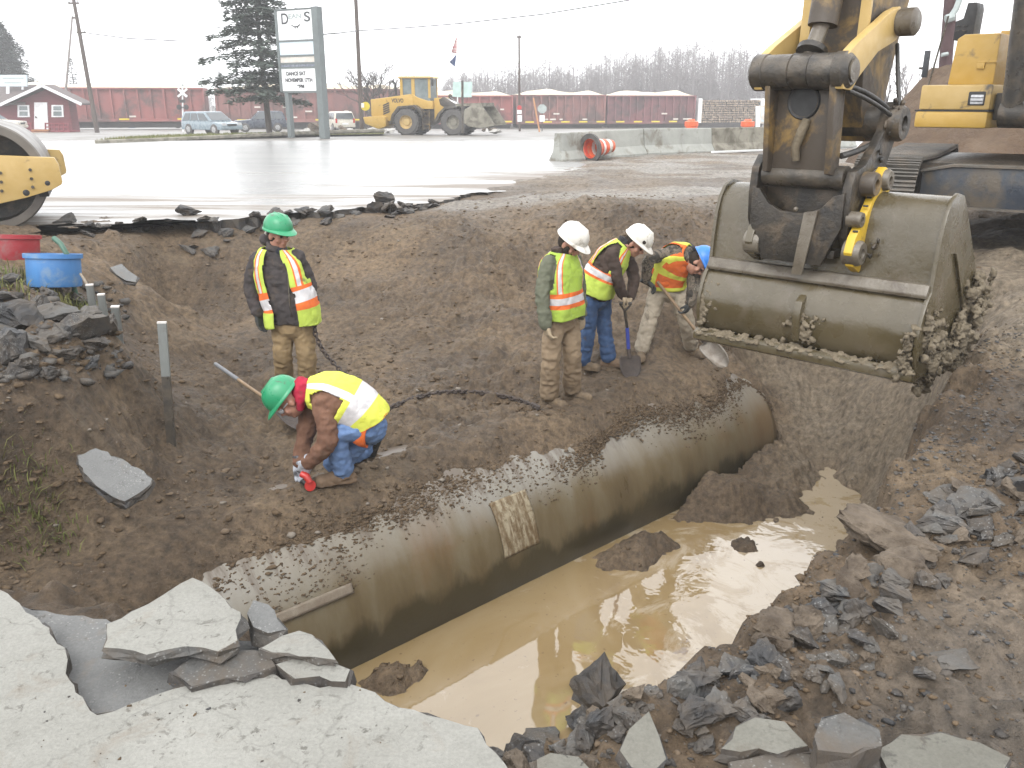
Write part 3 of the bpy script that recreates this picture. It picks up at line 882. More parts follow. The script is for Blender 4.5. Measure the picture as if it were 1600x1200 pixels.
def on_plane(lst, z, tilt):
    c = [PZ(u, v, z) for u, v in lst]
    cx = sum(p.x for p in c) / len(c); cy = sum(p.y for p in c) / len(c)
    out = []
    for u, v in lst:
        r = ray(u, v)
        # CAM_H + t r.z = z + tx (t r.x - cx) + ty (t r.y - cy)
        t = (z - tilt[0] * cx - tilt[1] * cy - CAM_H) / (r.z - tilt[0] * r.x - tilt[1] * r.y)
        out.append((t * r.x, t * r.y))
    return out, (cx, cy)
def slab_thing(name, label, cat, outline_px, z, thick, mats, seed, tilt=(0, 0), step=0.04, amp=0.012, group=None, under=0.02):
    pts, ctr = on_plane(outline_px, z, tilt)
    o = slab(name, pts, z, thick, mats, step, amp, seed, tilt, under, ctr=ctr)
    # put the origin inside the piece so that it can be moved
    me = o.data; n = len(me.vertices); co = np.empty(n * 3); me.vertices.foreach_get('co', co); co = co.reshape(-1, 3); c = co.mean(0)
    me.vertices.foreach_set('co', (co - c).ravel()); o.location = c; me.update()
    return tag(o, label, cat, group)
TOPS = [M['pale_pave'], M['black_asphalt']]
TOPD = [M['dusty_pave'], M['black_asphalt']]
TOPS2 = [M['pale_pave'], M['grey_asphalt']]
slab_thing('pavement_slab', 'largest pale pavement slab, tipped up on the broken edge of the trench', 'slab',
           [(160, 1012), (168, 975), (205, 955), (255, 930), (280, 912), (300, 903), (330, 917), (355, 940), (378, 968), (370, 1000), (340, 1018), (290, 1010), (230, 1022)], 0.135, 0.055, TOPS2, 31, tilt=(0.0, 0.05))
slab_thing('pavement_slab', 'small pale pavement piece between the largest slab and the pipe, upper of two', 'slab',
           [(408, 1012), (440, 993), (468, 985), (500, 1003), (524, 1032), (490, 1026), (450, 1020)], 0.10, 0.05, TOPS2, 32, tilt=(0.02, 0.02))
slab_thing('pavement_slab', 'small pale pavement piece with thick black edge beside the muddy water', 'slab',
           [(432, 1038), (470, 1026), (520, 1035), (546, 1046), (540, 1064), (500, 1058), (462, 1060)], 0.075, 0.07, TOPS, 33, tilt=(0.02, 0.03))
slab_thing('pavement_slab', 'small white speckled pavement fragment standing behind the largest slab', 'slab',
           [(386, 958), (396, 938), (418, 945), (432, 968), (448, 985), (420, 988), (396, 980)], 0.11, 0.10, [M['mid_pave'], M['grey_asphalt']], 34, tilt=(0.1, 0.25))
slab_thing('pavement_slab', 'dark crumbling asphalt block wedged under the largest pale slab', 'slab',
           [(272, 1048), (300, 1028), (370, 1016), (420, 1022), (430, 1040), (380, 1056), (300, 1072)], 0.075, 0.09, [M['grey_asphalt'], M['black_asphalt']], 35)
slab_thing('pavement_slab', 'triangular pale slab standing among black asphalt rubble near the bottom edge', 'slab',
           [(968, 1172), (985, 1140), (1012, 1112), (1028, 1150), (1040, 1185), (1020, 1205), (985, 1200)], 0.09, 0.06, TOPD, 36, tilt=(0.1, 0.3))
slab_thing('pavement_slab', 'broad pale slab with dark stains lying right of the triangular slab', 'slab',
           [(1128, 1170), (1150, 1135), (1180, 1122), (1225, 1128), (1262, 1165), (1215, 1178)], 0.08, 0.06, TOPD, 37, tilt=(0.05, 0.12))
slab_thing('pavement_slab', 'large pale slab cut off by the bottom right of the photo', 'slab',
           [(1372, 1172), (1410, 1148), (1470, 1145), (1530, 1160), (1580, 1185), (1560, 1225), (1400, 1225)], 0.07, 0.06, TOPD, 38, tilt=(0.0, 0.05))
slab_thing('pavement_slab', 'small pale slab at the bottom of the photo below the muddy water', 'slab',
           [(838, 1186), (860, 1176), (905, 1182), (925, 1205), (880, 1225), (840, 1220)], 0.06, 0.05, TOPD, 39)
slab_thing('pavement_slab', 'thick dark grey asphalt slab with pale dusty top left of the pale bottom right slab', 'slab',
           [(1272, 1150), (1285, 1122), (1320, 1112), (1372, 1140), (1378, 1165), (1330, 1178), (1280, 1172)], 0.14, 0.11, [M['grey_asphalt'], M['black_asphalt']], 40, tilt=(-.05, 0.1))
slab_thing('pavement_slab', 'long flat bluish asphalt slab at the bottom edge between two pale slabs', 'slab',
           [(1140, 1190), (1200, 1176), (1272, 1180), (1275, 1215), (1150, 1225)], 0.06, 0.07, [M['grey_asphalt'], M['black_asphalt']], 41)

# --- asphalt chunks
def chunk_mesh(seed, flat=0.55, n=16):
    r = random.Random(seed)
    bm = bmesh.new()
    for i in range(n):
        v = Vector((r.gauss(0, 1), r.gauss(0, 1), r.gauss(0, 1))).normalized()
        q = max(abs(v.x) * r.uniform(.8, 1.25), abs(v.y) * r.uniform(.8, 1.25), abs(v.z))
        v = v * (1 / max(q, .6)) * r.uniform(0.75, 1.0)
        bm.verts.new((v.x * 0.5, v.y * 0.5 * r.uniform(.7, 1), v.z * 0.5 * flat))
    h = bmesh.ops.convex_hull(bm, input=bm.verts)
    bmesh.ops.delete(bm, geom=list({g for g in h['geom_interior'] if isinstance(g, bmesh.types.BMVert)}), context='VERTS')
    bmesh.ops.subdivide_edges(bm, edges=bm.edges, cuts=4, use_grid_fill=True)
    bmesh.ops.triangulate(bm, faces=bm.faces)
    for v in bm.verts:
        p = v.co
        k = 0.058 * float(fbm(p.x * 6, p.y * 6, p.z * 6 + seed, 3, .6)) + 0.026 * float(vnoise(p.x * 17, p.y * 17, p.z * 17 + seed))
        v.co = p + p.normalized() * k
    bmesh.ops.recalc_face_normals(bm, faces=bm.faces)
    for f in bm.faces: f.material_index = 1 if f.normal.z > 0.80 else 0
    me = bpy.data.meshes.new('asphalt_chunk'); bm.to_mesh(me); bm.free()
    return me
CH = []
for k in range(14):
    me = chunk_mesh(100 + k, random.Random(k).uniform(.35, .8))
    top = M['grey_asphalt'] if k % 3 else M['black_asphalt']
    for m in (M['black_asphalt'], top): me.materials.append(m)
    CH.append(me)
CHB = []
for k in range(5):
    me = chunk_mesh(200 + k, random.Random(k).uniform(.5, .8))
    for m in (M['brown_rock'], M['brown_rock']): me.materials.append(m)
    CHB.append(me)
CHG = []
for k in range(5):
    me = chunk_mesh(300 + k, random.Random(k).uniform(.3, .6))
    for m in (M['grey_asphalt'], M['grey_asphalt']): me.materials.append(m)
    CHG.append(me)

def chunk(u, v, w_px, label, group=None, meshes=CH, flat=1.0, rot=None, sink=0.25, cat='rubble', k=None, name='asphalt_chunk', pos=None):
    p = pos if pos is not None else hit(u, v)
    depth = p.y * CP - (p.z - CAM_H) * SP
    s = w_px * depth / FPX
    me = meshes[random.randrange(len(meshes)) if k is None else k]
    o = bpy.data.objects.new(name, me); link(o)
    o.scale = (s * random.uniform(.9, 1.15), s * random.uniform(.75, 1.1), s * random.uniform(.8, 1.1) * flat)
    o.rotation_euler = rot if rot is not None else (random.uniform(-.5, .5), random.uniform(-.5, .5), random.uniform(0, 6.28))
    hz = 0.5 * 0.55 * o.scale.z
    o.location = (p.x, p.y, p.z + hz * (1 - 2 * sink))
    return tag(o, label, cat, group)

# hero pieces, each recognisable
chunk(1093, 1056, 50, 'upright black asphalt lump at the water edge, left of a flat grey one', k=0, rot=(0.5, -.5, .4))
chunk(1150, 1052, 66, 'squarish grey topped asphalt lump at the water edge, right of an upright black one', k=1, flat=.9, rot=(0.1, 0.15, 1.2))
chunk(1382, 990, 62, 'bluish grey asphalt piece tilted on edge above the rubble slope', meshes=CHG, k=0, rot=(0.5, .7, .9))
chunk(1500, 1036, 92, 'wide flat grey asphalt piece lying on bare ground at the right', meshes=CHG, k=1, flat=.6, rot=(.1, .05, .3))
chunk(1395, 850, 150, 'broad brown mud covered boulder at the corner of the trench beside the water', meshes=CHB, k=0, flat=.8, rot=(0.1, .05, 2.2), cat='boulder', name='muddy_boulder')
chunk(1405, 895, 110, 'dark undercut muddy boulder below the broad brown boulder', meshes=CHB, k=1, flat=.8, rot=(0.2, .15, .4), cat='boulder', name='muddy_boulder')
chunk(1355, 900, 70, 'blue grey asphalt plate leaning at the foot of the muddy boulders', meshes=CHG, k=2, flat=.6, rot=(0.8, -.2, .4))
chunk(1325, 930, 60, 'grey brown lump at the water edge below the leaning asphalt plate', meshes=CHB, k=2, rot=(.2, .1, .3))
chunk(1300, 950, 55, 'dark wet asphalt lump nearest the water at the foot of the rubble slope', k=3)
chunk(1480, 785, 85, 'pale topped grey asphalt plate high on the rubble bank', meshes=CHG, k=3, flat=.5, rot=(.1, -.1, .2))
chunk(1560, 748, 60, 'bluish asphalt lump high on the rubble bank at the right edge', k=4, rot=(.1, .1, .8))
chunk(1470, 820, 80, 'dark slanted asphalt slab under the pale topped plate on the bank', k=5, flat=.6)
chunk(930, 1090, 95, 'big black asphalt mass along the water edge at the bottom', k=6, flat=.9, rot=(.3, -.4, .5))
chunk(840, 1165, 90, 'grey black asphalt lump at the tip of the water near the bottom', k=7, flat=.7, rot=(.1, .1, 2.0))
chunk(905, 1135, 60, 'jagged black asphalt wedge beside the triangular pale slab', k=8, rot=(.5, .3, 1.0))
chunk(1090, 1120, 75, 'round black asphalt clump right of the triangular pale slab', k=9)
chunk(1225, 1100, 60, 'small black asphalt clump in front of the flat wide pieces', k=10)
chunk(1310, 1080, 55, 'upright grey asphalt lump in the middle of the rubble', meshes=CHG, k=4, rot=(.9, .4, 1.))
chunk(1205, 1015, 65, 'brown earth covered lump at the water edge', meshes=CHB, k=3, name='earth_lump', cat='rubble')
chunk(1215, 985, 80, 'crumbly brown earth lump overhanging the water', meshes=CHB, k=4, name='earth_lump', cat='rubble', flat=.8)
chunk(780, 1185, 50, 'small black asphalt crumb at the tip of the pale pavement', k=11)
chunk(985, 1195, 45, 'little black asphalt lump under the triangular pale slab', k=12)
chunk(880, 1180, 50, 'thin dark asphalt shard beside the small bottom slab', k=13, flat=.6)
# left bank rubble and the slab on the slope
o = slab_thing('asphalt_slab', 'grey asphalt slab lying alone on the left soil slope', 'slab',
               [(122, 712), (150, 700), (200, 722), (238, 748), (225, 765), (195, 783), (160, 765), (130, 738)], -0.60, 0.07, [M['mid_pave'], M['black_asphalt']], 50, tilt=(-.22, .30))
o = slab_thing('asphalt_slab', 'small grey asphalt slab on the far slope behind the metal posts', 'slab',
               [(172, 418), (190, 412), (214, 432), (212, 441), (196, 438)], -0.12, 0.05, [M['mid_pave'], M['black_asphalt']], 51, tilt=(-.3, .3), amp=.02, step=.1)
LG = 'asphalt rubble heaped on the left bank'
LL = 'jagged dark asphalt chunk in the heap on the left bank'
for (u, v, w) in [(35, 515, 90), (85, 535, 60), (130, 510, 70), (20, 560, 80), (60, 490, 50), (100, 560, 55), (10, 470, 60), (150, 545, 50), (45, 575, 45), (120, 475, 40), (165, 520, 45), (75, 465, 45), (5, 530, 70),
                  (110, 525, 45), (55, 545, 60), (30, 590, 40), (80, 590, 35), (140, 575, 40), (20, 500, 50), (95, 500, 48), (15, 445, 45), (50, 450, 38)]:
    chunk(u, v, w * .95, LL, LG, CH if random.random() < .7 else CHG, sink=.15)
chunk(75, 500, 80, 'flat pale grey asphalt piece on top of the left bank heap', meshes=CHG, flat=.6, k=1, rot=(.25, -.1, .4), sink=-.1)
chunk(130, 535, 75, 'large black asphalt block at the end of the left bank heap, below the posts', k=2, rot=(.2, .1, .4), sink=0)
# rubble of the right foreground and the bank
RG = 'asphalt rubble along the right edge of the trench'
RL = 'jagged dark asphalt chunk in the rubble along the right edge of the trench'
cnt = 0; rr = random.Random(77)
edgepts = [(800, 1185), (860, 1130), (940, 1085), (1010, 1070), (1080, 1055), (1160, 1030), (1200, 990), (1270, 945), (1330, 890), (1390, 840), (1450, 790), (1530, 740), (1600, 700)]
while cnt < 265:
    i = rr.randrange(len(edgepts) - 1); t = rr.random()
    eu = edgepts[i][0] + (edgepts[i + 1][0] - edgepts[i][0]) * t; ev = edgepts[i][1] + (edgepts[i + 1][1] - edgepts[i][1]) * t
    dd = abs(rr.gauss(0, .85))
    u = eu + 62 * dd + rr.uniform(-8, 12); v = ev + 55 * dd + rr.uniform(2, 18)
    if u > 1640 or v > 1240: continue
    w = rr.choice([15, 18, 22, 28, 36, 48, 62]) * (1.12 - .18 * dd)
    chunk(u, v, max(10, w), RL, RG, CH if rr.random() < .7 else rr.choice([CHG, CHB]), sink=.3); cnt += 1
# crumbs along the far broken road edge
FG = 'broken asphalt along the far road edge'
FL = 'broken black asphalt lump along the far edge of the wet road'
for i in range(64):
    t = rr.uniform(0.12, 0.97) * (len(front) - 4)
    j = int(t); p = front[j].lerp(front[j + 1], t - j)
    q = Vector((p.x + rr.uniform(-.1, .1), p.y - rr.uniform(-0.10, .5), 0)); q.z = hgt(q.x, q.y)
    if q.y > p.y - .05: q.z = max(q.z, 0.0)
    chunk(0, 0, rr.uniform(12, 34), FL, FG, CH, flat=.6, pos=q, sink=.3)
p = PZ(293, 336, 0); chunk(0, 0, 36, 'low black asphalt block standing on the far road edge, left one of two', k=3, pos=p, sink=.1, rot=(0, 0, .3))
p = PZ(600, 316, 0); chunk(0, 0, 36, 'low black asphalt block standing on the far road edge, right one of two', k=5, pos=p, sink=.1, rot=(0, 0, .1))

# --- gravel, clods (uncountable)
def scatter(name, n, pick, smin, smax, mats, mfun, seed, flat=.7, sink=.3):
    r = np.random.default_rng(seed)
    t = (1 + 5 ** .5) / 2
    base = np.array([(-1, t, 0), (1, t, 0), (-1, -t, 0), (1, -t, 0), (0, -1, t), (0, 1, t), (0, -1, -t), (0, 1, -t), (t, 0, -1), (t, 0, 1), (-t, 0, -1), (-t, 0, 1)]) / math.hypot(1, t)
    bf = np.array([(0,11,5),(0,5,1),(0,1,7),(0,7,10),(0,10,11),(1,5,9),(5,11,4),(11,10,2),(10,7,6),(7,1,8),(3,9,4),(3,4,2),(3,2,6),(3,6,8),(3,8,9),(4,9,5),(2,4,11),(6,2,10),(8,6,7),(9,8,1)])
    P = pick(r, n)
    n = len(P)
    S = smin * (smax / smin) ** (r.random(n) ** 2.2)
    V = base[None] * (1 + r.uniform(-.5, .5, (n, 12, 1)))
    V = V * np.stack([r.uniform(.7, 1.3, n), r.uniform(.7, 1.3, n), r.uniform(.5, 1, n) * flat], -1)[:, None]
    a = r.uniform(0, 6.28, n); ca, sa = np.cos(a), np.sin(a)
    V = np.stack([V[..., 0] * ca[:, None] - V[..., 1] * sa[:, None], V[..., 0] * sa[:, None] + V[..., 1] * ca[:, None], V[..., 2]], -1)
    V = V * S[:, None, None] + P[:, None]; V[..., 2] += (S * (0.5 - sink))[:, None]
    F = bf[None] + (np.arange(n) * 12)[:, None, None]
    mi = np.repeat(mfun(r, P), 20)
    return tag(np_mesh(name, V.reshape(-1, 3), F.reshape(-1, 3), mats, smooth=False, mi=mi), kind='stuff')

M['clod'] = nmat('soil_clod', (0.060, 0.041, 0.025), (0.120, 0.086, 0.054), 20, 0.9, 0.4, 60, spec=.2, world=True)
M['pebble'] = nmat('pale_pebble', (0.13, 0.11, 0.088), (0.20, 0.175, 0.145), 12, 0.8, spec=.3, world=True)
M['peb2'] = nmat('brown_gravel', (0.085, 0.060, 0.038), (0.145, 0.108, 0.074), 8, 0.85, spec=.3, world=True)
def pick_soil(r, n):
    y = 3.0 * (17.0 / 3.0) ** r.random(n); x = r.uniform(-.75, .75, n) * y
    keep = fbm(x * .8, y * .8, 12., 2) > r.uniform(-.55, .75, n)
    x, y = x[keep], y[keep]; z = hgts(x, y)
    s = (x - AX0[0]) * DIR[0] + (y - AX0[1]) * DIR[1]; c = (x - AX0[0]) * NRM[0] + (y - AX0[1]) * NRM[1]
    pz_ = PIPE_Z + np.sqrt(np.maximum(PIPE_R ** 2 - c * c, 0)); on = (s > -3) & (s < 5.9) & (c > -.2) & (c < cover(s) + .22)
    z = np.where(on, np.maximum(z, pz_ + .002), z); edge = on & (np.abs(c - cover(s)) < .2 * r.random(len(x)) ** 1.5)
    k = (z > WATER_Z + .03) & ((c < cover(s) - .05) | (c > 1.0) | (s > 6.1) | edge) & ~((x > 2.7) & (c > .9) & (r.random(len(x)) < .8)) & (z < .35) & (rim_dist(x, y) > .1)
    return np.stack([x, y, z], -1)[k]
scatter('soil_clods', 52000, pick_soil, .006, .036, [M['clod'], M['pebble'], M['peb2']], lambda r, P: r.choice([0] * 22 + [2, 2, 1], len(P)), 5, flat=.6, sink=.42)
def pick_edge(r, n):
    s = r.uniform(-1.3, 6.0, n); cb = cover(s); c = cb + np.abs(r.normal(0, .075, n)) * r.choice([-.5, 1, 1], n) * (.35 + 1.3 * np.maximum(0, fbm(s * 2.1, s * 0 + 1., 4., 3) + .4))
    x = AX0[0] + DIR[0] * s + NRM[0] * c; y = AX0[1] + DIR[1] * s + NRM[1] * c
    z = np.maximum(hgts(x, y), PIPE_Z + np.sqrt(np.maximum(PIPE_R ** 2 - c * c, 0)) + .001)
    return np.stack([x, y, z], -1)[c < .85]
scatter('edge_crumbs', 15000, pick_edge, .004, .020, [M['clod']], lambda r, P: np.zeros(len(P), int), 15, flat=.6, sink=.4)
def pick_rub(r, n):
    x = r.uniform(-.1, 4.4, n); y = r.uniform(1.7, 6.8, n)
    d = rim_dist(x, y)
    k = (d < .25) & (r.random(n) < np.exp(d * .9) ) & (x > .02 + .0 * y)
    x, y = x[k], y[k]
    return np.stack([x, y, hgts(x, y)], -1)
scatter('rubble_gravel', 42000, pick_rub, .003, .017, [M['black_asphalt'], M['peb2'], M['grey_asphalt'], M['clod'], M['pebble']], lambda r, P: np.where(fbm(P[:, 0] * 2, P[:, 1] * 2, 3., 2) > 0, r.choice([0, 0, 0, 2, 3], len(P)), r.choice([1, 3, 3, 3, 2, 0, 0], len(P))), 6, flat=.55, sink=.35)
def pick_pave(r, n):
    x = r.uniform(-2, .2, n); y = r.uniform(1.4, 2.7, n)
    k = (rim_dist(x, y) < -.08) & (fbm(x * 3, y * 3, 2., 2) > r.uniform(-.2, 1.2, n))
    x, y = x[k], y[k]
    return np.stack([x, y, np.full(len(x), PAVE_Z + .0005)], -1)
scatter('pavement_grit', 420, pick_pave, .0016, .009, [M['black_asphalt'], M['clod']], lambda r, P: r.choice([0, 1], len(P)), 8, sink=.45)
def pick_left(r, n):
    P = [hit(r.uniform(-40, 200), r.uniform(440, 600)) for _ in range(n)]
    return np.array([tuple(p) for p in P])
scatter('left_bank_gravel', 900, pick_left, .01, .07, [M['black_asphalt'], M['grey_asphalt'], M['clod']], lambda r, P: r.choice([0, 0, 1, 2], len(P)), 9, sink=.2)
# ================================================================ excavator
def paint(name, base, worn=None, dirt=(0.075, 0.060, 0.045), damt=0.35, dscale=3.0, rough=0.45, scale=5, spec=0.5, bump=0.12):
    return nmat(name, base, worn or tuple(c * .82 for c in base), scale, rough, bump, 40, dirt=dirt, dscale=dscale, damt=damt, spec=spec, bdist=.006)
M['yel_clean'] = paint('yellow_machine_paint', (0.40, 0.245, 0.042), (0.43, 0.275, 0.065), damt=0.05, rough=0.4)
M['yel_pale'] = paint('faded_yellow_paint', (0.39, 0.265, 0.085), (0.43, 0.30, 0.115), damt=0.05, rough=0.45)
M['yel_dirty'] = paint('muddy_yellow_paint', (0.29, 0.175, 0.040), (0.20, 0.125, 0.038), dirt=(0.050, 0.038, 0.027), damt=0.85, dscale=3.2, rough=0.55, scale=7, bump=.3)
M['yel_bright'] = paint('bright_yellow_paint', (0.52, 0.34, 0.02), (0.42, 0.27, 0.03), damt=0.15, dscale=8)
M['grey_steel'] = nmat('muddy_grey_steel', (0.044, 0.036, 0.027), (0.085, 0.070, 0.052), 6, 0.34, 0.35, 30, metal=0.1, dirt=(0.028, 0.026, 0.024), dscale=5, damt=0.5)
M['dark_steel'] = nmat('greasy_dark_steel', (0.013, 0.0115, 0.0095), (0.034, 0.027, 0.019), 7, 0.42, 0.35, 30, metal=0.1, dirt=(0.075, 0.055, 0.035), dscale=5, damt=0.35)
M['clay_steel'] = nmat('clay_smeared_steel', (0.052, 0.040, 0.018), (0.078, 0.062, 0.034), 2.2, 0.27, 0.16, 20, dirt=(0.090, 0.072, 0.048), dscale=4, damt=0.22, spec=.7, rvar=.10, stretch=(1, 1, .5))
M['clay_bright'] = nmat('scraped_clay_steel', (0.125, 0.108, 0.084), (0.085, 0.070, 0.048), 6, 0.35, 0.3, 30, dirt=(0.07, .055, .04), dscale=6, damt=.4)
M['rubber_hose'] = nmat('black_hose_rubber', (0.015, 0.015, 0.016), (0.04, 0.037, 0.032), 12, 0.5, 0.1)
M['navy'] = nmat('muddy_dark_blue_frame', (0.022, 0.028, 0.040), (0.040, 0.050, 0.062), 2.2, 0.33, 0.2, 20, dirt=(0.085, 0.070, 0.052), dscale=2.5, damt=0.5)
M['track'] = nmat('muddy_track_steel', (0.105, 0.098, 0.086), (0.07, 0.062, 0.052), 8, 0.55, 0.4, 40, dirt=(0.125, 0.10, 0.075), dscale=3, damt=.5, metal=.2)
M['black'] = nmat('matt_black', (0.012, 0.012, 0.013), (0.022, 0.022, 0.022), 8, 0.6)
M['lamp_glass'] = nmat('lamp_glass', (0.55, 0.56, 0.58), (0.40, 0.41, 0.43), 30, 0.12, spec=.8)
M['mud_clot'] = nmat('sticky_grey_mud', (0.165, 0.135, 0.092), (0.105, 0.084, 0.055), 9, 0.75, 0.8, 30, spec=.35)
M['mirror_dark'] = nmat('dark_mirror_back', (0.03, 0.034, 0.04), None, 6, 0.35)

ANG = math.radians(43)
EO = Vector((2.13, 6.39, 0)); EA = Vector((-math.sin(ANG), -math.cos(ANG), 0)); EL = Vector((math.cos(ANG), -math.sin(ANG), 0))
FA = Matrix(((EA.x, 0, EL.x, EO.x), (EA.y, 0, EL.y, EO.y), (0, 1, 0, 0), (0, 0, 0, 1)))     # x = forward a, y = up, z = lateral
def AFp(u, v, a):
    """lateral offset and height of photo position (u, v) on the cross plane at forward distance a"""
    r = ray(u, v); c = Vector((0, 0, CAM_H))
    t = (EO + EA * a - c).dot(EA) / r.dot(EA)
    p = c + r * t
    return (p - EO).dot(EL), p.z
def W(a, z, t): return EO + EA * a + EL * t + Vector((0, 0, z))

ex = thing('excavator', 'yellow tracked excavator reaching its wide clay smeared bucket over the trench', 'excavator', (6.4, 11.5, 0))
EXI = Matrix.Translation((-6.4, -11.5, 0))
def exb(mb, name, mats, smooth=30, bevel=0.0, parent=None, label=None):
    """link a world-space part below the excavator"""
    mb.v = [tuple(Vector(p) - Vector((6.4, 11.5, 0))) for p in mb.v]
    o = mb.build(name, mats, parent or ex, smooth=smooth, bevel=bevel)
    if label: o['label'] = label
    return o

# ---- bucket
TL, TR = -0.74, 0.95
prof = [(-.38, 1.055), (-.33, 1.085), (-.25, 1.085), (-.17, 1.05), (-.11, .98), (-.07, .86), (-.045, .68), (-.03, .50)]
prof2 = [(-.03, .45), (.035, .40), (.085, .31), (.115, .20), (.11, .08), (.075, -.02), (.02, -.075)]
bucket = MB()
def shell(mb, pr, t0, t1, nt=40, th=.025, mi=0, seed=0, amp=.006):
    n = len(pr); outer = []; 
    # resample smooth
    P = [Vector(p) for p in pr]
    fine = []
    for i in range(n - 1):
        for k in range(4):
            s = k / 4
            p0 = P[max(i - 1, 0)]; p1 = P[i]; p2 = P[i + 1]; p3 = P[min(i + 2, n - 1)]
            fine.append(0.5 * ((2 * p1) + (p2 - p0) * s + (2 * p0 - 5 * p1 + 4 * p2 - p3) * s * s + (3 * p1 - p0 - 3 * p2 + p3) * s ** 3))
    fine.append(P[-1]); m = len(fine)
    vs = []
    for i, p in enumerate(fine):
        for k in range(nt + 1):
            t = t0 + (t1 - t0) * k / nt
            d = amp * float(vnoise(t * 3 + seed, p.y * 4, p.x * 4)) + .4 * amp * float(vnoise(t * 11 + seed, p.y * 12, p.x * 4))
            vs.append(FA @ Vector((p.x + d, p.y, t)))
    fs = [(i * (nt + 1) + k, i * (nt + 1) + k + 1, (i + 1) * (nt + 1) + k + 1, (i + 1) * (nt + 1) + k) for i in range(m - 1) for k in range(nt)]
    mb.add(vs, fs, mi)
shell(bucket, prof, TL, TR, seed=1)
shell(bucket, prof2, TL, TR, seed=5)
# inner skin so that the bucket has thickness, and the mouth lip behind
shell(bucket, [(p[0] - .045, p[1] - .01) for p in prof] + [(p[0] - .05, p[1]) for p in prof2], TL + .02, TR - .02, nt=4, amp=0)
bo = exb(bucket, 'bucket_shell', M['clay_steel'], smooth=60)
bo.name = 'bucket'
mb = MB()
mb.prism([(-.035, .525), (.012, .52), (.05, .455), (.045, .43), (-.035, .44)], FA, TL - .0, TR - .005)
st_bar = exb(mb, 'stiffener_bar', M['clay_bright'], bevel=.008, parent=None)
mb = MB(); mb.prism([(-.10, -.09), (.115, -.045), (.15, -.07), (.155, -.125), (.12, -.145), (-.10, -.15)], FA, TL - .02, TR + .01)
exb(mb, 'cutting_edge', M['clay_steel'], bevel=.008)
plate_poly = [(-.38, 1.09), (-.50, .98), (-.65, .82), (-.94, .51), (-.99, .40), (-.96, .22), (-.87, .02), (-.64, -.12), (-.3, -.17), (.03, -.125), (.10, -.05), (.135, .08), (.14, .20), (.11, .31), (.06, .41), (.00, .47), (-.015, .68), (-.04, .86), (-.08, .985), (-.15, 1.075), (-.25, 1.115)]
for t in (TL, TR):
    mb = MB(); mb.prism(plate_poly, FA, t - .014, t + .014)
    # rim strip, heel bar
    sgn = 1 if t > 0 else -1
    mb.prism([(-.36, .70), (-.33, .70), (-.78, .17), (-.80, .19)], FA, t + sgn * .010, t + sgn * .035)
    exb(mb, 'end_plate', M['clay_steel'], bevel=.004, smooth=30)
# scrape block in the middle of the bulge and a wear strap up to the stiffener
mb = MB(); tm, zm = AFp(1246, 490, .14)
mb.prism([(.05, .36), (.14, .30), (.165, .22), (.16, .10), (.13, .0), (.09, .0)], FA, tm - .03, tm + .03)
exb(mb, 'wear_strap', M['clay_steel'], bevel=.012)
# mud stuck to the bucket
ROTL = Matrix((tuple(EL), tuple(EA), (0, 0, 1))).transposed()
def lumps(mb, spots, seed, squash=.6):
    r = random.Random(seed)
    for c, R_, n in spots:
        for i in range(n):
            d = Vector((r.gauss(0, .5), r.gauss(0, .5), r.gauss(0, .5))) * R_; d -= EL * (d.dot(EL) * .6)
            mb.sphere(c + d, R_ * r.uniform(.14, .36), 9, 6, s=(r.uniform(.25, .5), r.uniform(.7, 1.4), r.uniform(.6, 1.4)), rot=ROTL)
def rough_up(o, amp, freq, seed=0, sub=1):
    bm = bmesh.new(); bm.from_mesh(o.data)
    if sub: bmesh.ops.subdivide_edges(bm, edges=bm.edges, cuts=sub, use_grid_fill=True)
    co = np.array([v.co for v in bm.verts])
    bm.normal_update()
    dd = amp * fbm(co[:, 0] * freq, co[:, 1] * freq, co[:, 2] * freq + seed, 3, .6)
    for v, d in zip(bm.verts, dd): v.co += v.normal * float(d)
    bm.to_mesh(o.data); bm.free()
mb = MB()
lumps(mb, [(W(.08, .00, TR - .06), .11, 40), (W(.10, .16, TR - .05), .09, 26), (W(-.25, -.10, TR + .03), .13, 40), (W(-.05, .05, TR + .02), .10, 26), (W(-.4, .0, TR + .03), .14, 30), (W(-.16, .25, TR + .02), .10, 16),
           (W(-.65, .02, TR + .04), .17, 45), (W(-.85, .22, TR + .06), .17, 40), (W(-.98, .36, TR + .06), .13, 24), (W(-.75, -.1, TR + .04), .16, 24), (W(-.3, -.18, TR - .05), .14, 40)], 4)
mb.path([W(-.12, .06, TR + .02), W(.02, .22, TR + .02), W(.08, .38, TR + .015)], [.03, .02, .008], 6)
mc = exb(mb, 'stuck_mud', M['mud_clot'], smooth=179); remesh(mc, .008, 2); noise_push(mc, .030, 17, 2., 5); noise_push(mc, .014, 55, 2., 3)
mb = MB()
rr = random.Random(12)
for i in range(240):      # crumbs lying on the cutting edge and foot of the bulge
    t = rr.uniform(TL, TR); a_ = rr.uniform(.07, .15)
    mb.sphere(W(a_, -.05 + rr.uniform(-.012, .012) - (a_ - .09) * .4, t), rr.uniform(.006, .022), 6, 4, s=(1.6, 1.6, .7))
for i in range(60):
    t = tm + rr.gauss(0.05, .07); z = rr.uniform(-.02, .22)
    mb.sphere(W(.12 - .06 * max(0, .08 - z), z, t), rr.uniform(.006, .024), 6, 4)
for i in range(90):
    t = TL + abs(rr.gauss(0, .05)); z = rr.uniform(-.02, .35)
    mb.sphere(W(.115 - .5 * max(0, z - .2) ** 1.2 - .06 * max(0, .08 - z), z, t), rr.uniform(.006, .02), 6, 4)
mc = exb(mb, 'clinging_mud', M['mud_clot'], smooth=179); remesh(mc, .007, 1); noise_push(mc, .008, 40, 2., 3)

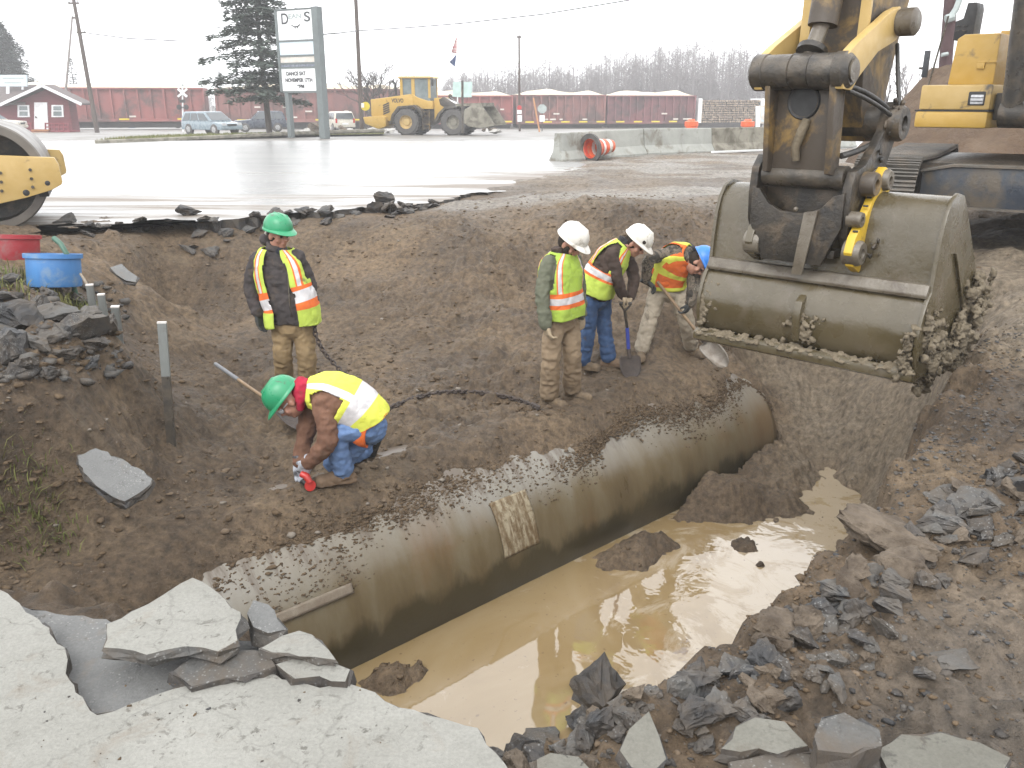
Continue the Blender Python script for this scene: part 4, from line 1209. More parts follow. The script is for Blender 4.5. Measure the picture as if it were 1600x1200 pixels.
# ---- bucket ears (the pair of plates that carry the bucket pins)
for t in (-.34, .42):
    mb = MB()
    sg = 1
    ear = [(-.40, 1.08), (-.38, 1.22), (-.28, 1.26), (-.20, 1.20), (-.10, 1.02), (.12, .80), (.16, .70), (.10, .60), (-.02, .54), (-.10, .60), (-.14, .9)]
    mb.prism(ear, FA, t - .03, t + .03)
    e = exb(mb, 'bucket_ear', M['yel_bright'] if t > 0 else M['clay_steel'], bevel=.006)
    for (a_, z_, r_) in ((-.29, 1.17, .075), (.06, .69, .09)):
        mb = MB(); mb.lathe([(0, t - .05), (r_, t - .05), (r_, t + .05), (r_ * .85, t + .07), (r_ * .4, t + .07), (r_ * .35, t + .05), (0, t + .05)], W(a_, z_, 0), EL, 18)
        exb(mb, 'pin_boss', M['clay_bright'], smooth=40, parent=e)
mb = MB()
for k in range(7):
    q = .08 + .13 * k; a_ = -.20 + .33 * q; z_ = 1.20 - .42 * q
    mb.box(W(a_ + .004, z_ + .004, .43), (.035, .012, .007), rot=Matrix.Rotation(-ANG, 3, 'Z') @ Matrix.Rotation(.9, 3, 'X'))
exb(mb, 'scale_marks', M['black'], parent=e)
# ---- quick coupler
mb = MB()
cp_side = [(-.62, 1.66), (-.52, 1.70), (-.42, 1.64), (-.36, 1.50), (-.10, 1.28), (.06, 1.24), (.10, 1.14), (.11, .96), (.08, .80), (.02, .70), (-.12, .70), (-.22, .86), (-.38, 1.1), (-.60, 1.46)]
cpl = [(-.30, 1.32), (-.16, 1.36), (.02, 1.33), (.10, 1.24), (.12, 1.05), (.10, .86), (.02, .74), (-.12, .70), (-.22, .86), (-.34, 1.1)]
mb.prism(cpl, FA, -.39, -.33)
mb.prism(cp_side, FA, .31, .375)
# front cross plate with a scooped top
cross = [(-.36, 1.10), (-.30, 1.09), (-.22, .99), (-.12, .945), (.08, .94), (.18, .985), (.26, 1.07), (.34, 1.10), (.34, .86), (.27, .70), (.22, .58), (-.24, .58), (-.28, .70), (-.36, .84)]
FC = Matrix(((EL.x, 0, EA.x, EO.x), (EL.y, 0, EA.y, EO.y), (0, 1, 0, 0), (0, 0, 0, 1)))
mb.prism(cross, FC, .085, .125)
mb.prism([(-.30, .60), (.28, .60), (.28, .95), (-.30, .95)], FC, -.30, -.26)
mb.box(W(-.10, .66, 0), (.58, .34, .06), rot=Matrix.Rotation(-ANG, 3, 'Z'))
mb.prism([(-.33, .75), (.31, .75), (.31, 1.16), (-.33, 1.16)], FC, -.08, -.05)  # plate added so that the hollow behind the cross plate stays dark
cpo = exb(mb, 'quick_coupler', M['dark_steel'], bevel=.008)
mb = MB(); mb.prism([(.07, .95), (.17, .97), (.10, .50), (.02, .50)], FC, .13, .15)
exb(mb, 'latch_strap', M['clay_bright'], bevel=.004, parent=cpo)
mb = MB()
for t, z in ((.0, .965), (.12, .93), (.12, .90)): mb.sphere(W(.13, z, t), .018, 8, 6)
exb(mb, 'bolt_heads', M['clay_bright'], parent=cpo)
for (a_, z_, r_, t0, t1) in ((.02, 1.19, .085, -.31, .30),):
    mb = MB(); mb.lathe([(0, t0), (r_, t0), (r_, t1), (0, t1)], W(a_, z_, 0), EL, 20)
    exb(mb, 'lower_link_pin', M['grey_steel'], smooth=40, parent=cpo)
for (a_, z_, r_, t0, t1, nm, mt) in ((-.52, 1.55, .125, -.30, .45, 'stick_end_pin', 'dark_steel'), (-.10, 1.15, .085, .36, .47, 'side_pin', 'yel_dirty'), (.06, .92, .055, .36, .46, 'lock_pin', 'clay_bright')):
    mb = MB(); mb.lathe([(0, t0), (r_, t0), (r_, t1 - .02), (r_ * .9, t1), (r_ * .45, t1), (r_ * .4, t1 - .025), (0, t1 - .025)], W(a_, z_, 0), EL, 22)
    exb(mb, nm, M[mt], smooth=40, parent=cpo)
# ---- bucket link (H-link) in front
mb = MB()
lk_t0, lk_t1 = -.235, .19
FL_ = FC
mb.prism([(-.27, 1.80), (.24, 1.80), (.225, 1.5), (.20, 1.24), (-.235, 1.24), (-.26, 1.5)], FC, .06, .09)
mb.prism([(.02, 1.20), (.16, 1.22), (.23, 1.85), (.06, 1.85)], FA, -.275, -.235)
mb.prism([(.02, 1.20), (.16, 1.22), (.23, 1.85), (.06, 1.85)], FA, .19, .235)
lko = exb(mb, 'bucket_link', M['yel_dirty'], bevel=.006)
mb = MB(); mb.lathe([(0.001, .088), (.10, .088), (.115, .10), (.125, .088)], W(0, 1.70, -.04), EA, 24)
mb.lathe([(0.0, .093), (.10, .093)], W(0, 1.70, -.04), EA, 24)
exb(mb, 'link_opening', M['black'], smooth=40, parent=lko)
mb = MB()
for seg in ([W(.10, 1.58, .0), W(.13, 1.50, -.015), W(.125, 1.40, -.05), W(.12, 1.30, -.04)],):
    mb.path(seg, [.03, .035, .03, .025], 8)
exb(mb, 'lug', M['mud_clot'], smooth=60, parent=lko)
# ---- pin tube at the top of the link
mb = MB()
mb.lathe([(0, -.40), (.105, -.40), (.125, -.38), (.125, -.30), (.118, -.295), (.118, -.11), (.108, -.105), (.112, -.10), (.112, .03), (.106, .035), (.118, .04), (.118, .19), (.112, .20), (.126, .205), (.126, .27), (.10, .30), (.09, .31), (0, .31)], W(.15, 1.895, 0), EL, 28)
exb(mb, 'link_pin_tube', M['grey_steel'], smooth=35)
mb = MB(); mb.lathe([(0, .305), (.07, .305), (.075, .325), (0, .33)], W(.15, 1.895, 0), EL, 14)
exb(mb, 'pin_cap', M['clay_bright'], smooth=35)
# ---- idler links from the tube back to the stick
for t0, t1 in ((-.36, -.30), (.225, .285)):
    mb = MB()
    mb.prism([(.22, 1.78), (.26, 1.9), (.20, 2.0), (.05, 2.08), (-.45, 2.30), (-.60, 2.34), (-.70, 2.28), (-.70, 2.18), (-.58, 2.11), (-.30, 2.03), (-.02, 1.86), (.08, 1.77)], FA, t0, t1)
    exb(mb, 'idler_link', M['yel_pale'], bevel=.006)
mb = MB(); mb.lathe([(0, -.42), (.075, -.42), (.085, -.38), (.085, .30), (.095, .30), (.095, .40), (.07, .42), (0, .42)], W(-.60, 2.235, 0), EL, 20)
exb(mb, 'idler_pin', M['clay_bright'], smooth=40)
# ---- stick: a tapered box from the tip pin up to the boom
top = (-1.9, 5.3)
stick_poly = [(-.62, 1.42), (-.46, 1.42), (-.34, 1.62), (-.26, 2.1), (-.30, 3.0), (-.60, 4.6), (-.95, 5.35), (-1.5, 5.65), (-2.2, 5.55), (-2.5, 5.1), (-2.1, 4.5), (-1.25, 3.0), (-.90, 2.2), (-.72, 1.6)]
mb = MB(); mb.prism(stick_poly, FA, -.25, .20)
so_ = exb(mb, 'stick', M['yel_dirty'], bevel=.012)
mb = MB()
for t in (-.235, .185):
    mb.prism([(-.255, 2.1), (-.225, 2.1), (-.265, 3.0), (-.55, 4.5), (-.59, 4.5), (-.295, 3.0)], FA, t - .035, t + .035)
exb(mb, 'stick_flange', M['yel_pale'], parent=so_)
# bucket cylinder
mb = MB(); mb.path([W(.13, 1.92, -.04), W(-.08, 2.25, -.03)], [.055, .055], 14)
cyl = exb(mb, 'cylinder_rod', M['clay_bright'], smooth=60)
mb = MB(); mb.path([W(-.06, 2.20, -.03), W(-.12, 2.5, -.03), W(-.42, 4.6, 0)], [.10, .105, .105], 18)
exb(mb, 'cylinder_barrel', M['yel_dirty'], smooth=60)
mb = MB(); mb.lathe([(0, -.08), (.10, -.08), (.10, .08), (0, .08)], W(.13, 1.92, -.035), EL, 18); mb.lathe([(.06, .09), (.105, .11), (.105, .15), (.06, .17)], W(.13, 1.92, -.035), EA * -.55 + Vector((0, 0, .8)), 18)
exb(mb, 'rod_eye', M['dark_steel'], smooth=40)
# hoses
mb = MB()
def sag(p0, p1, s, n=10, side=Vector((0, 0, 0))):
    out = []
    for i in range(n + 1):
        k = i / n; q = p0.lerp(p1, k); q = q + Vector((0, 0, -s * 4 * k * (1 - k))) + side * (4 * k * (1 - k)); out.append(q)
    return out
mb.path(sag(W(.10, 1.80, .26), W(-.5, 1.62, .36), -.03), .018, 8)
mb.path(sag(W(.10, 1.77, .27), W(-.5, 1.57, .40), -.02), .016, 8)
mb.path(sag(W(.02, 1.34, .24), W(-.5, 1.48, .36), .02), .022, 8)
mb.path(sag(W(-.5, 1.60, .42), W(-.75, 2.1, .24), .03), .016, 8)
exb(mb, 'hydraulic_hose', M['rubber_hose'], smooth=60)
mb = MB()
lumps(mb, [(W(-.47, 1.6, .40), .10, 20), (W(-.35, 1.35, .37), .07, 10), (W(.0, .72, .53), .07, 12)], 9)
mc = exb(mb, 'caked_grease', M['dark_steel'], smooth=179); remesh(mc, .010, 1); noise_push(mc, .01, 30, 2., 3)

# ---- boom (mostly above the picture) and its foot
boom_poly = [(-1.75, 5.55), (-2.2, 5.9), (-3.2, 6.0), (-4.3, 5.5), (-5.1, 4.4), (-5.75, 3.0), (-6.2, 1.95), (-6.65, 1.75), (-6.85, 2.1), (-6.5, 3.0), (-6.0, 4.3), (-5.2, 5.6), (-4.3, 6.35), (-3.0, 6.6), (-2.0, 6.35), (-1.6, 5.9)]
mb = MB(); mb.prism(boom_poly, FA, -.08, .46)
exb(mb, 'boom', M['yel_dirty'], bevel=.015)
for t in (-.19, .62):
    mb = MB(); mb.path([W(-5.75, 1.55, t), W(-5.45, 3.3, t)], [.115, .115], 16)
    exb(mb, 'boom_cylinder', M['grey_steel'], smooth=60)
    mb = MB(); mb.path([W(-5.45, 3.3, t), W(-5.1, 4.6, t)], [.07, .07], 16)
    exb(mb, 'boom_cylinder_rod', M['clay_bright'], smooth=60)
mb = MB(); mb.lathe([(0, -.30), (.15, -.30), (.15, .72), (0, .72)], W(-5.75, 1.55, 0), EL, 18)
exb(mb, 'boom_foot_pin', M['dark_steel'], smooth=40)

# ---- upper structure; body panels measured on the cross plane at a = -6
BF = -6.05
def panel(mb, u0, v0, u1, v1, a0, a1):
    t0, z0 = AFp(u0, v0, a0); t1, z1 = AFp(u1, v1, a0)
    mb.prism([(t0, z1), (t1, z1), (t1, z0), (t0, z0)], FC, a1, a0)
    return t0, t1, z1, z0
mb = MB()
t0, t1, zl, zh = panel(mb, 1440, 133, 1545, 172, BF, BF - 4.6)
body = exb(mb, 'body', M['yel_pale'], bevel=.03, smooth=40)
mb = MB(); mb.prism([(t0 - .03, zl - .22), (t1, zl - .22), (t1, zl - .02), (t0 - .03, zl - .02)], FC, BF - 4.7, BF + .02)
exb(mb, 'lower_skirt', M['yel_clean'], bevel=.04, smooth=40)
mb = MB(); mb.prism([(t0 - .045, zl - .02), (t1, zl - .02), (t1, zl), (t0 - .045, zl)], FC, BF - 4.5, BF - .01)
exb(mb, 'seam', M['black'])
tt0, tt1, tzl, tzh = AFp(1480, 130, BF - .3)[0], AFp(1552, 130, BF - .3)[0], zh, AFp(1500, 54, BF - .3)[1]
mb = MB(); mb.prism([(tt0, tzl), (tt1, tzl), (tt1, tzh), (tt0 + .12, tzh), (tt0 + .04, tzh - .05)], FC, BF - 3.2, BF - .3)
tank = exb(mb, 'tool_box', M['yel_clean'], bevel=.03, smooth=40)
mb = MB(); mb.prism([(tt0 + .33, tzl + .26), (tt1, tzl + .26), (tt1, tzl + .28), (tt0 + .33, tzl + .28)], FC, BF - .32, BF - .285); mb.prism([(tt0 + .33, tzl + .19), (tt0 + .42, tzl + .19), (tt0 + .42, tzl + .26), (tt0 + .33, tzl + .26)], FC, BF - .32, BF - .27)
exb(mb, 'latch', M['yel_clean'], bevel=.005, parent=tank)
# headlight
hu = AFp(1526, 154, BF)
mb = MB(); mb.prism([(hu[0] - .10, hu[1] - .085), (hu[0] + .10, hu[1] - .085), (hu[0] + .10, hu[1] + .085), (hu[0] - .10, hu[1] + .085)], FC, BF - .05, BF + .012)
hb = exb(mb, 'headlight', M['black'], bevel=.02)
mb = MB(); mb.prism([(hu[0] - .065, hu[1] - .068), (hu[0] + .085, hu[1] - .068), (hu[0] + .085, hu[1] + .045), (hu[0] - .065, hu[1] + .045)], FC, BF, BF + .03)
exb(mb, 'lens', M['lamp_glass'], bevel=.02, parent=hb)
mb = MB()
for dz in (-.03, .01): mb.box(W(BF + .035, hu[1] + dz, hu[0] + .01), (.15, .006, .008), rot=Matrix.Rotation(-ANG, 3, 'Z'))
exb(mb, 'lamp_guard', M['black'], parent=hb)
# exhaust stack
et, ez = AFp(1508, 50, BF - 1.0)
mb = MB(); mb.prism([(et - .14, ez - .1), (et + .10, ez - .1), (et + .11, ez + .28), (et + .09, ez + .36), (et - .02, ez + .36), (et - .05, ez + .17), (et - .14, ez + .14)], FC, BF - 1.3, BF - 1.0)
eo_ = exb(mb, 'exhaust_box', M['black'], bevel=.01)
mb = MB()
for i in range(2):
    for j in range(2):
        mb.box(W(BF - .985, ez + .02 + .06 * j, et - .10 + .09 * i), (.05, .008, .014), rot=Matrix.Rotation(-ANG, 3, 'Z'))
exb(mb, 'vent_slot', M['grey_steel'], parent=eo_)
mb = MB(); mb.prism([(tt0 + .5, tzh), (tt1 - .2, tzh), (tt1 - .2, tzh + .07), (tt0 + .5, tzh + .07)], FC, BF - 1.4, BF - 1.0)
exb(mb, 'engine_cover', M['yel_clean'], bevel=.01)
# mirror on a rod
mt_, mz_ = AFp(1447, 100, BF - .2)
mb = MB(); mb.box(W(BF - .2, mz_, mt_), (.075, .03, .33), rot=Matrix.Rotation(-ANG, 3, 'Z'))
mo = exb(mb, 'mirror', M['mirror_dark'], bevel=.012)
mb = MB(); p1 = W(BF - .2, AFp(1451, 133, BF - .2)[1], AFp(1451, 133, BF - .2)[0]); p2 = W(BF - .2, AFp(1482, 25, BF - .2)[1], AFp(1482, 25, BF - .2)[0])
mb.path([p1, p2], .012, 6); mb.path([W(BF - .2, mz_ - .05, mt_ - .02), W(BF - .2, mz_ - .05, mt_ - .08)], .015, 6)
exb(mb, 'mirror_rod', M['grey_steel'], parent=mo)
# rest of the upper body: centre frame, cab on the far side, counterweight
mb = MB(); mb.prism([(t1 + .02, zl - .12), (1.6, zl - .12), (1.6, zh - .1), (t1 + .02, zh - .1)], FC, BF - 4.2, BF - .12)
exb(mb, 'centre_frame', M['dark_steel'], bevel=.02)
mb = MB(); mb.prism([(.58, zh - .1), (1.6, zh - .1), (1.55, zh + 1.7), (.63, zh + 1.7)], FC, BF - 1.9, BF - .2)
exb(mb, 'cab', M['yel_clean'], bevel=.05)
mb = MB(); mb.prism([(.66, zh + .15), (1.5, zh + .15), (1.47, zh + 1.55), (.69, zh + 1.55)], FC, BF - .2, BF - .18)
exb(mb, 'cab_window', M['lamp_glass'])
mb = MB(); mb.prism([(t0, zl - .2), (1.6, zl - .2), (1.6, zh + .5), (t0, zh + .5)], FC, BF - 5.4, BF - 4.65)
exb(mb, 'counterweight', M['yel_clean'], bevel=.08)
# swing ring
UA = math.radians(32)
UC = Vector((6.45, 11.55, 0)); UF = Vector((-math.sin(UA), -math.cos(UA), 0)); UR = Vector((math.cos(UA), -math.sin(UA), 0))
RC_ = W(BF - 2.3, 0, .30)
mb = MB(); mb.lathe([(.5, 1.02), (.80, 1.02), (.80, 1.10), (.75, 1.12), (.75, zl - .24), (.4, zl - .24)], RC_, (0, 0, 1), 48)
exb(mb, 'swing_ring', M['grey_steel'], smooth=40)
mb = MB()
for k in range(72):
    q = 2 * math.pi * k / 72; mb.box(RC_ + Vector((math.cos(q) * .815, math.sin(q) * .815, 1.14)), (.04, .03, .07), rot=(0, 0, q))
exb(mb, 'ring_teeth', M['dark_steel'])
# undercarriage frame (x fwd, y up, z lateral)
FU = Matrix(((UF.x, 0, UR.x, UC.x), (UF.y, 0, UR.y, UC.y), (0, 1, 0, 0), (0, 0, 0, 1)))
def track_path():
    L, r, zc = 1.72, .44, .52
    pts = []
    for k in range(11): q = math.pi / 2 - math.pi * k / 10; pts.append((L + r * math.cos(q), zc + (r + .08) * math.sin(q)))
    for k in range(1, 20): pts.append((L - 2 * L * k / 20, zc - r - .08))
    for k in range(11): q = -math.pi / 2 - math.pi * k / 10; pts.append((-L + r * math.cos(q), zc + (r + .08) * math.sin(q)))
    for k in range(1, 20): pts.append((-L + 2 * L * k / 20, zc + r + .08 - .03 * math.sin(math.pi * k / 20)))
    return pts
for side in (-1, 1):
    tc = side * 1.16; hw = .36
    pts = track_path(); n = len(pts)
    mb = MB()
    for i in range(n):
        p = Vector(pts[i]); q = Vector(pts[(i + 1) % n]); d = (q - p).normalized(); nn = Vector((-d.y, d.x))
        if (p + q).length: pass
        a0, a1 = p, p + d * ((q - p).length * .94)
        out = nn if (nn.dot(p - Vector((0, .52))) > 0) else -nn
        mb.prism([tuple(a0), tuple(a1), tuple(a1 + out * .03), tuple(a0 + out * .03)], FU, tc - hw, tc + hw)
        for s in (.12, .45, .78):
            b0 = p + (q - p) * s
            mb.prism([tuple(b0 + out * .03), tuple(b0 + d * .022 + out * .03), tuple(b0 + d * .018 + out * .06), tuple(b0 + d * .004 + out * .06)], FU, tc - hw, tc + hw)
    exb(mb, 'track', M['track'], smooth=None)
    mb = MB(); mb.prism([(-1.7, .3), (1.7, .3), (1.75, .55), (1.5, .80), (-1.5, .80), (-1.75, .55)], FU, tc - .2, tc + .2)
    for x in (-1.72, 1.72): mb.lathe([(0, -.12), (.40, -.12), (.40, .12), (0, .12)], UC + UF * x + UR * tc + Vector((0, 0, .52)), UR, 24)
    exb(mb, 'track_frame', M['dark_steel'], bevel=.01)
# front cross beam of the carbody
beam = [(-.80, .62), (.80, .60), (.80, 1.0), (-.45, 1.0), (-.80, .93)]
FB = Matrix(((UR.x, 0, UF.x, UC.x), (UR.y, 0, UF.y, UC.y), (0, 1, 0, 0), (0, 0, 0, 1)))
mb = MB(); mb.prism([(-.80, .52), (2.0, .52), (2.0, .97), (-.48, .97), (-.80, .90)], FB, 1.5, 1.66)
bm_o = exb(mb, 'cross_beam', M['navy'], bevel=.008)
mb = MB(); mb.prism([(-.82, .905), (-.48, .975), (2.0, .975), (2.0, 1.0), (-.49, 1.0), (-.82, .93)], FB, 1.42, 1.70)
mb.prism([(-.82, .50), (2.0, .50), (2.0, .522), (-.82, .522)], FB, 1.42, 1.72)
exb(mb, 'beam_flange', M['track'], parent=bm_o)
mb = MB(); mb.prism([(-.7, .5), (.7, .5), (.9, 1.0), (-.9, 1.0)], FB, -1.2, 1.4)
exb(mb, 'carbody', M['dark_steel'])
# ================================================================ the crew
def cloth(name, c1, c2=None, scale=14, rough=0.85, bump=0.35, dirt=(0.09, 0.068, 0.048), damt=0.2, dscale=5, spec=0.2):
    return nmat(name, c1, c2 or tuple(x * .72 for x in c1), scale, rough, bump, 30, dirt=dirt, dscale=dscale, damt=damt, spec=spec, bdist=.012)
M['skin'] = nmat('weathered_skin', (0.36, 0.190, 0.130), (0.30, 0.145, 0.100), 20, 0.5, 0.1, spec=.4)
M['lime'] = cloth('lime_vest_fabric', (0.42, 0.53, 0.085), (0.37, 0.47, 0.075), damt=.02)
M['lime_dull'] = cloth('faded_lime_vest_fabric', (0.30, 0.42, 0.06), (0.26, 0.36, 0.06), damt=.05)
M['yell'] = cloth('yellow_vest_fabric', (0.58, 0.60, 0.085), (0.52, 0.55, 0.08), damt=.02)
M['orange'] = cloth('orange_vest_fabric', (0.62, 0.135, 0.03), (0.55, 0.12, 0.03), damt=.02)
M['silver'] = nmat('silver_reflective_tape', (0.52, 0.50, 0.50), (0.42, 0.41, 0.42), 20, 0.35, spec=.6)
M['charcoal'] = cloth('charcoal_jacket', (0.055, 0.047, 0.046), (0.035, 0.031, 0.031), damt=.12)
M['sage'] = cloth('sage_jacket', (0.115, 0.120, 0.085), (0.085, 0.090, 0.064), damt=.12)
M['brown'] = cloth('dark_brown_jacket', (0.060, 0.042, 0.034), (0.038, 0.027, 0.022), damt=.1)
M['tan_brown'] = cloth('rust_brown_work_jacket', (0.165, 0.088, 0.058), (0.115, 0.060, 0.040), damt=.1)
M['khaki'] = cloth('tan_work_trousers', (0.235, 0.170, 0.092), (0.205, 0.145, 0.078), damt=.06)
M['khaki2'] = cloth('muddy_tan_trousers', (0.245, 0.185, 0.122), (0.210, 0.156, 0.102), damt=.10)
M['cream'] = cloth('cream_work_trousers', (0.35, 0.305, 0.24), (0.30, 0.26, 0.20), damt=.12)
M['jeans'] = cloth('blue_jeans', (0.050, 0.092, 0.185), (0.036, 0.066, 0.140), damt=.15)
M['jeans_pale'] = cloth('pale_blue_jeans', (0.135, 0.215, 0.385), (0.10, 0.165, 0.31), damt=.08)
M['green_hat'] = nmat('green_helmet_plastic', (0.020, 0.235, 0.105), (0.018, 0.205, 0.092), 9, 0.35, spec=.5, dirt=(.06, .05, .04), dscale=9, damt=.05)
M['white_hat'] = nmat('white_helmet_plastic', (0.60, 0.58, 0.53), (0.52, 0.50, 0.45), 9, 0.35, spec=.5, dirt=(.2, .17, .13), dscale=7, damt=.15)
M['blue_hat'] = nmat('blue_helmet_plastic', (0.025, 0.165, 0.52), (0.02, 0.14, 0.46), 9, 0.35, spec=.5)
M['glove_grey'] = cloth('dark_grey_glove', (0.045, 0.048, 0.048), damt=.1)
M['glove_tan'] = cloth('pale_leather_glove', (0.36, 0.29, 0.20), damt=.2)
M['glove_bi'] = nmat('grey_white_glove', (0.34, 0.36, 0.40), (0.05, 0.05, 0.055), 9, 0.7, .2, lo=.45, hi=.55)
M['boot'] = cloth('muddy_tan_boot', (0.175, 0.130, 0.085), (0.105, 0.078, 0.052), damt=.4)
M['boot_br'] = cloth('brown_boot', (0.165, 0.115, 0.076), (0.125, 0.085, 0.056), damt=.2)
M['boot_blk'] = cloth('black_boot', (0.025, 0.024, 0.023), damt=.4)
M['red_cloth'] = cloth('crimson_hood', (0.36, 0.018, 0.045), (0.27, 0.014, 0.034), damt=0)
M['hair_dk'] = cloth('dark_hair', (0.028, 0.020, 0.015), damt=0)
M['hood_dk'] = cloth('dark_hood', (0.040, 0.038, 0.042), damt=.05)
M['dark_tee'] = cloth('dark_shirt', (0.018, 0.020, 0.028), damt=0)
M['fleece'] = cloth('cream_fleece', (0.42, 0.40, 0.36), damt=0)
def mat_camo():
    m, nt, b = nodes_of('camouflage_jacket')
    tc = nt.nodes.new('ShaderNodeTexCoord')
    n = noise_node(nt, tc.outputs['Object'], 9, 3, .6, .8)
    r = ramp_node(nt, [(0.38, (0.030, 0.026, 0.020)), (0.45, (0.115, 0.092, 0.068)), (0.55, (0.060, 0.050, 0.035)), (0.62, (0.17, 0.15, 0.12))], n.outputs[0])
    r.color_ramp.interpolation = 'CONSTANT'
    nt.links.new(r.outputs[0], b.inputs['Base Color']); b.inputs['Roughness'].default_value = .85
    return m
M['camo'] = mat_camo()

def cr(P, s):
    """Catmull-Rom through a list of vectors (or floats), s in 0..len-1"""
    n = len(P); i = min(int(s), n - 2); t = s - i
    p0, p1, p2, p3 = P[max(i - 1, 0)], P[i], P[i + 1], P[min(i + 2, n - 1)]
    return 0.5 * ((2 * p1) + (p2 - p0) * t + (2 * p0 - 5 * p1 + 4 * p2 - p3) * t * t + (3 * p1 - p0 - 3 * p2 + p3) * t ** 3)

def limb(mb, pts, rs, n=14, sub=5):
    pts = [Vector(p) for p in pts]
    P = []; R = []
    for k in range((len(pts) - 1) * sub + 1):
        s = k / sub
        P.append(cr(pts, s)); R.append(max(.004, cr([float(r) for r in rs], s)))
    mb.path(P, R, n)
    mb.sphere(P[0], R[0] * .99, n, 8); mb.sphere(P[-1], R[-1] * .99, n, 8)

class Torso:
    """elliptical trunk along a spine; used for jacket and vest"""
    def __init__(self, cs, ab, right, front):
        self.c = [Vector(c) for c in cs]; self.a = [q[0] for q in ab]; self.b = [q[1] for q in ab]
        self.r = Vector(right).normalized(); self.f = Vector(front).normalized()
    def frame(self, h):
        n = len(self.c) - 1; s = h * n
        c = cr(self.c, s); e = .02
        t = (cr(self.c, min(n, s + e)) - cr(self.c, max(0, s - e))).normalized()
        r = (self.r - t * self.r.dot(t)).normalized()
        f = r.cross(t).normalized()
        if f.dot(self.f) < 0: f = -f
        return c, r, f, t, cr(self.a, s), cr(self.b, s)
    def point(self, h, th, off=0.0):
        c, r, f, t, a, b = self.frame(h)
        ct, st = math.cos(th), math.sin(th)
        k = 0.82     # slightly squared section
        x = math.copysign(abs(st) ** k, st); y = math.copysign(abs(ct) ** k, ct)
        return c + r * (x * (a + off)) + f * (y * (b + off))
    def loft(self, mb, h0=0.0, h1=1.0, nh=14, nt=28, off=0.0):
        vs = [self.point(h0 + (h1 - h0) * i / nh, 2 * math.pi * k / nt, off) for i in range(nh + 1) for k in range(nt)]
        fs = [(i * nt + k, i * nt + (k + 1) % nt, (i + 1) * nt + (k + 1) % nt, (i + 1) * nt + k) for i in range(nh) for k in range(nt)]
        fs.append(tuple(range(nt - 1, -1, -1))); fs.append(tuple(nh * nt + k for k in range(nt)))
        mb.add(vs, fs)

def sole(u, v, S=1.1):
    """ankle above the spot of ground seen at (u, v)"""
    p = hit(u, v); return p + Vector((0, 0, .072 * S))

class Crew:
    def __init__(self, label, y, base):
        self.y = y
        self.o = Vector(base)
        self.e = thing('person', label, 'person', tuple(base))
    def J(self, u, v, dy=0.0): return PY(u, v, self.y + dy)
    def part(self, mb, name, mats, vox=None, sm=2, push=None, smooth=179, parent=None, label=None):
        mb.v = [tuple(Vector(p) - self.o) for p in mb.v]
        o = mb.build(name, mats, parent or self.e, smooth=smooth)
        if vox: remesh(o, vox, sm)
        for q in (push or ()): noise_push(o, *q)
        if label: o['label'] = label
        return o

def frame_mat(c, right, front, up):
    return Matrix(((right.x, front.x, up.x, c.x), (right.y, front.y, up.y, c.y), (right.z, front.z, up.z, c.z), (0, 0, 0, 1)))
def orient(front, up):
    f = Vector(front).normalized(); u = Vector(up); u = (u - f * u.dot(f)).normalized(); return f.cross(u).normalized(), f, u

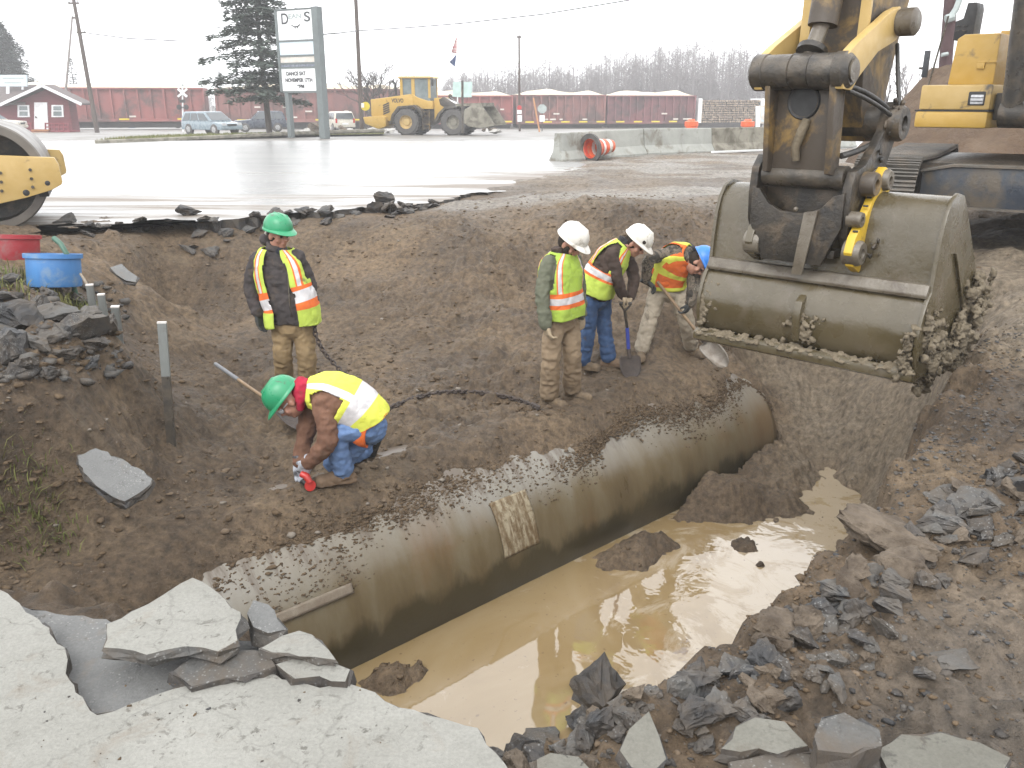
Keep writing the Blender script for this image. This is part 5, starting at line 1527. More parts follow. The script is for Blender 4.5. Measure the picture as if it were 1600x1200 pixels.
def head(cw, c, front, up, neck_to, hat, hat_tilt=0.0, hair=None, beard=False, S=1.10, marks=None):
    r, f, u = orient(front, up)
    P = lambda x, y, z: c + r * (x * S) + f * (y * S) + u * (z * S)
    mb = MB()
    R3 = Matrix((tuple(r), tuple(f), tuple(u))).transposed()
    mb.sphere(P(0, -.012, .03), .1 * S, 18, 12, s=(.80, .98, 1.05), rot=R3)
    mb.sphere(P(0, .012, -.045), .08 * S, 16, 10, s=(.80, .95, 1.0), rot=R3)       # jaw
    mb.sphere(P(0, .055, -.088), .034 * S, 10, 8, s=(1.1, .9, .8), rot=R3)           # chin
    mb.path([P(0, .082, .012), P(0, .112, -.026), P(0, .088, -.040)], [.010 * S, .017 * S, .013 * S], 8)   # nose
    mb.sphere(P(0, .088, .024), .04 * S, 10, 6, s=(1.5, .35, .35), rot=R3)           # brow
    mb.sphere(P(0, .086, -.062), .022 * S, 10, 6, s=(1.4, .5, .45), rot=R3)          # lips
    for s in (-1, 1):
        mb.sphere(P(s * .082, -.01, -.012), .03 * S, 10, 8, s=(.35, .75, 1.1), rot=R3)
        mb.sphere(P(s * .045, .062, -.03), .03 * S, 10, 8, s=(1, .6, .9), rot=R3)    # cheeks
    mb.path([P(0, -.02, -.05), c.lerp(neck_to, .75), neck_to], [.062 * S, .062 * S, .075 * S], 14)
    hd = mb
    # helmet
    hb = MB()
    tl = Matrix.Rotation(hat_tilt, 3, r)
    hf, hu = tl @ f, tl @ u
    H = lambda x, y, z: c + u * .062 * S + r * (x * S) + hf * (y * S) + hu * (z * S)
    nt, nh = 36, 12
    vs = []; fs = []
    for i in range(nh + 1):
        q = (math.pi / 2) * i / nh
        for k in range(nt):
            t = 2 * math.pi * k / nt
            x = math.sin(t); y = math.cos(t)
            rib = 1 + .022 * math.exp(-(x / .16) ** 2) * math.cos(q) * (1 if True else 0)
            rr_ = math.cos(q) ** .72
            vs.append(H(.122 * x * rr_, .145 * y * rr_ - .006, .132 * math.sin(q) * rib + .0))
    for i in range(nh):
        for k in range(nt):
            k2 = (k + 1) % nt; fs.append((i * nt + k, i * nt + k2, (i + 1) * nt + k2, (i + 1) * nt + k))
    hb.add(vs, fs)
    # brim: narrow all round, long peak in front
    ring = []
    for lev in range(4):
        for k in range(nt):
            t = 2 * math.pi * k / nt; x = math.sin(t); y = math.cos(t)
            pk = max(0, y) ** 3
            w = (.008 + .052 * pk); g = (0, .6, 1, .9)[lev]
            vz = (0.004, -.004 - .006 * pk, -.012 - .014 * pk, -.018 - .014 * pk)[lev]
            ring.append(H((.122 + w * g) * x, (.145 + w * g) * y - .006, vz))
    hb.add(ring, [(l * nt + k, l * nt + (k + 1) % nt, (l + 1) * nt + (k + 1) % nt, (l + 1) * nt + k) for l in range(3) for k in range(nt)])
    for off in (-.045, 0, .045):      # ridges
        hb.path([H(off, .118, .055), H(off, .06, .128 if not off else .118), H(off, -.06, .130 if not off else .120), H(off, -.125, .05)], [.004, .008, .008, .004], 6)
    ho = cw.part(hb, 'hard_hat', hat, smooth=60)
    mb2 = MB()
    for s in (-1, 1):
        mb2.sphere(P(s * .033, .083, .005), .0125 * S, 8, 6)
    cw.part(mb2, 'eyes', M['hair_dk'])
    if hair:
        mb3 = MB()
        mb3.sphere(P(0, -.03, .0), .1 * S, 16, 10, s=(.86, .92, .85), rot=R3)
        cw.part(mb3, 'hair', hair)
    if beard:
        mb4 = MB()
        mb4.sphere(P(0, .035, -.085), .06 * S, 14, 10, s=(1.15, 1.0, .95), rot=R3)
        for s in (-1, 1): mb4.sphere(P(s * .058, .012, -.045), .045 * S, 10, 8, s=(.6, .9, 1.3), rot=R3)
        cw.part(mb4, 'beard', M['hair_dk'], .008, 1, [(.004, 60)])
    if marks:
        for (x, y, z, rad, mt) in marks:
            mb5 = MB(); n_ = (r * x + hf * y + hu * z).normalized()
            p = H(.124 * x, .145 * y, .134 * z)
            mb5.sphere(p, rad, 10, 6, s=(1, 1, .25), rot=n_.to_track_quat('Z', 'Y').to_matrix())
            cw.part(mb5, 'sticker', mt, parent=ho)
    return hd

def glove(cw, wrist, fingers_to, palm_n, mat, curl=.9, S=1.0, name='glove', thumb=1):
    """a gloved hand: palm, four unequal curling fingers and a thumb from the side of the palm"""
    d = (Vector(fingers_to) - Vector(wrist)).normalized(); n = Vector(palm_n); n = (n - d * n.dot(d)).normalized(); s = d.cross(n)
    w = Vector(wrist)
    mb = MB()
    P = lambda a, b, c_: w + d * (a * S) + s * (b * S) + n * (c_ * S)
    for b in (-.03, -.01, .01, .03):
        mb.path([P(-.01, b * .7, 0), P(.045, b, 0), P(.09, b * 1.05, .002)], [.020 * S, .020 * S, .016 * S], 8)
        mb.sphere(P(-.01, b * .7, 0), .020 * S, 8, 6)
    mb.path([P(-.06, 0, 0), P(-.02, 0, 0)], [.044 * S, .036 * S], 12)
    for b, L in ((-.033, .072), (-.011, .082), (.011, .078), (.033, .060)):
        q = P(.09, b * 1.05, .002); ang = 0; pts = [q]
        for k, f_ in enumerate((.45, .32, .23)):
            ang += curl * (.55, .75, .5)[k]
            q = q + (d * math.cos(ang) + n * math.sin(ang)) * (L * f_ * S * 1.1); pts.append(q)
        mb.path(pts, [.0125 * S, .012 * S, .011 * S, .0095 * S], 8); mb.sphere(pts[-1], .0095 * S, 8, 6)
    t0 = P(.018, -.036 * thumb, .004); t1 = P(.052, -.060 * thumb, .022); t2 = P(.082, -.058 * thumb, .048)
    mb.path([t0, t1, t2], [.017 * S, .0145 * S, .011 * S], 8); mb.sphere(t2, .011 * S, 8, 6)
    return cw.part(mb, name, mat, .006, 1)

def boot(cw, ankle, toe, mat, S=1.0, up=None, shaft=None):
    a = Vector(ankle); t = Vector(toe); f = (t - a); L = .20 * S
    u = Vector(up) if up is not None else Vector((0, 0, 1))
    f = (f - u * f.dot(u)).normalized(); s = f.cross(u)
    mb = MB()
    g = a - u * .075 * S          # sole centre under the ankle
    P = lambda x, y, z: g + f * (x * S) + s * (y * S) + u * (z * S)
    R3 = Matrix((tuple(f), tuple(s), tuple(u))).transposed()
    mb.sphere(P(-.035, 0, .038), .05 * S, 14, 8, s=(1.05, .85, .85), rot=R3)
    mb.sphere(P(.055, 0, .042), .06 * S, 14, 8, s=(1.35, .78, .78), rot=R3)
    mb.sphere(P(.135, 0, .034), .055 * S, 14, 8, s=(1.15, .95, .70), rot=R3)
    mb.path([P(-.015, 0, .04), P(.0, 0, .10), shaft if shaft is not None else P(.0, 0, .17)], [.055 * S, .052 * S, .058 * S], 14)
    sole = [(-.085, -.036), (-.05, -.042), (.05, -.036), (.13, -.050), (.185, -.036), (.20, 0), (.185, .036), (.13, .050), (.05, .036), (-.05, .042), (-.085, .036)]
    fr = frame_mat(g, f, s, u)
    mb.prism([(x * S, y * S) for x, y in sole], fr, -.002, .024 * S)
    return cw.part(mb, 'boot', mat, .008, 1, [(.003, 30)])

def vest(cw, T, pat, mats, h0=.0, h1=1.0, openf=0.0, off=.022, arm=(.50, .90, .62), nh=56, nt=96, name='vest', neckgap=.0, hem=0.012):
    vs = []; fs = []; mi = []
    for i in range(nh + 1):
        h = h0 + (h1 - h0) * i / nh
        for k in range(nt):
            th = -math.pi + 2 * math.pi * k / nt
            w = 1.0 + .35 * float(vnoise(th * 1.4, h * 3, 7.0))
            p = T.point(h, th, off * w + hem * max(0, .25 - h) * 4 * .4)
            vs.append(p)
    for i in range(nh):
        h = h0 + (h1 - h0) * (i + .5) / nh
        for k in range(nt):
            th = -math.pi + 2 * math.pi * (k + .5) / nt
            if abs(th) < openf * (1.0 + .12 * math.sin(h * 5)): continue
            if arm[0] < h < arm[1]:
                m_ = (h - arm[0]) / (arm[1] - arm[0]); wdt = arm[2] * math.sin(math.pi * min(1, .12 + .88 * m_) ** .8) ** .5 if m_ < .95 else arm[2] * .4
                if abs(abs(th) - math.pi / 2) < wdt: continue
            k2 = (k + 1) % nt
            fs.append((i * nt + k, i * nt + k2, (i + 1) * nt + k2, (i + 1) * nt + k)); mi.append(pat(th, h))
    mb = MB(); mb.v = [tuple(p) for p in vs]; mb.f = fs; mb.m = mi
    mb.v = [tuple(Vector(p) - cw.o) for p in mb.v]
    me = mb.mesh(name)
    bm = bmesh.new(); bm.from_mesh(me)
    bmesh.ops.delete(bm, geom=[v for v in bm.verts if not v.link_faces], context='VERTS')
    bmesh.ops.recalc_face_normals(bm, faces=bm.faces)
    bm.to_mesh(me); bm.free()
    o = finish(me, name, mats, cw.e, smooth=179, fix=False)
    so = o.modifiers.new('thick', 'SOLIDIFY'); so.thickness = .008; so.offset = 0
    apply_mods(o)
    noise_push(o, .010, 9, 3., 3)
    return o

def pat_std(vcen=.80, vw=.15, band=(.20, .34), orange=True, back=True):
    """vertical tapes over the shoulders and one tape round the waist, each silver with orange edges"""
    def f(th, h):
        a = abs(th)
        if band and band[0] < h < band[1]:
            q = (h - band[0]) / (band[1] - band[0])
            return 2 if .24 < q < .76 else (1 if orange else 0)
        for c in ((vcen, math.pi - vcen) if back else (vcen,)):
            d = abs(a - c)
            if h > (band[1] if band else 0):
                if d < vw * .5: return 2
                if d < vw: return 1 if orange else 0
        return 0
    return f

WR = [(.012, 6, 1., 3, (1, 1, .8), True)]
def trousers(cw, hips, legs, mat, hip_ab=(.175, .135), rs=(.098, .083, .080), vox=.013, right=None, waist=None):
    mb = MB()
    for L in legs:
        pts = [L[0], L[1], Vector(L[2]).lerp(Vector(L[1]), .10)]
        limb(mb, pts, [rs[0], rs[1], rs[2]])
    c = sum((Vector(L[0]) for L in legs), Vector()) / len(legs)
    R3 = None
    r_ = Vector(right).normalized()
    up = (Vector(waist) - c).normalized(); f_ = r_.cross(up).normalized()
    R3 = Matrix((tuple(r_), tuple(f_), tuple(up))).transposed()
    mb.sphere(c + up * .02, 1.0, 20, 12, s=(hip_ab[0], hip_ab[1], .15), rot=R3)
    mb.sphere(c.lerp(Vector(waist), .8), 1.0, 20, 12, s=(hip_ab[0] * .92, hip_ab[1] * .92, .12), rot=R3)
    return cw.part(mb, 'trousers', mat, vox, 2, [(.010, 7., 2., 3, (1, 1, 1.5), True), (.004, 26., 1., 2)])

def jacket(cw, T, arms, mat, rs=(.078, .064, .056), vox=.012, collar=None):
    mb = MB(); T.loft(mb)
    for A in arms:
        limb(mb, A, list(rs) if len(A) == 3 else list(rs) + [rs[-1]])
    if collar: mb.path([collar[0], collar[1]], [.092, .080], 16)
    return cw.part(mb, 'jacket', mat, vox, 2, [(.010, 8., 3., 3, (1, 1, 1.3), True), (.004, 28., 1., 2)])

def core(mb, T, legs, arms):
    """slim continuous body inside the clothes"""
    T.loft(mb, .02, .98, 10, 16, off=-.05)
    for A in arms: limb(mb, [A[0], A[1], A[2]], [.04, .035, .03], 10, 3)
    for L in legs: limb(mb, [L[0], L[1], L[2]], [.055, .045, .035], 10, 3)
    c = sum((Vector(L[0]) for L in legs), Vector()) / 2
    mb.path([c, T.c[0], T.c[1]], [.08, .08, .08], 10)

# ------------------------------------------------------------ 1: standing, green helmet, open vest
def person_green_standing():
    b = hit(462, 603); y = b.y
    cw = Crew('man standing in a green hard hat and open lime vest over a charcoal jacket', y, b)
    J = cw.J
    sh1, sh2 = J(403, 404, .02), J(464, 402, -.0)
    el1, el2 = J(392, 447, .02), J(484, 446, .06)
    wr1, wr2 = J(403, 488, -.06), J(489, 482, .02)
    hip1, hip2 = J(441, 512), J(473, 511)
    kn1, kn2 = J(442, 556, -.03), J(479, 556, -.03)
    an1, an2 = sole(446, 607), sole(481, 604)
    R_ = (sh2 - sh1).normalized(); Fd = Vector((.12, -1, 0))
    T = Torso([J(457, 503), J(455, 480), J(445, 450, .01), J(438, 420, .02), J(434, 400, .02), J(433, 386, .02)], [(.232, .165), (.235, .175), (.235, .165), (.225, .15), (.175, .12), (.085, .08)], R_, Fd)
    arms = [(sh1, el1, wr1), (sh2, el2, wr2)]; legs = [(hip1, kn1, an1), (hip2, kn2, an2)]
    hc = J(435, 367, 0)
    hd = head(cw, hc, (.80, -.62, -.16), (.03, -.02, 1), J(433, 390, .02), M['green_hat'], hat_tilt=.02, hair=M['hair_dk'])
    core(hd, T, legs, arms); cw.part(hd, 'body', M['skin'], .009, 1)
    jacket(cw, T, arms, M['charcoal'], (.082, .072, .062))
    trousers(cw, None, legs, M['khaki'], (.205, .155), (.110, .098, .090), right=R_, waist=T.c[1])
    vest(cw, T, pat_std(.78, .20, (.20, .40)), [M['lime'], M['orange'], M['silver']], h0=-.04, h1=.965, openf=.38, arm=(.46, .80, .36), off=.042)
    mb = MB(); mb.path([J(431, 392, .03), J(433, 382, .03)], [.105, .10], 18); mb.sphere(J(414, 374, .1), .06, 10, 8)
    cw.part(mb, 'hood', M['charcoal'], .010, 2, [(.006, 20)])
    mb = MB(); c_ = J(418, 364, .06); mb.sphere(c_, .028, 10, 8, s=(1.2, 1, .9))
    cw.part(mb, 'fleece_lining', M['fleece'], .008, 1)
    mb = MB(); mb.sphere(J(438, 395, -.055), .06, 12, 8, s=(.9, .5, .9))
    cw.part(mb, 'shirt', M['dark_tee'])
    mb = MB(); mb.path([J(447, 402, -.13), J(450, 430, -.172), J(452, 470, -.185), J(456, 496, -.175)], .0055, 6)
    cw.part(mb, 'zip', M['clay_bright'])
    glove(cw, J(403, 493, -.06), J(407, 512, -.07), Vector((.5, -.2, 0)) * 1, M['glove_grey'], curl=.55, S=1.05)
    glove(cw, J(489, 484, .02), J(492, 498, .0), Vector((-.6, -.6, 0)), M['glove_grey'], curl=1.1, S=1.0)
    boot(cw, an1, an1 + Vector((-.05, -.3, 0)), M['boot'], 1.1); boot(cw, an2, an2 + Vector((.06, -.3, 0)), M['boot'], 1.1)
    return cw
cwA = person_green_standing()

# ------------------------------------------------------------ 2: white helmet, sage jacket, seen from his right side
def person_sage():
    b = hit(877, 630); y = b.y
    cw = Crew('bearded man in a white hard hat and sage jacket looking down beside the chain', y, b)
    J = cw.J
    sh1, sh2 = J(857, 412, -.10), J(897, 408, .16)
    el1, el2 = J(848, 462, -.20), J(905, 455, .22)
    wr1, wr2 = J(853, 506, -.27), J(908, 492, .12)
    hip1, hip2 = J(866, 502, -.07), J(888, 500, .08)
    kn1, kn2 = J(861, 556, -.10), J(894, 554, .05)
    an1, an2 = sole(858, 632), sole(893, 622)
    R_ = (sh1 - sh2).normalized(); Fd = Vector((.85, -.52, 0))
    T = Torso([J(878, 494), J(877, 470), J(876, 445), J(877, 420, .01), J(879, 405, .02), J(881, 393, .02)], [(.20, .165), (.20, .17), (.205, .16), (.205, .145), (.165, .115), (.08, .075)], R_, Fd)
    arms = [(sh1, el1, wr1), (sh2, el2, wr2)]; legs = [(hip1, kn1, an1), (hip2, kn2, an2)]
    hd = head(cw, J(891, 381, -.01), (.70, -.48, -.52), (.45, -.28, .85), J(881, 396, .02), M['white_hat'], hair=M['hair_dk'], beard=True,
              marks=[(.75, .25, .45, .022, M['red_cloth'])])
    core(hd, T, legs, arms); cw.part(hd, 'body', M['skin'], .009, 1)
    jacket(cw, T, arms, M['sage'], (.082, .074, .064))
    trousers(cw, None, legs, M['khaki2'], (.175, .15), (.108, .096, .098), right=R_, waist=T.c[1])
    vest(cw, T, pat_std(.75, .19, (.16, .34)), [M['lime_dull'], M['orange'], M['silver']], h0=.0, h1=.955, openf=.0, arm=(.38, .90, .62))
    mb = MB(); mb.path([J(880, 400, .03), J(876, 384, .03)], [.085, .095], 18)
    cw.part(mb, 'hood', M['brown'], .010, 2, [(.006, 20)])
    glove(cw, J(853, 508, -.27), J(858, 528, -.29), Vector((.8, .3, 0)), M['glove_tan'], curl=.9, S=1.1)
    glove(cw, J(908, 494, .12), J(910, 512, .1), Vector((-.6, .6, 0)), M['glove_tan'], curl=.8, S=1.0)
    boot(cw, an1, an1 + Vector((.22, -.16, 0)), M['boot'], 1.15); boot(cw, an2, an2 + Vector((.26, -.10, 0)), M['boot'], 1.15)
    return cw
cwB = person_sage()

# ------------------------------------------------------------ 3: white helmet, brown jacket, jeans, leaning on a spade
def person_jeans():
    b = hit(932, 575); y = b.y
    cw = Crew('man in white hard hat, brown jacket and jeans leaning on a blue handled spade', y, b)
    J = cw.J
    sh1, sh2 = J(955, 398, -.16), J(975, 392, .16)
    el1, el2 = J(964, 432, -.20), J(990, 430, .16)
    wr1, wr2 = J(972, 460, -.12), J(985, 462, .04)
    hip1, hip2 = J(922, 468, -.08), J(940, 466, .08)
    kn1, kn2 = J(918, 518, -.04), J(945, 518, .06)
    an1, an2 = sole(910, 576), sole(951, 571)
    R_ = (sh1 - sh2).normalized(); Fd = Vector((.85, -.40, -.35))
    T = Torso([J(930, 464), J(936, 445), J(945, 425), J(957, 405), J(966, 392, .0), J(976, 381)], [(.185, .155), (.195, .165), (.205, .16), (.205, .145), (.165, .115), (.08, .075)], R_, Fd)
    arms = [(sh1, el1, wr1), (sh2, el2, wr2)]; legs = [(hip1, kn1, an1), (hip2, kn2, an2)]
    hd = head(cw, J(993, 381, -.02), (.72, -.42, -.62), (.55, -.22, .80), J(976, 386), M['white_hat'], hair=M['hair_dk'],
              marks=[(.8, .1, .42, .022, M['hair_dk']), (.72, .55, .25, .026, M['hair_dk'])])
    core(hd, T, legs, arms); cw.part(hd, 'body', M['skin'], .009, 1)
    jacket(cw, T, arms, M['brown'], (.078, .068, .056))
    trousers(cw, None, legs, M['jeans'], (.175, .145), (.105, .088, .086), right=R_, waist=T.c[1])
    vest(cw, T, pat_std(.72, .17, (.30, .44)), [M['lime'], M['orange'], M['silver']], h0=.06, h1=.955, openf=.0, arm=(.42, .92, .62))
    mb = MB(); mb.path([J(972, 388, .02), J(980, 373, .02)], [.085, .09], 18)
    cw.part(mb, 'hood', M['hood_dk'], .010, 2, [(.006, 20)])
    glove(cw, J(972, 460, -.12), J(982, 474, -.08), Vector((.3, .3, -1)), M['glove_tan'], curl=1.1, S=1.1)
    glove(cw, J(984, 463, .04), J(977, 476, -.04), Vector((-.3, -.4, -1)), M['glove_tan'], curl=1.1, S=1.0)
    boot(cw, an1, an1 + Vector((.25, -.10, 0)), M['boot'], 1.1); boot(cw, an2, an2 + Vector((.27, -.08, 0)), M['boot_br'], 1.1)
    return cw
cwC = person_jeans()

# ------------------------------------------------------------ 4: blue helmet, orange vest, bent over a shovel
def person_blue():
    b = hit(1042, 556); y = b.y
    cw = Crew('man in a blue hard hat and orange vest bent over digging with a shovel', y, b)
    J = cw.J
    sh1, sh2 = J(1046, 398, -.12), J(1084, 418, -.16)
    el1, el2 = J(1016, 405, -.24), J(1083, 448, -.25)
    wr1, wr2 = J(1010, 438, -.22), J(1078, 474, -.30)
    hip1, hip2 = J(1028, 455, .02), J(1058, 455, .02)
    kn1, kn2 = J(1016, 498, -.08), J(1072, 500, -.10)
    an1, an2 = sole(1001, 558), sole(1080, 553)
    R_ = Vector((1, .05, -.3)).normalized(); Fd = Vector((.35, -.75, -.65))
    T = Torso([J(1042, 446, .03), J(1044, 432, .0), J(1050, 418, -.05), J(1060, 406, -.12), J(1070, 400, -.18), J(1080, 398, -.24)], [(.185, .15), (.195, .155), (.205, .155), (.205, .145), (.16, .115), (.08, .075)], R_, Fd)
    arms = [(sh1, el1, wr1), (sh2, el2, wr2)]; legs = [(hip1, kn1, an1), (hip2, kn2, an2)]
    hd = head(cw, J(1090, 411, -.27), (.42, -.30, -.86), (.86, -.10, .45), J(1080, 402, -.22), M['blue_hat'], hair=M['hair_dk'])
    core(hd, T, legs, arms); cw.part(hd, 'body', M['skin'], .009, 1)
    jacket(cw, T, arms, M['camo'], (.082, .070, .056))
    trousers(cw, None, legs, M['cream'], (.185, .15), (.108, .094, .088), right=R_, waist=T.c[1])
    def pt(th, h):
        d = abs(abs(th) - (.9 if h < .6 else .75))
        if abs(th) > 2.2: return 1
        if d < .2 or h < .10 or .36 < h < .48: return 1
        return 0
    vest(cw, T, pt, [M['orange'], M['yell']], h0=.02, h1=.955, openf=.0, arm=(.48, .92, .60))
    mb = MB(); mb.path([J(1074, 402, -.15), J(1084, 396, -.2)], [.09, .10], 18); mb.sphere(J(1076, 392, -.13), .085, 12, 8)
    cw.part(mb, 'hood', M['hood_dk'], .010, 2, [(.006, 20)])
    glove(cw, J(1010, 440, -.22), J(1024, 450, -.22), Vector((.2, -.3, -1)), M['glove_grey'], curl=1.0, S=1.05)
    glove(cw, J(1078, 475, -.30), J(1070, 490, -.30), Vector((-.6, .3, -.3)), M['glove_grey'], curl=1.0, S=1.05)
    boot(cw, an1, an1 + Vector((-.03, -.28, 0)), M['boot'], 1.1); boot(cw, an2, an2 + Vector((.14, -.24, 0)), M['boot'], 1.1)
    return cw
cwD = person_blue()

# ------------------------------------------------------------ 5: kneeling with a cutting tool
def person_kneeling():
    b = hit(540, 766); y = b.y + .05
    cw = Crew('man kneeling in a green hard hat, red hood and yellow vest, working at the pipe', y, b)
    J = cw.J
    sh1, sh2 = J(505, 632, -.14), J(486, 622, .16)
    el1, el2 = J(512, 688, -.22), J(478, 678, .10)
    wr1, wr2 = J(482, 722, -.18), J(468, 722, .0)
    hip1, hip2 = J(572, 668, -.06), J(582, 672, .12)
    kn1, kn2 = J(528, 678, -.12), J(522, 722, .10)
    an1, an2 = sole(538, 762, 1.9), sole(574, 716, 1.3)
    R_ = Vector((0.15, 1, 0)).normalized(); Fd = Vector((-.55, 0, -.8))
    T = Torso([J(576, 660, .02), J(568, 648, .02), J(549, 632, .02), J(522, 619, .02), J(502, 614, .02), J(480, 613, .02)], [(.175, .150), (.19, .155), (.205, .155), (.21, .145), (.17, .12), (.085, .08)], R_, Fd)
    arms = [(sh1, el1, wr1), (sh2, el2, wr2)]; legs = [(hip1, kn1, an1), (hip2, kn2, an2)]
    hd = head(cw, J(452, 626, 0), (-.62, -.22, -.76), (-.70, -.10, .62), J(474, 616, .02), M['green_hat'], hair=None)
    core(hd, T, legs, arms); cw.part(hd, 'body', M['skin'], .009, 1)
    jacket(cw, T, arms, M['tan_brown'], (.088, .080, .058))
    trousers(cw, None, legs, M['jeans_pale'], (.165, .145), (.110, .094, .086), right=R_, waist=T.c[1])
    def pt(th, h):
        a = abs(th)
        if abs(a - 2.35) < .17 and h > .28: return 2
        if .26 < h < .42: return 2
        if h < .03 or a < .12: return 1
        return 0
    vest(cw, T, pt, [M['yell'], M['orange'], M['silver']], h0=-.10, h1=.955, openf=.30, arm=(.48, .90, .62))
    mb = MB(); mb.path([J(484, 618, .0), J(472, 606, .0), J(466, 600, .03)], [.10, .095, .07], 18); mb.path([J(470, 640, -.06), J(468, 620, -.08), J(470, 604, -.04)], [.03, .035, .03], 10)
    cw.part(mb, 'hood', M['red_cloth'], .010, 2, [(.008, 16)])
    # safety glasses pushed back with their band
    mb = MB(); r, f, u = orient((-.62, -.22, -.76), (-.70, -.10, .62)); c = J(452, 626, 0)
    for s in (-1, 1): mb.sphere(c + r * (.036 * s) + f * .098 + u * .004, .026, 10, 6, s=(1, .5, .8))
    mb.path([c - r * .08 + f * .06 + u * .01, c - r * .088 - f * .02 + u * .01], .006, 6); mb.path([c + r * .08 + f * .06 + u * .01, c + r * .088 - f * .02 + u * .01], .006, 6)
    cw.part(mb, 'safety_glasses', M['lamp_glass'])
    glove(cw, J(480, 724, -.18), J(470, 744, -.14), Vector((-.2, .8, -.3)), M['glove_bi'], curl=1.0, S=1.1)
    glove(cw, J(467, 724, .0), J(470, 748, -.04), Vector((.3, -.8, 0)), M['glove_bi'], curl=1.0, S=1.1)
    boot(cw, an1, an1 + Vector((-.26, -.08, -.02)), M['boot_br'], 1.2)
    boot(cw, an2 + Vector((.03, 0, .05)), an2 + Vector((.0, .03, -.3)), M['boot_blk'], 1.1, up=Vector((-.9, -.2, .35)))
    return cw
cwE = person_kneeling()

# ================================================================ hand tools, chain
M['wood_handle'] = nmat('ash_wood_handle', (0.24, 0.165, 0.095), (0.17, 0.115, 0.07), 10, 0.6, stretch=(1, 1, .2))
M['blue_paint'] = nmat('blue_handle_paint', (0.035, 0.055, 0.28), (0.03, 0.045, 0.22), 10, 0.4)
M['worn_steel'] = nmat('worn_muddy_blade', (0.19, 0.17, 0.145), (0.12, 0.10, 0.08), 8, 0.4, .2, metal=.3, dirt=(.085, .065, .045), dscale=9, damt=.4)
M['rust_iron'] = nmat('dark_rusty_iron', (0.028, 0.021, 0.018), (0.05, 0.035, 0.027), 14, 0.7, .3)
M['grey_grip'] = nmat('grey_rubber_grip', (0.16, 0.165, 0.175), None, 10, 0.6)
M['red_tool'] = nmat('red_tool_plastic', (0.42, 0.03, 0.025), (0.34, 0.025, 0.02), 10, 0.4)

def world_thing(name, label, cat, at, group=None):
    t = thing(name, label, cat, tuple(at), 0, group)
    def add(mb, nm, mats, smooth=40, **kw):
        mb.v = [tuple(Vector(p) - Vector(at)) for p in mb.v]
        return mb.build(nm, mats, t, smooth=smooth, **kw)
    return t, add
def blade_mesh(tip, root, side, w, dish, back=.0, round_=True):
    """shovel blade between root (socket) and tip"""
    d = Vector(tip) - Vector(root); L = d.length; d.normalize(); s = Vector(side); s = (s - d * s.dot(d)).normalized(); n = d.cross(s)
    mb = MB(); nu, nv = 12, 10; vs = []
    for i in range(nu + 1):
        t = i / nu
        hw = w / 2 * (math.sqrt(max(0, 1 - max(0, (t - .45) / .55) ** 2.2)) if round_ else 1) * (1 if t > .06 else .75)
        for k in range(nv + 1):
            q = -1 + 2 * k / nv
            vs.append(Vector(root) + d * (L * t) + s * (hw * q) + n * (dish * (q * q - 1) * (1 - .5 * t)))
    mb.add(vs, [(i * (nv + 1) + k, i * (nv + 1) + k + 1, (i + 1) * (nv + 1) + k + 1, (i + 1) * (nv + 1) + k) for i in range(nu) for k in range(nv)])
    return mb
def solid(o, t=.004):
    m = o.modifiers.new('t', 'SOLIDIFY'); m.thickness = t; m.offset = 0; return o

# spade under the leaning man's hands
yC = cwC.y - .12
top, sock, rt, tp = PY(977, 480, yC), PY(982, 545, yC), PY(984, 556, yC - .02), PY(987, 592, yC - .10)
t, add = world_thing('spade', 'blue handled round point spade standing under the gloves of the man in jeans', 'spade', tp)
mb = MB(); mb.path([PY(976, 484, yC), PY(980, 512, yC)], .017, 10); add(mb, 'shaft', M['dark_steel'])
mb = MB(); mb.path([PY(980, 512, yC), sock], .021, 10); add(mb, 'blue_grip', M['blue_paint'])
mb = MB(); mb.path([PY(968, 474, yC), PY(987, 474, yC)], .016, 8); mb.path([PY(968, 474, yC), PY(976, 486, yC)], .01, 8); mb.path([PY(987, 474, yC), PY(977, 486, yC)], .01, 8); add(mb, 'handle', M['dark_steel'])
mb = MB(); mb.path([sock, rt + Vector((0, 0, -.02))], [.02, .026], 10); add(mb, 'socket', M['rust_iron'])
solid(add(blade_mesh(tp, rt, (1, 0, 0), .235, .03), 'blade', M['rust_iron'], smooth=60))
# long handled shovel of the bent man
yD = cwD.y - .28
a0, a1, b0, b1 = PY(1027, 440, yD + .10), PY(1097, 529, yD - .10), PY(1101, 534, yD - .11), PY(1136, 573, yD - .30)
t, add = world_thing('shovel', 'long wooden handled shovel held by the bent man in the orange vest', 'shovel', b1)
mb = MB(); mb.path([a0, a0.lerp(a1, .5), a1], .018, 10); add(mb, 'handle', M['wood_handle'])
mb = MB(); mb.path([a1.lerp(a0, .06), b0], [.022, .028], 10); add(mb, 'socket', M['rust_iron'])
solid(add(blade_mesh(b1, b0, (1, -.2, .7), .21, .035), 'blade', M['worn_steel'], smooth=60))
# shovel lying behind the kneeling man
a0, a1 = PZ(337, 569, -.90), PZ(440, 628, -1.0)
a1.z = hgt(a1.x, a1.y) + .12
t, add = world_thing('shovel', 'shovel with grey grip end leaning behind the kneeling man', 'shovel', a1)
mb = MB(); mb.path([a0.lerp(a1, .34), a1], .017, 10); add(mb, 'handle', M['wood_handle'])
mb = MB(); mb.path([a0, a0.lerp(a1, .36)], [.021, .021], 10); mb.sphere(a0, .021, 10, 6); add(mb, 'grip', M['grey_grip'])
b1 = a1 + (a1 - a0).normalized() * .32; b1.z = hgt(b1.x, b1.y) + .03
solid(add(blade_mesh(b1, a1, (0.3, 1, 0), .2, .03), 'blade', M['rust_iron'], smooth=60))
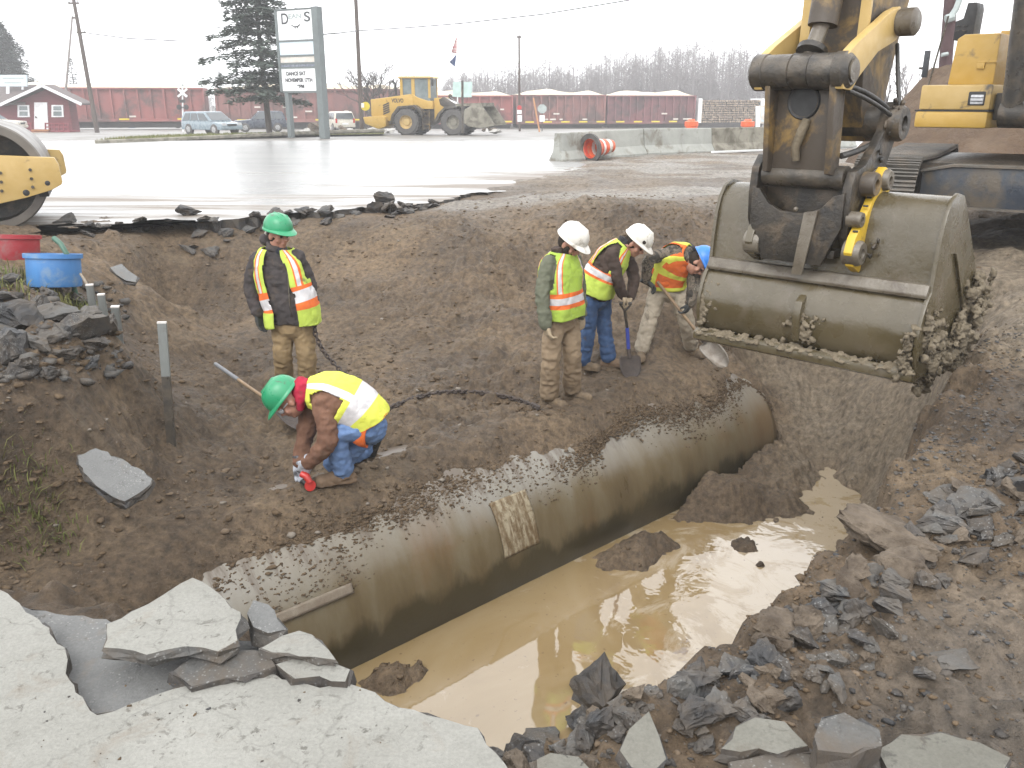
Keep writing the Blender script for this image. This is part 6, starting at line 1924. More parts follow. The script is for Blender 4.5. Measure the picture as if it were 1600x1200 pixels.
# iron bar with a fork at its lower end in the standing man's hand
yA = cwA.y - .06
pts = [PY(489, 478, yA), PY(492, 500, yA), PY(493, 522, yA - .02), PY(505, 548, yA - .08), PY(522, 568, yA - .14), PY(538, 584, yA - .20), PY(552, 596, yA - .22)]
t, add = world_thing('chain', 'dark rusty chain sling hanging from the standing man’s hand to the soil', 'chain', pts[-1])
def chain_mesh(pts, link=.05, r=.008):
    """interlocked links along a path, one mesh"""
    P = [Vector(p) for p in pts]; fine = []
    for k in range((len(P) - 1) * 24 + 1): fine.append(cr(P, k / 24))
    L = [0]
    for p, q in zip(fine[:-1], fine[1:]): L.append(L[-1] + (q - p).length)
    n = int(L[-1] / (link * .72)); mb = MB(); rr = random.Random(4)
    j = 0
    for i in range(n):
        s = (i + .5) * L[-1] / n
        while j < len(L) - 2 and L[j + 1] < s: j += 1
        k = (s - L[j]) / max(1e-6, L[j + 1] - L[j]); c = fine[j].lerp(fine[j + 1], k); d = (fine[j + 1] - fine[j]).normalized()
        x = d.orthogonal().normalized(); y = d.cross(x); ang = (i % 2) * math.pi / 2 + rr.uniform(-.3, .3); w = x * math.cos(ang) + y * math.sin(ang)
        ring = []
        for m_ in range(10):
            q = 2 * math.pi * m_ / 10; ring.append(c + d * (math.cos(q) * link * .5) + w * (math.sin(q) * link * .32))
        ring.append(ring[0])
        mb.path(ring, r, 6, caps=False)
    return mb
add(chain_mesh(pts, .060, .0095), 'links', M['rust_iron'], smooth=60)
mb = MB(); mb.path([pts[-2], pts[-1], PY(560, 594, yA - .24)], [.012, .014, .008], 6); mb.path([pts[-2], PY(541, 602, yA - .22)], [.012, .006], 6); add(mb, 'hook', M['rust_iron'])
# chain lying on the cover soil, one end under the bearded man's glove
def on_soil(u, v, up=.03):
    p = hit(u, v); p.z += up; return p
pts = [on_soil(598, 668), on_soil(592, 655), on_soil(603, 645), on_soil(628, 634), on_soil(660, 623), on_soil(700, 617), on_soil(740, 617), on_soil(780, 622), on_soil(812, 630), on_soil(832, 637), on_soil(842, 642)]
t, add = world_thing('chain', 'rusty lifting chain lying in a curve across the soil on the pipe', 'chain', pts[5])
add(chain_mesh(pts, .060, .0115), 'links', M['rust_iron'], smooth=60)
# cutting tool in the kneeling man's hand
c = PY(476, 746, cwE.y - .17)
t, add = world_thing('cutting_tool', 'small red and black power tool in the kneeling man’s gloves', 'tool', c)
mb = MB(); mb.path([c + Vector((-.02, 0, .03)), c + Vector((.02, -.02, .02)), c + Vector((.045, -.03, -.03))], [.028, .03, .024], 12); add(mb, 'housing', M['red_tool'], smooth=60)
mb = MB(); mb.path([c + Vector((-.02, .0, -.02)), c + Vector((.03, -.02, -.07))], [.026, .022], 12); add(mb, 'grip', M['black'], smooth=60)
mb = MB(); mb.lathe([(0, 0), (.045, 0), (.045, .008), (0, .008)], c + Vector((.045, -.03, -.055)), (.5, -.8, .2), 18); add(mb, 'disc', M['red_tool'], smooth=40)
# ================================================================ roadside, yard and railway
M['concrete'] = nmat('weathered_concrete', (0.30, 0.305, 0.28), (0.225, 0.23, 0.21), 1.5, 0.85, 0.3, 40, dirt=(0.15, 0.135, 0.11), dscale=2.2, damt=0.3, spec=.2)
M['concrete_old'] = nmat('stained_concrete', (0.24, 0.225, 0.185), (0.165, 0.155, 0.125), 1.5, 0.85, 0.3, 40, dirt=(0.10, 0.09, 0.07), dscale=2.2, damt=0.5, spec=.2)
M['drum_orange'] = nmat('orange_drum_plastic', (0.62, 0.105, 0.030), (0.50, 0.08, 0.028), 7, 0.5, dirt=(.25, .14, .09), dscale=6, damt=.3)
M['drum_in'] = nmat('inside_of_orange_drum', (0.50, 0.065, 0.035), (0.38, 0.045, 0.03), 7, 0.6)
M['white_band'] = nmat('white_reflective_band', (0.58, 0.55, 0.52), None, 7, 0.45, dirt=(.3, .25, .2), dscale=8, damt=.3)
M['wagon'] = nmat('oxide_red_wagon_paint', (0.235, 0.068, 0.060), (0.185, 0.055, 0.050), 0.9, 0.7, 0.1, dirt=(0.085, 0.045, 0.04), dscale=.6, damt=.4, stretch=(1, 1, .3))
M['wagon2'] = nmat('faded_brown_wagon_paint', (0.210, 0.090, 0.078), (0.16, 0.070, 0.064), 0.9, 0.75, 0.1, dirt=(0.085, 0.05, 0.045), dscale=.6, damt=.5, stretch=(1, 1, .3))
M['wagon3'] = nmat('dark_maroon_wagon_paint', (0.165, 0.060, 0.064), (0.13, 0.050, 0.054), 0.9, 0.75, 0.1, dirt=(0.07, 0.04, 0.04), dscale=.6, damt=.5, stretch=(1, 1, .3))
M['chips'] = nmat('pale_wood_chips', (0.56, 0.50, 0.40), (0.48, 0.41, 0.30), 5, 0.9, 0.6, 30)
M['underframe'] = nmat('black_underframe', (0.018, 0.016, 0.016), (0.035, 0.03, 0.028), 3, 0.8)
M['wood_pole'] = nmat('brown_utility_pole', (0.075, 0.055, 0.045), (0.05, 0.037, 0.031), 3, 0.85, .2, stretch=(1, 1, .2))
M['pale_pole'] = nmat('pale_grey_pole', (0.22, 0.20, 0.185), None, 3, 0.8)
M['wire'] = nmat('overhead_wire', (0.03, 0.03, 0.032), None, 3, 0.6)
M['sign_grey'] = nmat('grey_green_sign_steel', (0.115, 0.135, 0.135), (0.095, 0.11, 0.11), 2, 0.55)
M['sign_white'] = nmat('white_sign_face', (0.66, 0.67, 0.67), (0.60, 0.61, 0.61), 3, 0.4)
M['sign_blue'] = nmat('pale_blue_sign_face', (0.46, 0.53, 0.57), (0.43, 0.50, 0.54), 3, 0.4)
M['sign_cream'] = nmat('cream_sign_face', (0.52, 0.48, 0.43), None, 3, 0.4)
M['sign_dark'] = nmat('dark_marquee_strip', (0.10, 0.115, 0.15), (0.22, 0.24, 0.28), 6, 0.5)
M['letter'] = nmat('grey_black_letters', (0.035, 0.035, 0.04), None, 5, 0.6)
M['house_red'] = nmat('dark_red_log_siding', (0.125, 0.025, 0.030), (0.095, 0.020, 0.025), 4, 0.8, .2, stretch=(.2, .2, 3))
M['house_trim'] = nmat('crimson_trim', (0.19, 0.035, 0.045), None, 4, 0.7)
M['roof'] = nmat('grey_brown_shingles', (0.115, 0.095, 0.09), (0.085, 0.072, 0.07), 6, 0.9, .4)
M['white_paint'] = nmat('white_house_paint', (0.62, 0.63, 0.64), None, 4, 0.5)
M['pane'] = nmat('window_glass', (0.10, 0.125, 0.13), (0.16, 0.19, 0.19), 3, 0.08, spec=.8)
M['car_glass'] = nmat('tinted_car_glass', (0.035, 0.045, 0.05), None, 3, 0.06, spec=.9)
M['tyre'] = nmat('dusty_tyre_rubber', (0.055, 0.052, 0.050), (0.08, 0.075, 0.07), 6, 0.85, .3)
M['van_paint'] = nmat('blue_grey_van_paint', (0.19, 0.235, 0.265), (0.17, 0.215, 0.245), 2, 0.28, spec=.6)
M['suv_paint'] = nmat('dark_blue_suv_paint', (0.045, 0.055, 0.075), None, 2, 0.28, spec=.6)
M['white_car'] = nmat('cream_white_car_paint', (0.52, 0.49, 0.42), None, 2, 0.28, spec=.6)
M['chrome'] = nmat('dull_chrome', (0.4, 0.4, 0.4), None, 5, 0.3, metal=.8)
M['red_lamp'] = nmat('red_lamp_glass', (0.40, 0.02, 0.02), None, 5, 0.2)
M['needle'] = nmat('haze_lightened_needles', (0.075, 0.100, 0.084), (0.115, 0.140, 0.115), 1.2, 0.8, spec=.2)  # green lightened, haze over the pine put into the colour
M['needle_far'] = nmat('deep_green_needles', (0.018, 0.034, 0.026), (0.032, 0.052, 0.038), 1.2, 0.8, spec=.2)
M['bark'] = nmat('grey_brown_bark', (0.075, 0.062, 0.055), (0.05, 0.042, 0.038), 4, 0.9, .3)
M['twig'] = nmat('bare_twigs', (0.18, 0.168, 0.168), (0.22, 0.205, 0.205), 2, 0.9)  # twig colour lightened to carry the haze of the far wood
M['grass'] = nmat('rough_grass', (0.105, 0.130, 0.038), (0.165, 0.150, 0.062), 3, 0.9, spec=.15, world=True)
M['yellow_sign'] = nmat('yellow_sign_face', (0.60, 0.47, 0.02), None, 4, 0.4)
M['teal_sign'] = nmat('pale_teal_sign_back', (0.36, 0.47, 0.44), None, 4, 0.5)
M['grey_sign'] = nmat('grey_sign_back', (0.30, 0.34, 0.33), None, 4, 0.5)
M['tan_plank'] = nmat('orange_tan_plank', (0.42, 0.20, 0.09), None, 4, 0.7)
M['flag_blue'] = nmat('blue_flag_cloth', (0.05, 0.075, 0.16), None, 4, 0.8)
M['flag_pale'] = nmat('striped_flag_cloth', (0.52, 0.46, 0.45), (0.36, 0.12, 0.13), 4, 0.8, stretch=(.3, .3, 6), lo=.48, hi=.52)
M['log_end'] = nmat('cut_log_ends', (0.30, 0.24, 0.175), (0.14, 0.11, 0.09), 3, 0.9)
M['log_bark'] = nmat('log_bark', (0.075, 0.062, 0.055), (0.12, 0.105, 0.095), 4, 0.9)
M['blue_plastic'] = nmat('scuffed_blue_tub', (0.060, 0.195, 0.43), (0.05, 0.16, 0.37), 4, 0.45, .1, dirt=(.16, .24, .34), dscale=5, damt=.25, stretch=(1, 1, .3))
M['red_plastic'] = nmat('scuffed_red_tub', (0.30, 0.022, 0.03), (0.25, 0.02, 0.028), 4, 0.5, .1, dirt=(.22, .08, .08), dscale=5, damt=.3)
M['galv'] = nmat('galvanised_post', (0.17, 0.18, 0.172), (0.11, 0.115, 0.11), 5, 0.5, .1, metal=.3, dirt=(.07, .06, .05), dscale=2, damt=.35, stretch=(1, 1, .4))
M['drum_steel'] = nmat('roller_drum_steel', (0.15, 0.135, 0.115), (0.10, 0.09, 0.08), 1.5, 0.4, .1, metal=.3, stretch=(1, 1, 1))
M['hose_green'] = nmat('green_hose', (0.045, 0.11, 0.075), None, 6, 0.5)

def W2(add_at):
    at = Vector(add_at)
    return at
def wthing(name, label, cat, at, group=None):
    t = thing(name, label, cat, tuple(at), 0, group); at = Vector(at)
    def add(mb, nm, mats, smooth=40, parent=None, label=None, bevel=0.0):
        mb.v = [tuple(Vector(p) - at) for p in mb.v]
        o = mb.build(nm, mats, parent or t, smooth=smooth, bevel=bevel)
        if label: o['label'] = label
        return o
    return t, add

# ---------------------------------------------------------------- concrete barriers
def barrier(p0, p1, label, mat):
    p0, p1 = Vector(p0), Vector(p1); c = (p0 + p1) / 2; d = (p1 - p0); L = d.length; d.normalize(); n = Vector((-d.y, d.x, 0))
    fr = frame_mat(c, n, Vector((0, 0, 1)), d)
    prof_ = [(-.30, 0), (-.30, .07), (-.14, .31), (-.085, .80), (-.07, .83), (.07, .83), (.085, .80), (.14, .31), (.30, .07), (.30, 0)]
    t, add = wthing('concrete_barrier', label, 'barrier', c, 'concrete barriers in a row beside the road')
    mb = MB(); mb.prism(prof_, fr, -L / 2 + .02, L / 2 - .02)
    o = add(mb, 'block', mat, smooth=None, bevel=.012)
    return t
bp = [PG(868, 252), PG(1001, 244), PG(1107, 238.5), PG(1222, 233.5), PG(1330, 230)]
for p in bp: p.z = max(hgt(p.x, p.y), 0) - .02
barrier(bp[0], bp[1], 'pale concrete barrier behind the tipped orange drum, first in the row', M['concrete'])
barrier(bp[1], bp[2], 'clean pale concrete barrier in the middle of the row, right of the orange drum', M['concrete'])
barrier(bp[2], bp[3], 'brown stained concrete barrier nearest the excavator arm', M['concrete_old'])
barrier(bp[3], bp[4], 'concrete barrier mostly hidden behind the excavator arm', M['concrete'])
# tipped drum
bc = PG(926, 250); bc.z = hgt(bc.x, bc.y) + .01
ax = Vector((.72, .62, .05)).normalized()
t, add = wthing('traffic_drum', 'orange and white traffic drum tipped on its side against the barrier, open end out', 'traffic drum', bc)
c0 = bc + Vector((.0, -.2, .34)) - ax * .15
mb = MB(); segs = [(.29, 0.0), (.285, .14), (.27, .16), (.265, .30), (.255, .32), (.25, .46), (.24, .48), (.235, .62), (.225, .64), (.22, .78), (.20, .80), (.19, .92), (.10, .95), (0, .95)]
mb.lathe(segs, c0, ax, 28)
for i, f in enumerate(mb.f):
    r_ = i // 28
    mb.m[i] = 1 if r_ in (4, 8) else 0
do = add(mb, 'shell', [M['drum_orange'], M['white_band']], smooth=40); so = do.modifiers.new('w', 'SOLIDIFY'); so.thickness = .01; so.offset = -1
mb = MB(); mb.lathe([(.275, .02), (.26, .3), (.23, .6), (.19, .86), (0, .88)], c0, ax, 28); add(mb, 'inside', M['drum_in'], smooth=60)
mb = MB(); mb.lathe([(.30, -.02), (.44, -.03), (.45, .0), (.44, .05), (.30, .05)], c0, ax, 28); add(mb, 'rubber_base', M['tyre'], smooth=40)
for (u, v, lab) in ((1080, 200, 'orange traffic drum top showing behind the clean middle barrier'), (1168, 198, 'orange traffic drum top showing behind the brown stained barrier')):
    p = PY(u, v, 37); p.z = 0
    t, add = wthing('traffic_drum', lab, 'traffic drum', p)
    mb = MB(); mb.lathe([(.30, 0), (.29, .25), (.27, .27), (.265, .5), (.255, .52), (.25, .72), (.28, .75), (.28, .92), (.16, .95), (.13, 1.02), (0, 1.02)], p, (0, 0, 1), 20); add(mb, 'shell', M['drum_orange'], smooth=40)
    mb = MB(); mb.lathe([(.271, .3), (.269, .46)], p, (0, 0, 1), 20); add(mb, 'white_band', M['white_band'])
# white plank on the ground
a, b = PG(1113, 243), PG(1206, 236); a.z = hgt(a.x, a.y) + .05; b.z = hgt(b.x, b.y) + .05
t, add = wthing('white_board', 'long white board lying on the mud in front of the stained barrier', 'board', a)
d = (b - a).normalized(); mb = MB(); mb.prism([(-.06, -.03), (.06, -.03), (.06, .03), (-.06, .03)], frame_mat(a, Vector((-d.y, d.x, 0)), Vector((0, 0, 1)), d), 0, (b - a).length); add(mb, 'board', M['sign_white'], smooth=None, bevel=.004)

# ---------------------------------------------------------------- vibratory roller at the left edge
rc = PY(-6, 280, 12.9); rc.z = .72
rax = Vector((-.42, .91, 0)).normalized(); rdir = Vector((.91, .42, 0))
t, add = wthing('road_roller', 'yellow vibratory roller with a big steel drum at the left edge of the photo', 'roller', (rc.x, rc.y, 0))
mb = MB(); mb.lathe([(.60, -.9), (.70, -.9), (.72, -.88), (.72, 1.1), (.70, 1.12), (.60, 1.12)], rc, rax, 64); add(mb, 'drum', M['drum_steel'], smooth=30)
mb = MB(); mb.lathe([(.605, -.88), (.60, -.45), (.2, -.42), (.2, -.55), (0, -.55)], rc, rax, 48); add(mb, 'drum_web', M['dark_steel'], smooth=30)
ff = frame_mat(rc - rax * 1.02, rdir, Vector((0, 0, 1)), rax)
def rp(u, v):
    q = PY(u, v, 11.9) ; r_ = ray(u, v); c_ = Vector((0, 0, CAM_H)); o_ = rc - rax * 1.02
    s = (o_ - c_).dot(rax) / r_.dot(rax); p = c_ + r_ * s - o_
    return (p.dot(rdir), p.z)
fpoly = [rp(*q) for q in ((-150, 240), (0, 243), (84, 246), (91, 256), (97, 284), (96, 288), (80, 297), (40, 309), (0, 318), (-60, 325), (-150, 325))]
mb = MB(); mb.prism(fpoly, ff, -.03, .09); fo = add(mb, 'side_frame', M['yel_pale'], smooth=30, bevel=.012)
mb = MB()
for q in ((47, 265), (49, 279), (51, 292), (1, 270), (2, 284), (3, 298)):
    x, z = rp(*q); mb.lathe([(0, -.055), (.02, -.055), (.022, -.03)], ff @ Vector((x, z, 0)), rax, 10)
add(mb, 'bolts', M['grey_steel'], parent=fo)
for q, r_ in (((41, 301), .035), ((74, 286), .028)):
    x, z = rp(*q); mb = MB(); mb.lathe([(0, -.034), (r_, -.034), (r_ * 1.25, -.03)], ff @ Vector((x, z, 0)), rax, 14); add(mb, 'tow_hole', M['black'], parent=fo)
mb = MB(); mb.prism(fpoly, ff, 2.15, 2.25); add(mb, 'far_side_frame', M['yel_pale'], smooth=30)
x, z = rp(80, 300); mb = MB(); mb.box(ff @ Vector((x - .10, z - .02, .9)), (.12, 1.6, .10), rot=Matrix.Rotation(.43, 3, 'Z')); add(mb, 'scraper_bar', M['black'])
mb = MB(); mb.box(rc - rdir * 2.6 + Vector((0, 0, .5)) + rax * .1, (2.4, 1.8, 1.0), rot=Matrix.Rotation(.43, 3, 'Z')); add(mb, 'body', M['yel_clean'], bevel=.08)
mb = MB()
for s in (-.95, 1.05): mb.lathe([(0, -.25), (.72, -.25), (.75, -.15), (.75, .15), (.72, .25), (0, .25)], rc - rdir * 3.0 + rax * s, rax, 28)
add(mb, 'rear_wheels', M['tyre'])

# ---------------------------------------------------------------- tubs, posts and bits on the left bank
def tub(c, r0, r1, h, mat, label, z0=0.0):
    t, add = wthing('plastic_tub', label, 'tub', c)
    mb = MB(); mb.lathe([(0, 0), (r0, 0), (r0 + .01, .02), (r1 - .01, h - .05), (r1 + .012, h - .045), (r1 + .014, h), (r1 - .01, h), (r1 - .02, h - .06), (r0 - .01, .03), (0, .03)], Vector(c), (.02, .15, 1), 36); add(mb, 'shell', mat, smooth=35)
    return t, add
cb_ = PY(86, 447, 8.9); t, add = tub(cb_, .250, .268, .335, M['blue_plastic'], 'scuffed bright blue tub on a short stump on the left bank')
mb = MB(); mb.lathe([(.055, -.30), (.06, 0), (.10, .0)], cb_, (0, 0, 1), 16); add(mb, 'stump', M['dark_steel'])
cr_ = PY(20, 408, 9.9); t, add = tub(cr_, .275, .30, .30, M['red_plastic'], 'scuffed red tub behind the blue tub at the left edge')
mb = MB(); mb.lathe([(.10, -.30), (.10, 0), (.14, .0)], cr_, (0, 0, 1), 16); add(mb, 'stump', M['dark_steel'])
p0 = PY(84, 372, 9.2); p1 = PY(104, 396, 9.1)
t, add = wthing('hose', 'short green hose sticking up behind the blue tub', 'hose', p1)
mb = MB(); mb.path([p1 + Vector((.03, 0, -.5)), p1, p0.lerp(p1, .5) + Vector((0.01, 0, .02)), p0], .028, 10); add(mb, 'tube', M['hose_green'], smooth=60)
def post(u0, v0, u1, v1, y, w, label, h_extra=.25, tilt=.0):
    top, bot = PY(u0, v0, y), PY(u1, v1, y - tilt)
    t, add = wthing('steel_post', label, 'post', bot, 'cut off steel posts on the left bank')
    d = (top - bot); L = d.length; d.normalize(); x = Vector((1, .25, 0)); x = (x - d * x.dot(d)).normalized(); yv = d.cross(x)
    fr = frame_mat(bot, x, yv, d); s = w * .42; sec = [(-s, -s * .7), (s, -s * .7), (s, s * .7), (s * .6, s * .7), (s * .6, -s * .45), (-s * .6, -s * .45), (-s * .6, s * .7), (-s, s * .7)]; k = L * (.60 if L > .7 else .12)
    mb = MB(); mb.prism(sec, fr, k, L); add(mb, 'shaft', M['galv'], smooth=None, bevel=.003)
    mb = MB(); mb.prism(sec, fr, -h_extra, k); add(mb, 'muddy_foot', M['grey_steel'], smooth=None, bevel=.003)
    mb = MB(); mb.prism([(-s * 1.02, -s * .72), (s * 1.02, -s * .72), (s * 1.02, s * .72), (-s * 1.02, s * .72)], fr, L, L + .012); add(mb, 'cap', M['white_band'], smooth=None)
post(140, 446, 150, 512, 7.9, .075, 'cut off steel post nearest the blue tub')
post(158, 461, 168, 520, 7.7, .072, 'middle cut off steel post of the three close together')
post(180, 480, 192, 580, 7.4, .080, 'cut off steel post at the end of the rubble heap, third from the blue tub')
post(253, 505, 269, 708, 6.75, .082, 'tall leaning steel post standing alone on the soil slope', tilt=.12)
a, b = PY(126, 428, 8.6), PY(140, 452, 8.3)
t, add = wthing('stick', 'thin pale wooden stick between the blue tub and the steel posts', 'stick', b)
mb = MB(); mb.path([a, a.lerp(b, .5) + Vector((0, 0, .01)), b], [.012, .014, .012], 8); add(mb, 'shaft', M['batten'])
# grass tufts
def blades(mb, c, n, R_, h, r, lean=.5):
    for i in range(n):
        q = Vector((r.gauss(0, R_), r.gauss(0, R_), 0)) + Vector(c); a_ = r.uniform(0, 6.28); H_ = h * r.uniform(.5, 1.3); L_ = lean * H_ * r.uniform(.2, 1.4)
        q.z = hgt(q.x, q.y) - .01 if abs(q.x) < 10 and q.y < 23 else c[2]
        d = Vector((math.cos(a_), math.sin(a_), 0)); s = Vector((-d.y, d.x, 0)) * .004 * (1 + h * 2)
        m_ = q + d * L_ * .35 + Vector((0, 0, H_ * .65)); e = q + d * L_ + Vector((0, 0, H_ * .9))
        mb.add([q - s, q + s, m_ + s * .8, m_ - s * .8, e], [(0, 1, 2, 3), (3, 2, 4)])
rr = random.Random(9); mb = MB()
for u, v, n in ((45, 800, 110), (70, 792, 60), (20, 806, 90), (90, 815, 40)): blades(mb, hit(u, v), n, .09, .09, rr, .9)
tag(mb.build('grass_tuft', M['grass'], fix=False), kind='stuff')
mb = MB()
for u, v, n in ((35, 440, 90), (120, 478, 120), (60, 436, 60), (10, 452, 60), (100, 470, 60), (135, 492, 60)): blades(mb, hit(u, v), n, .12, .13, rr, .9)
tag(mb.build('weeds', M['grass'], fix=False), kind='stuff')

# ---------------------------------------------------------------- grass verge with kerb
kerb = [PG(u, v) for u, v in ((150, 224), (240, 221), (330, 218.5), (420, 216), (510, 213.5), (600, 212))]
back = [PG(u, v) for u, v in ((600, 208.5), (510, 209), (420, 210), (330, 212), (270, 214.5), (200, 219))]
vg = flat_sheet('verge', [(p.x, p.y, max(p.z, 0) * 0 + .10 + ground_z(p.y)) for p in kerb + back], M['grass'])
mb = MB(); mb.path([(p.x, p.y, .04) for p in kerb], .11, 6); tag(mb.build('kerb', M['concrete_old']), kind='structure')
mb = MB()
for i in range(5200):
    s = rr.random() * 4.999; j = int(s); k = s - j; p = kerb[j].lerp(kerb[j + 1], k); q = back[5 - j].lerp(back[4 - j], k); w = p.lerp(q, rr.random()); w.z = .09 + ground_z(w.y)
    a_ = rr.uniform(0, 6.28); d = Vector((math.cos(a_), math.sin(a_), 0)) * .02; H_ = rr.uniform(.05, .16)
    mb.add([w - d, w + d, w + Vector((rr.uniform(-.05, .05), rr.uniform(-.05, .05), H_))], [(0, 1, 2)])
tag(mb.build('verge_grass', M['grass'], fix=False), kind='stuff')

# ---------------------------------------------------------------- poles, wires, signs
def pole(label, base, top, r0, r1, mat, arms=(), name='utility_pole'):
    t, add = wthing(name, label, 'utility pole', base)
    mb = MB(); mb.path([base, Vector(base).lerp(Vector(top), .5), top], [r0, (r0 + r1) / 2, r1], 12); add(mb, 'shaft', mat, smooth=60)
    for c, w, nv in arms:
        mb = MB(); mb.box(c, (w, .10, .12)); ao = add(mb, 'crossarm', mat, smooth=None)
        for s in (-.42, .42):
            mb = MB(); mb.lathe([(0, 0), (.05, 0), (.06, .06), (.03, .12), (.05, .16), (0, .18)], Vector(c) + Vector((w * s, 0, .06)), (0, 0, 1), 8); add(mb, 'insulator', M['grey_sign'], parent=ao)
    return t
y = 66; b = PG(152, 207); tp = PY(113, -12, b.y)
pole('leaning brown utility pole beside the red house', b, tp, .17, .12, M['wood_pole'], [(PY(115, 5, b.y), .75, 0), (PY(127, 51, b.y), .62, 0), (PY(116, 28, b.y), .3, 0)])
b = PG(104, 205); pole('thin pale pole behind the leaning utility pole', PY(102, 150, 80), PY(113, 25, 80), .11, .08, M['pale_pole'])
b = PG(566, 208.5); pole('tall brown utility pole right of the big business sign', b, PY(554, -40, b.y), .155, .12, M['wood_pole'])
b = PG(812, 205); pole('slim dark utility pole in front of the brown wagons', b, PY(811, 55, b.y), .10, .075, M['wood_pole'], [(PY(811, 58, b.y), .4, 0)])
b = PY(1474, 160, 30); tp = PY(1488, -30, 30)
t = pole('dark reddish utility pole behind the excavator body', PY(1468, 215, 30), tp, .21, .20, nmat('dark_red_pole', (0.055, 0.022, 0.024), None, 3, .8), name='utility_pole')
t, add = wthing('guy_bracket', 'grey bracket and straps on the dark reddish pole behind the excavator', 'bracket', PY(1484, 28, 29.6))
mb = MB(); mb.path([PY(1482, 32, 29.6), PY(1494, 14, 29.6), PY(1503, -10, 29.6)], .10, 8); mb.path([PY(1478, 30, 29.6), PY(1490, 26, 29.6)], .13, 8); mb.path([PY(1471, 86, 29.7), PY(1481, 84, 29.7)], .06, 8); add(mb, 'bracket', M['grey_sign'])
def wire(label, pts, r=.012):
    t, add = wthing('overhead_wire', label, 'wire', pts[0])
    mb = MB(); mb.path(pts, r, 5); add(mb, 'strand', M['wire'])
yb = PG(566, 208).y
wire('overhead wire rising to the right from the tall brown pole', [PY(560, 48, yb), PY(640, 43, yb - 1), PY(720, 36.5, yb - 3), PY(850, 22, yb - 6), PY(990, -1, yb - 9), PY(1100, -22, yb - 12)], .034)
wire('overhead wire between the business sign and the tall brown pole', [PY(500, 54, 47.5), PY(530, 51.5, 48), PY(560, 48, yb)], .034)
wire('overhead wire from the leaning pole to the big pine', [PY(131, 51, 66), PY(200, 60, 64), PY(280, 64, 60), PY(350, 64, 55)], .034)

# business sign on two posts
SL, SR = PY(440, 205, 47.6), PY(505, 208, 46.2); SL.z = SR.z = ground_z(46)
sx_ = (SR - SL); sx_.z = 0; sw = sx_.length; sx_.normalize(); sn = Vector((sx_.y, -sx_.x, 0))
t, add = wthing('pylon_sign', 'tall white business sign board on two grey posts by the pine', 'sign', SL)
FS = frame_mat(SL, sx_, Vector((0, 0, 1)), sn)
def zs(v): return PY(470, v, 46.9).z - SL.z
def xs(u, v):
    r_ = ray(u, v); c_ = Vector((0, 0, CAM_H)); s = (SL - c_).dot(sn) / r_.dot(sn); p = c_ + r_ * s; return (p - SL).dot(sx_), p.z - SL.z
xr, _ = xs(496, 100); xl, _ = xs(439, 100)
mb = MB(); zt = xs(497, 10)[1]; mb.prism([(xr - .02, 0), (xr + .36, 0), (xr + .36, zt), (xr - .02, zt)], FS, -.2, .2); add(mb, 'post', M['sign_grey'], smooth=None, bevel=.02)
z1 = xs(440, 145)[1]; x2 = xs(452, 170)[0]
mb = MB(); mb.prism([(x2 - .13, 0), (x2 + .13, 0), (x2 + .13, z1), (x2 - .13, z1)], FS, -.14, .14); add(mb, 'post', M['sign_grey'], smooth=None, bevel=.02)
zt2 = xs(439, 17)[1]; zb2 = xs(470, 143)[1]
mb = MB(); mb.prism([(xl - .05, zb2), (xl + .10, zb2), (xl + .10, zt2 + .05), (xl - .05, zt2 + .05)], FS, -.16, .16); mb.prism([(xl, zt2), (xr, zt2), (xr, zt2 + .06), (xl, zt2 + .06)], FS, -.16, .16)
frm = add(mb, 'frame', M['sign_grey'], smooth=None)
rows = [(15.5, 62, 'sign_white', 'name_panel'), (65, 85.5, 'sign_blue', 'upper_panel'), (87.5, 97.5, 'sign_cream', 'middle_panel'), (99.5, 104, 'sign_dark', 'dark_strip'), (105, 142, 'sign_white', 'letter_board')]
panels = {}
for v0, v1, mt, nm in rows:
    za, zb = xs(470, v1)[1], xs(470, v0)[1]
    mb = MB(); mb.prism([(xl + .10, za), (xr - .02, za), (xr - .02, zb), (xl + .10, zb)], FS, -.12, .12); panels[nm] = (add(mb, nm, M[mt], smooth=None), za, zb)
    mb = MB(); mb.prism([(xl + .10, za - .09), (xr - .02, za - .09), (xr - .02, za - .01), (xl + .10, za - .01)], FS, -.15, .15); add(mb, 'rail', M['sign_grey'], smooth=None)
def text(s, size, x, z, mat, parent, width=None, lift=.125, FS=FS, origin=SL, name='lettering', ex=.004, align='LEFT', shear=0.0, bold=.012):
    cu = bpy.data.curves.new('lettering', 'FONT'); cu.body = s; cu.size = size; cu.extrude = ex; cu.align_x = align; cu.shear = shear; cu.offset = bold
    o = bpy.data.objects.new('lettering', cu); COL.objects.link(o)
    dg = bpy.context.evaluated_depsgraph_get(); dg.update()
    me = bpy.data.meshes.new_from_object(o.evaluated_get(dg), depsgraph=dg)
    bpy.data.objects.remove(o)
    n = len(me.vertices); co = np.empty(n * 3); me.vertices.foreach_get('co', co); co = co.reshape(-1, 3)
    if width: co[:, 0] *= width / max(1e-6, co[:, 0].max() - co[:, 0].min())
    for v in me.vertices:
        p = Vector(co[v.index]); v.co = (FS @ Vector((x + p.x, z + p.y, lift + p.z))) - origin
    me.materials.clear(); me.materials.append(mat)
    o = link(bpy.data.objects.new(name, me), parent); return o
pw = xr - xl - .12; o_, za, zb = panels['name_panel']
ph = zb - za
text('D', ph * .52, xl + .10 + pw * .10, za + ph * .55, M['letter'], o_, width=pw * .20)
text('EAN', ph * .22, xl + .10 + pw * .32, za + ph * .72, M['grey_sign'], o_, width=pw * .36)
text('S', ph * .46, xl + .10 + pw * .76, za + ph * .60, M['letter'], o_, width=pw * .17)
mb = MB(); 
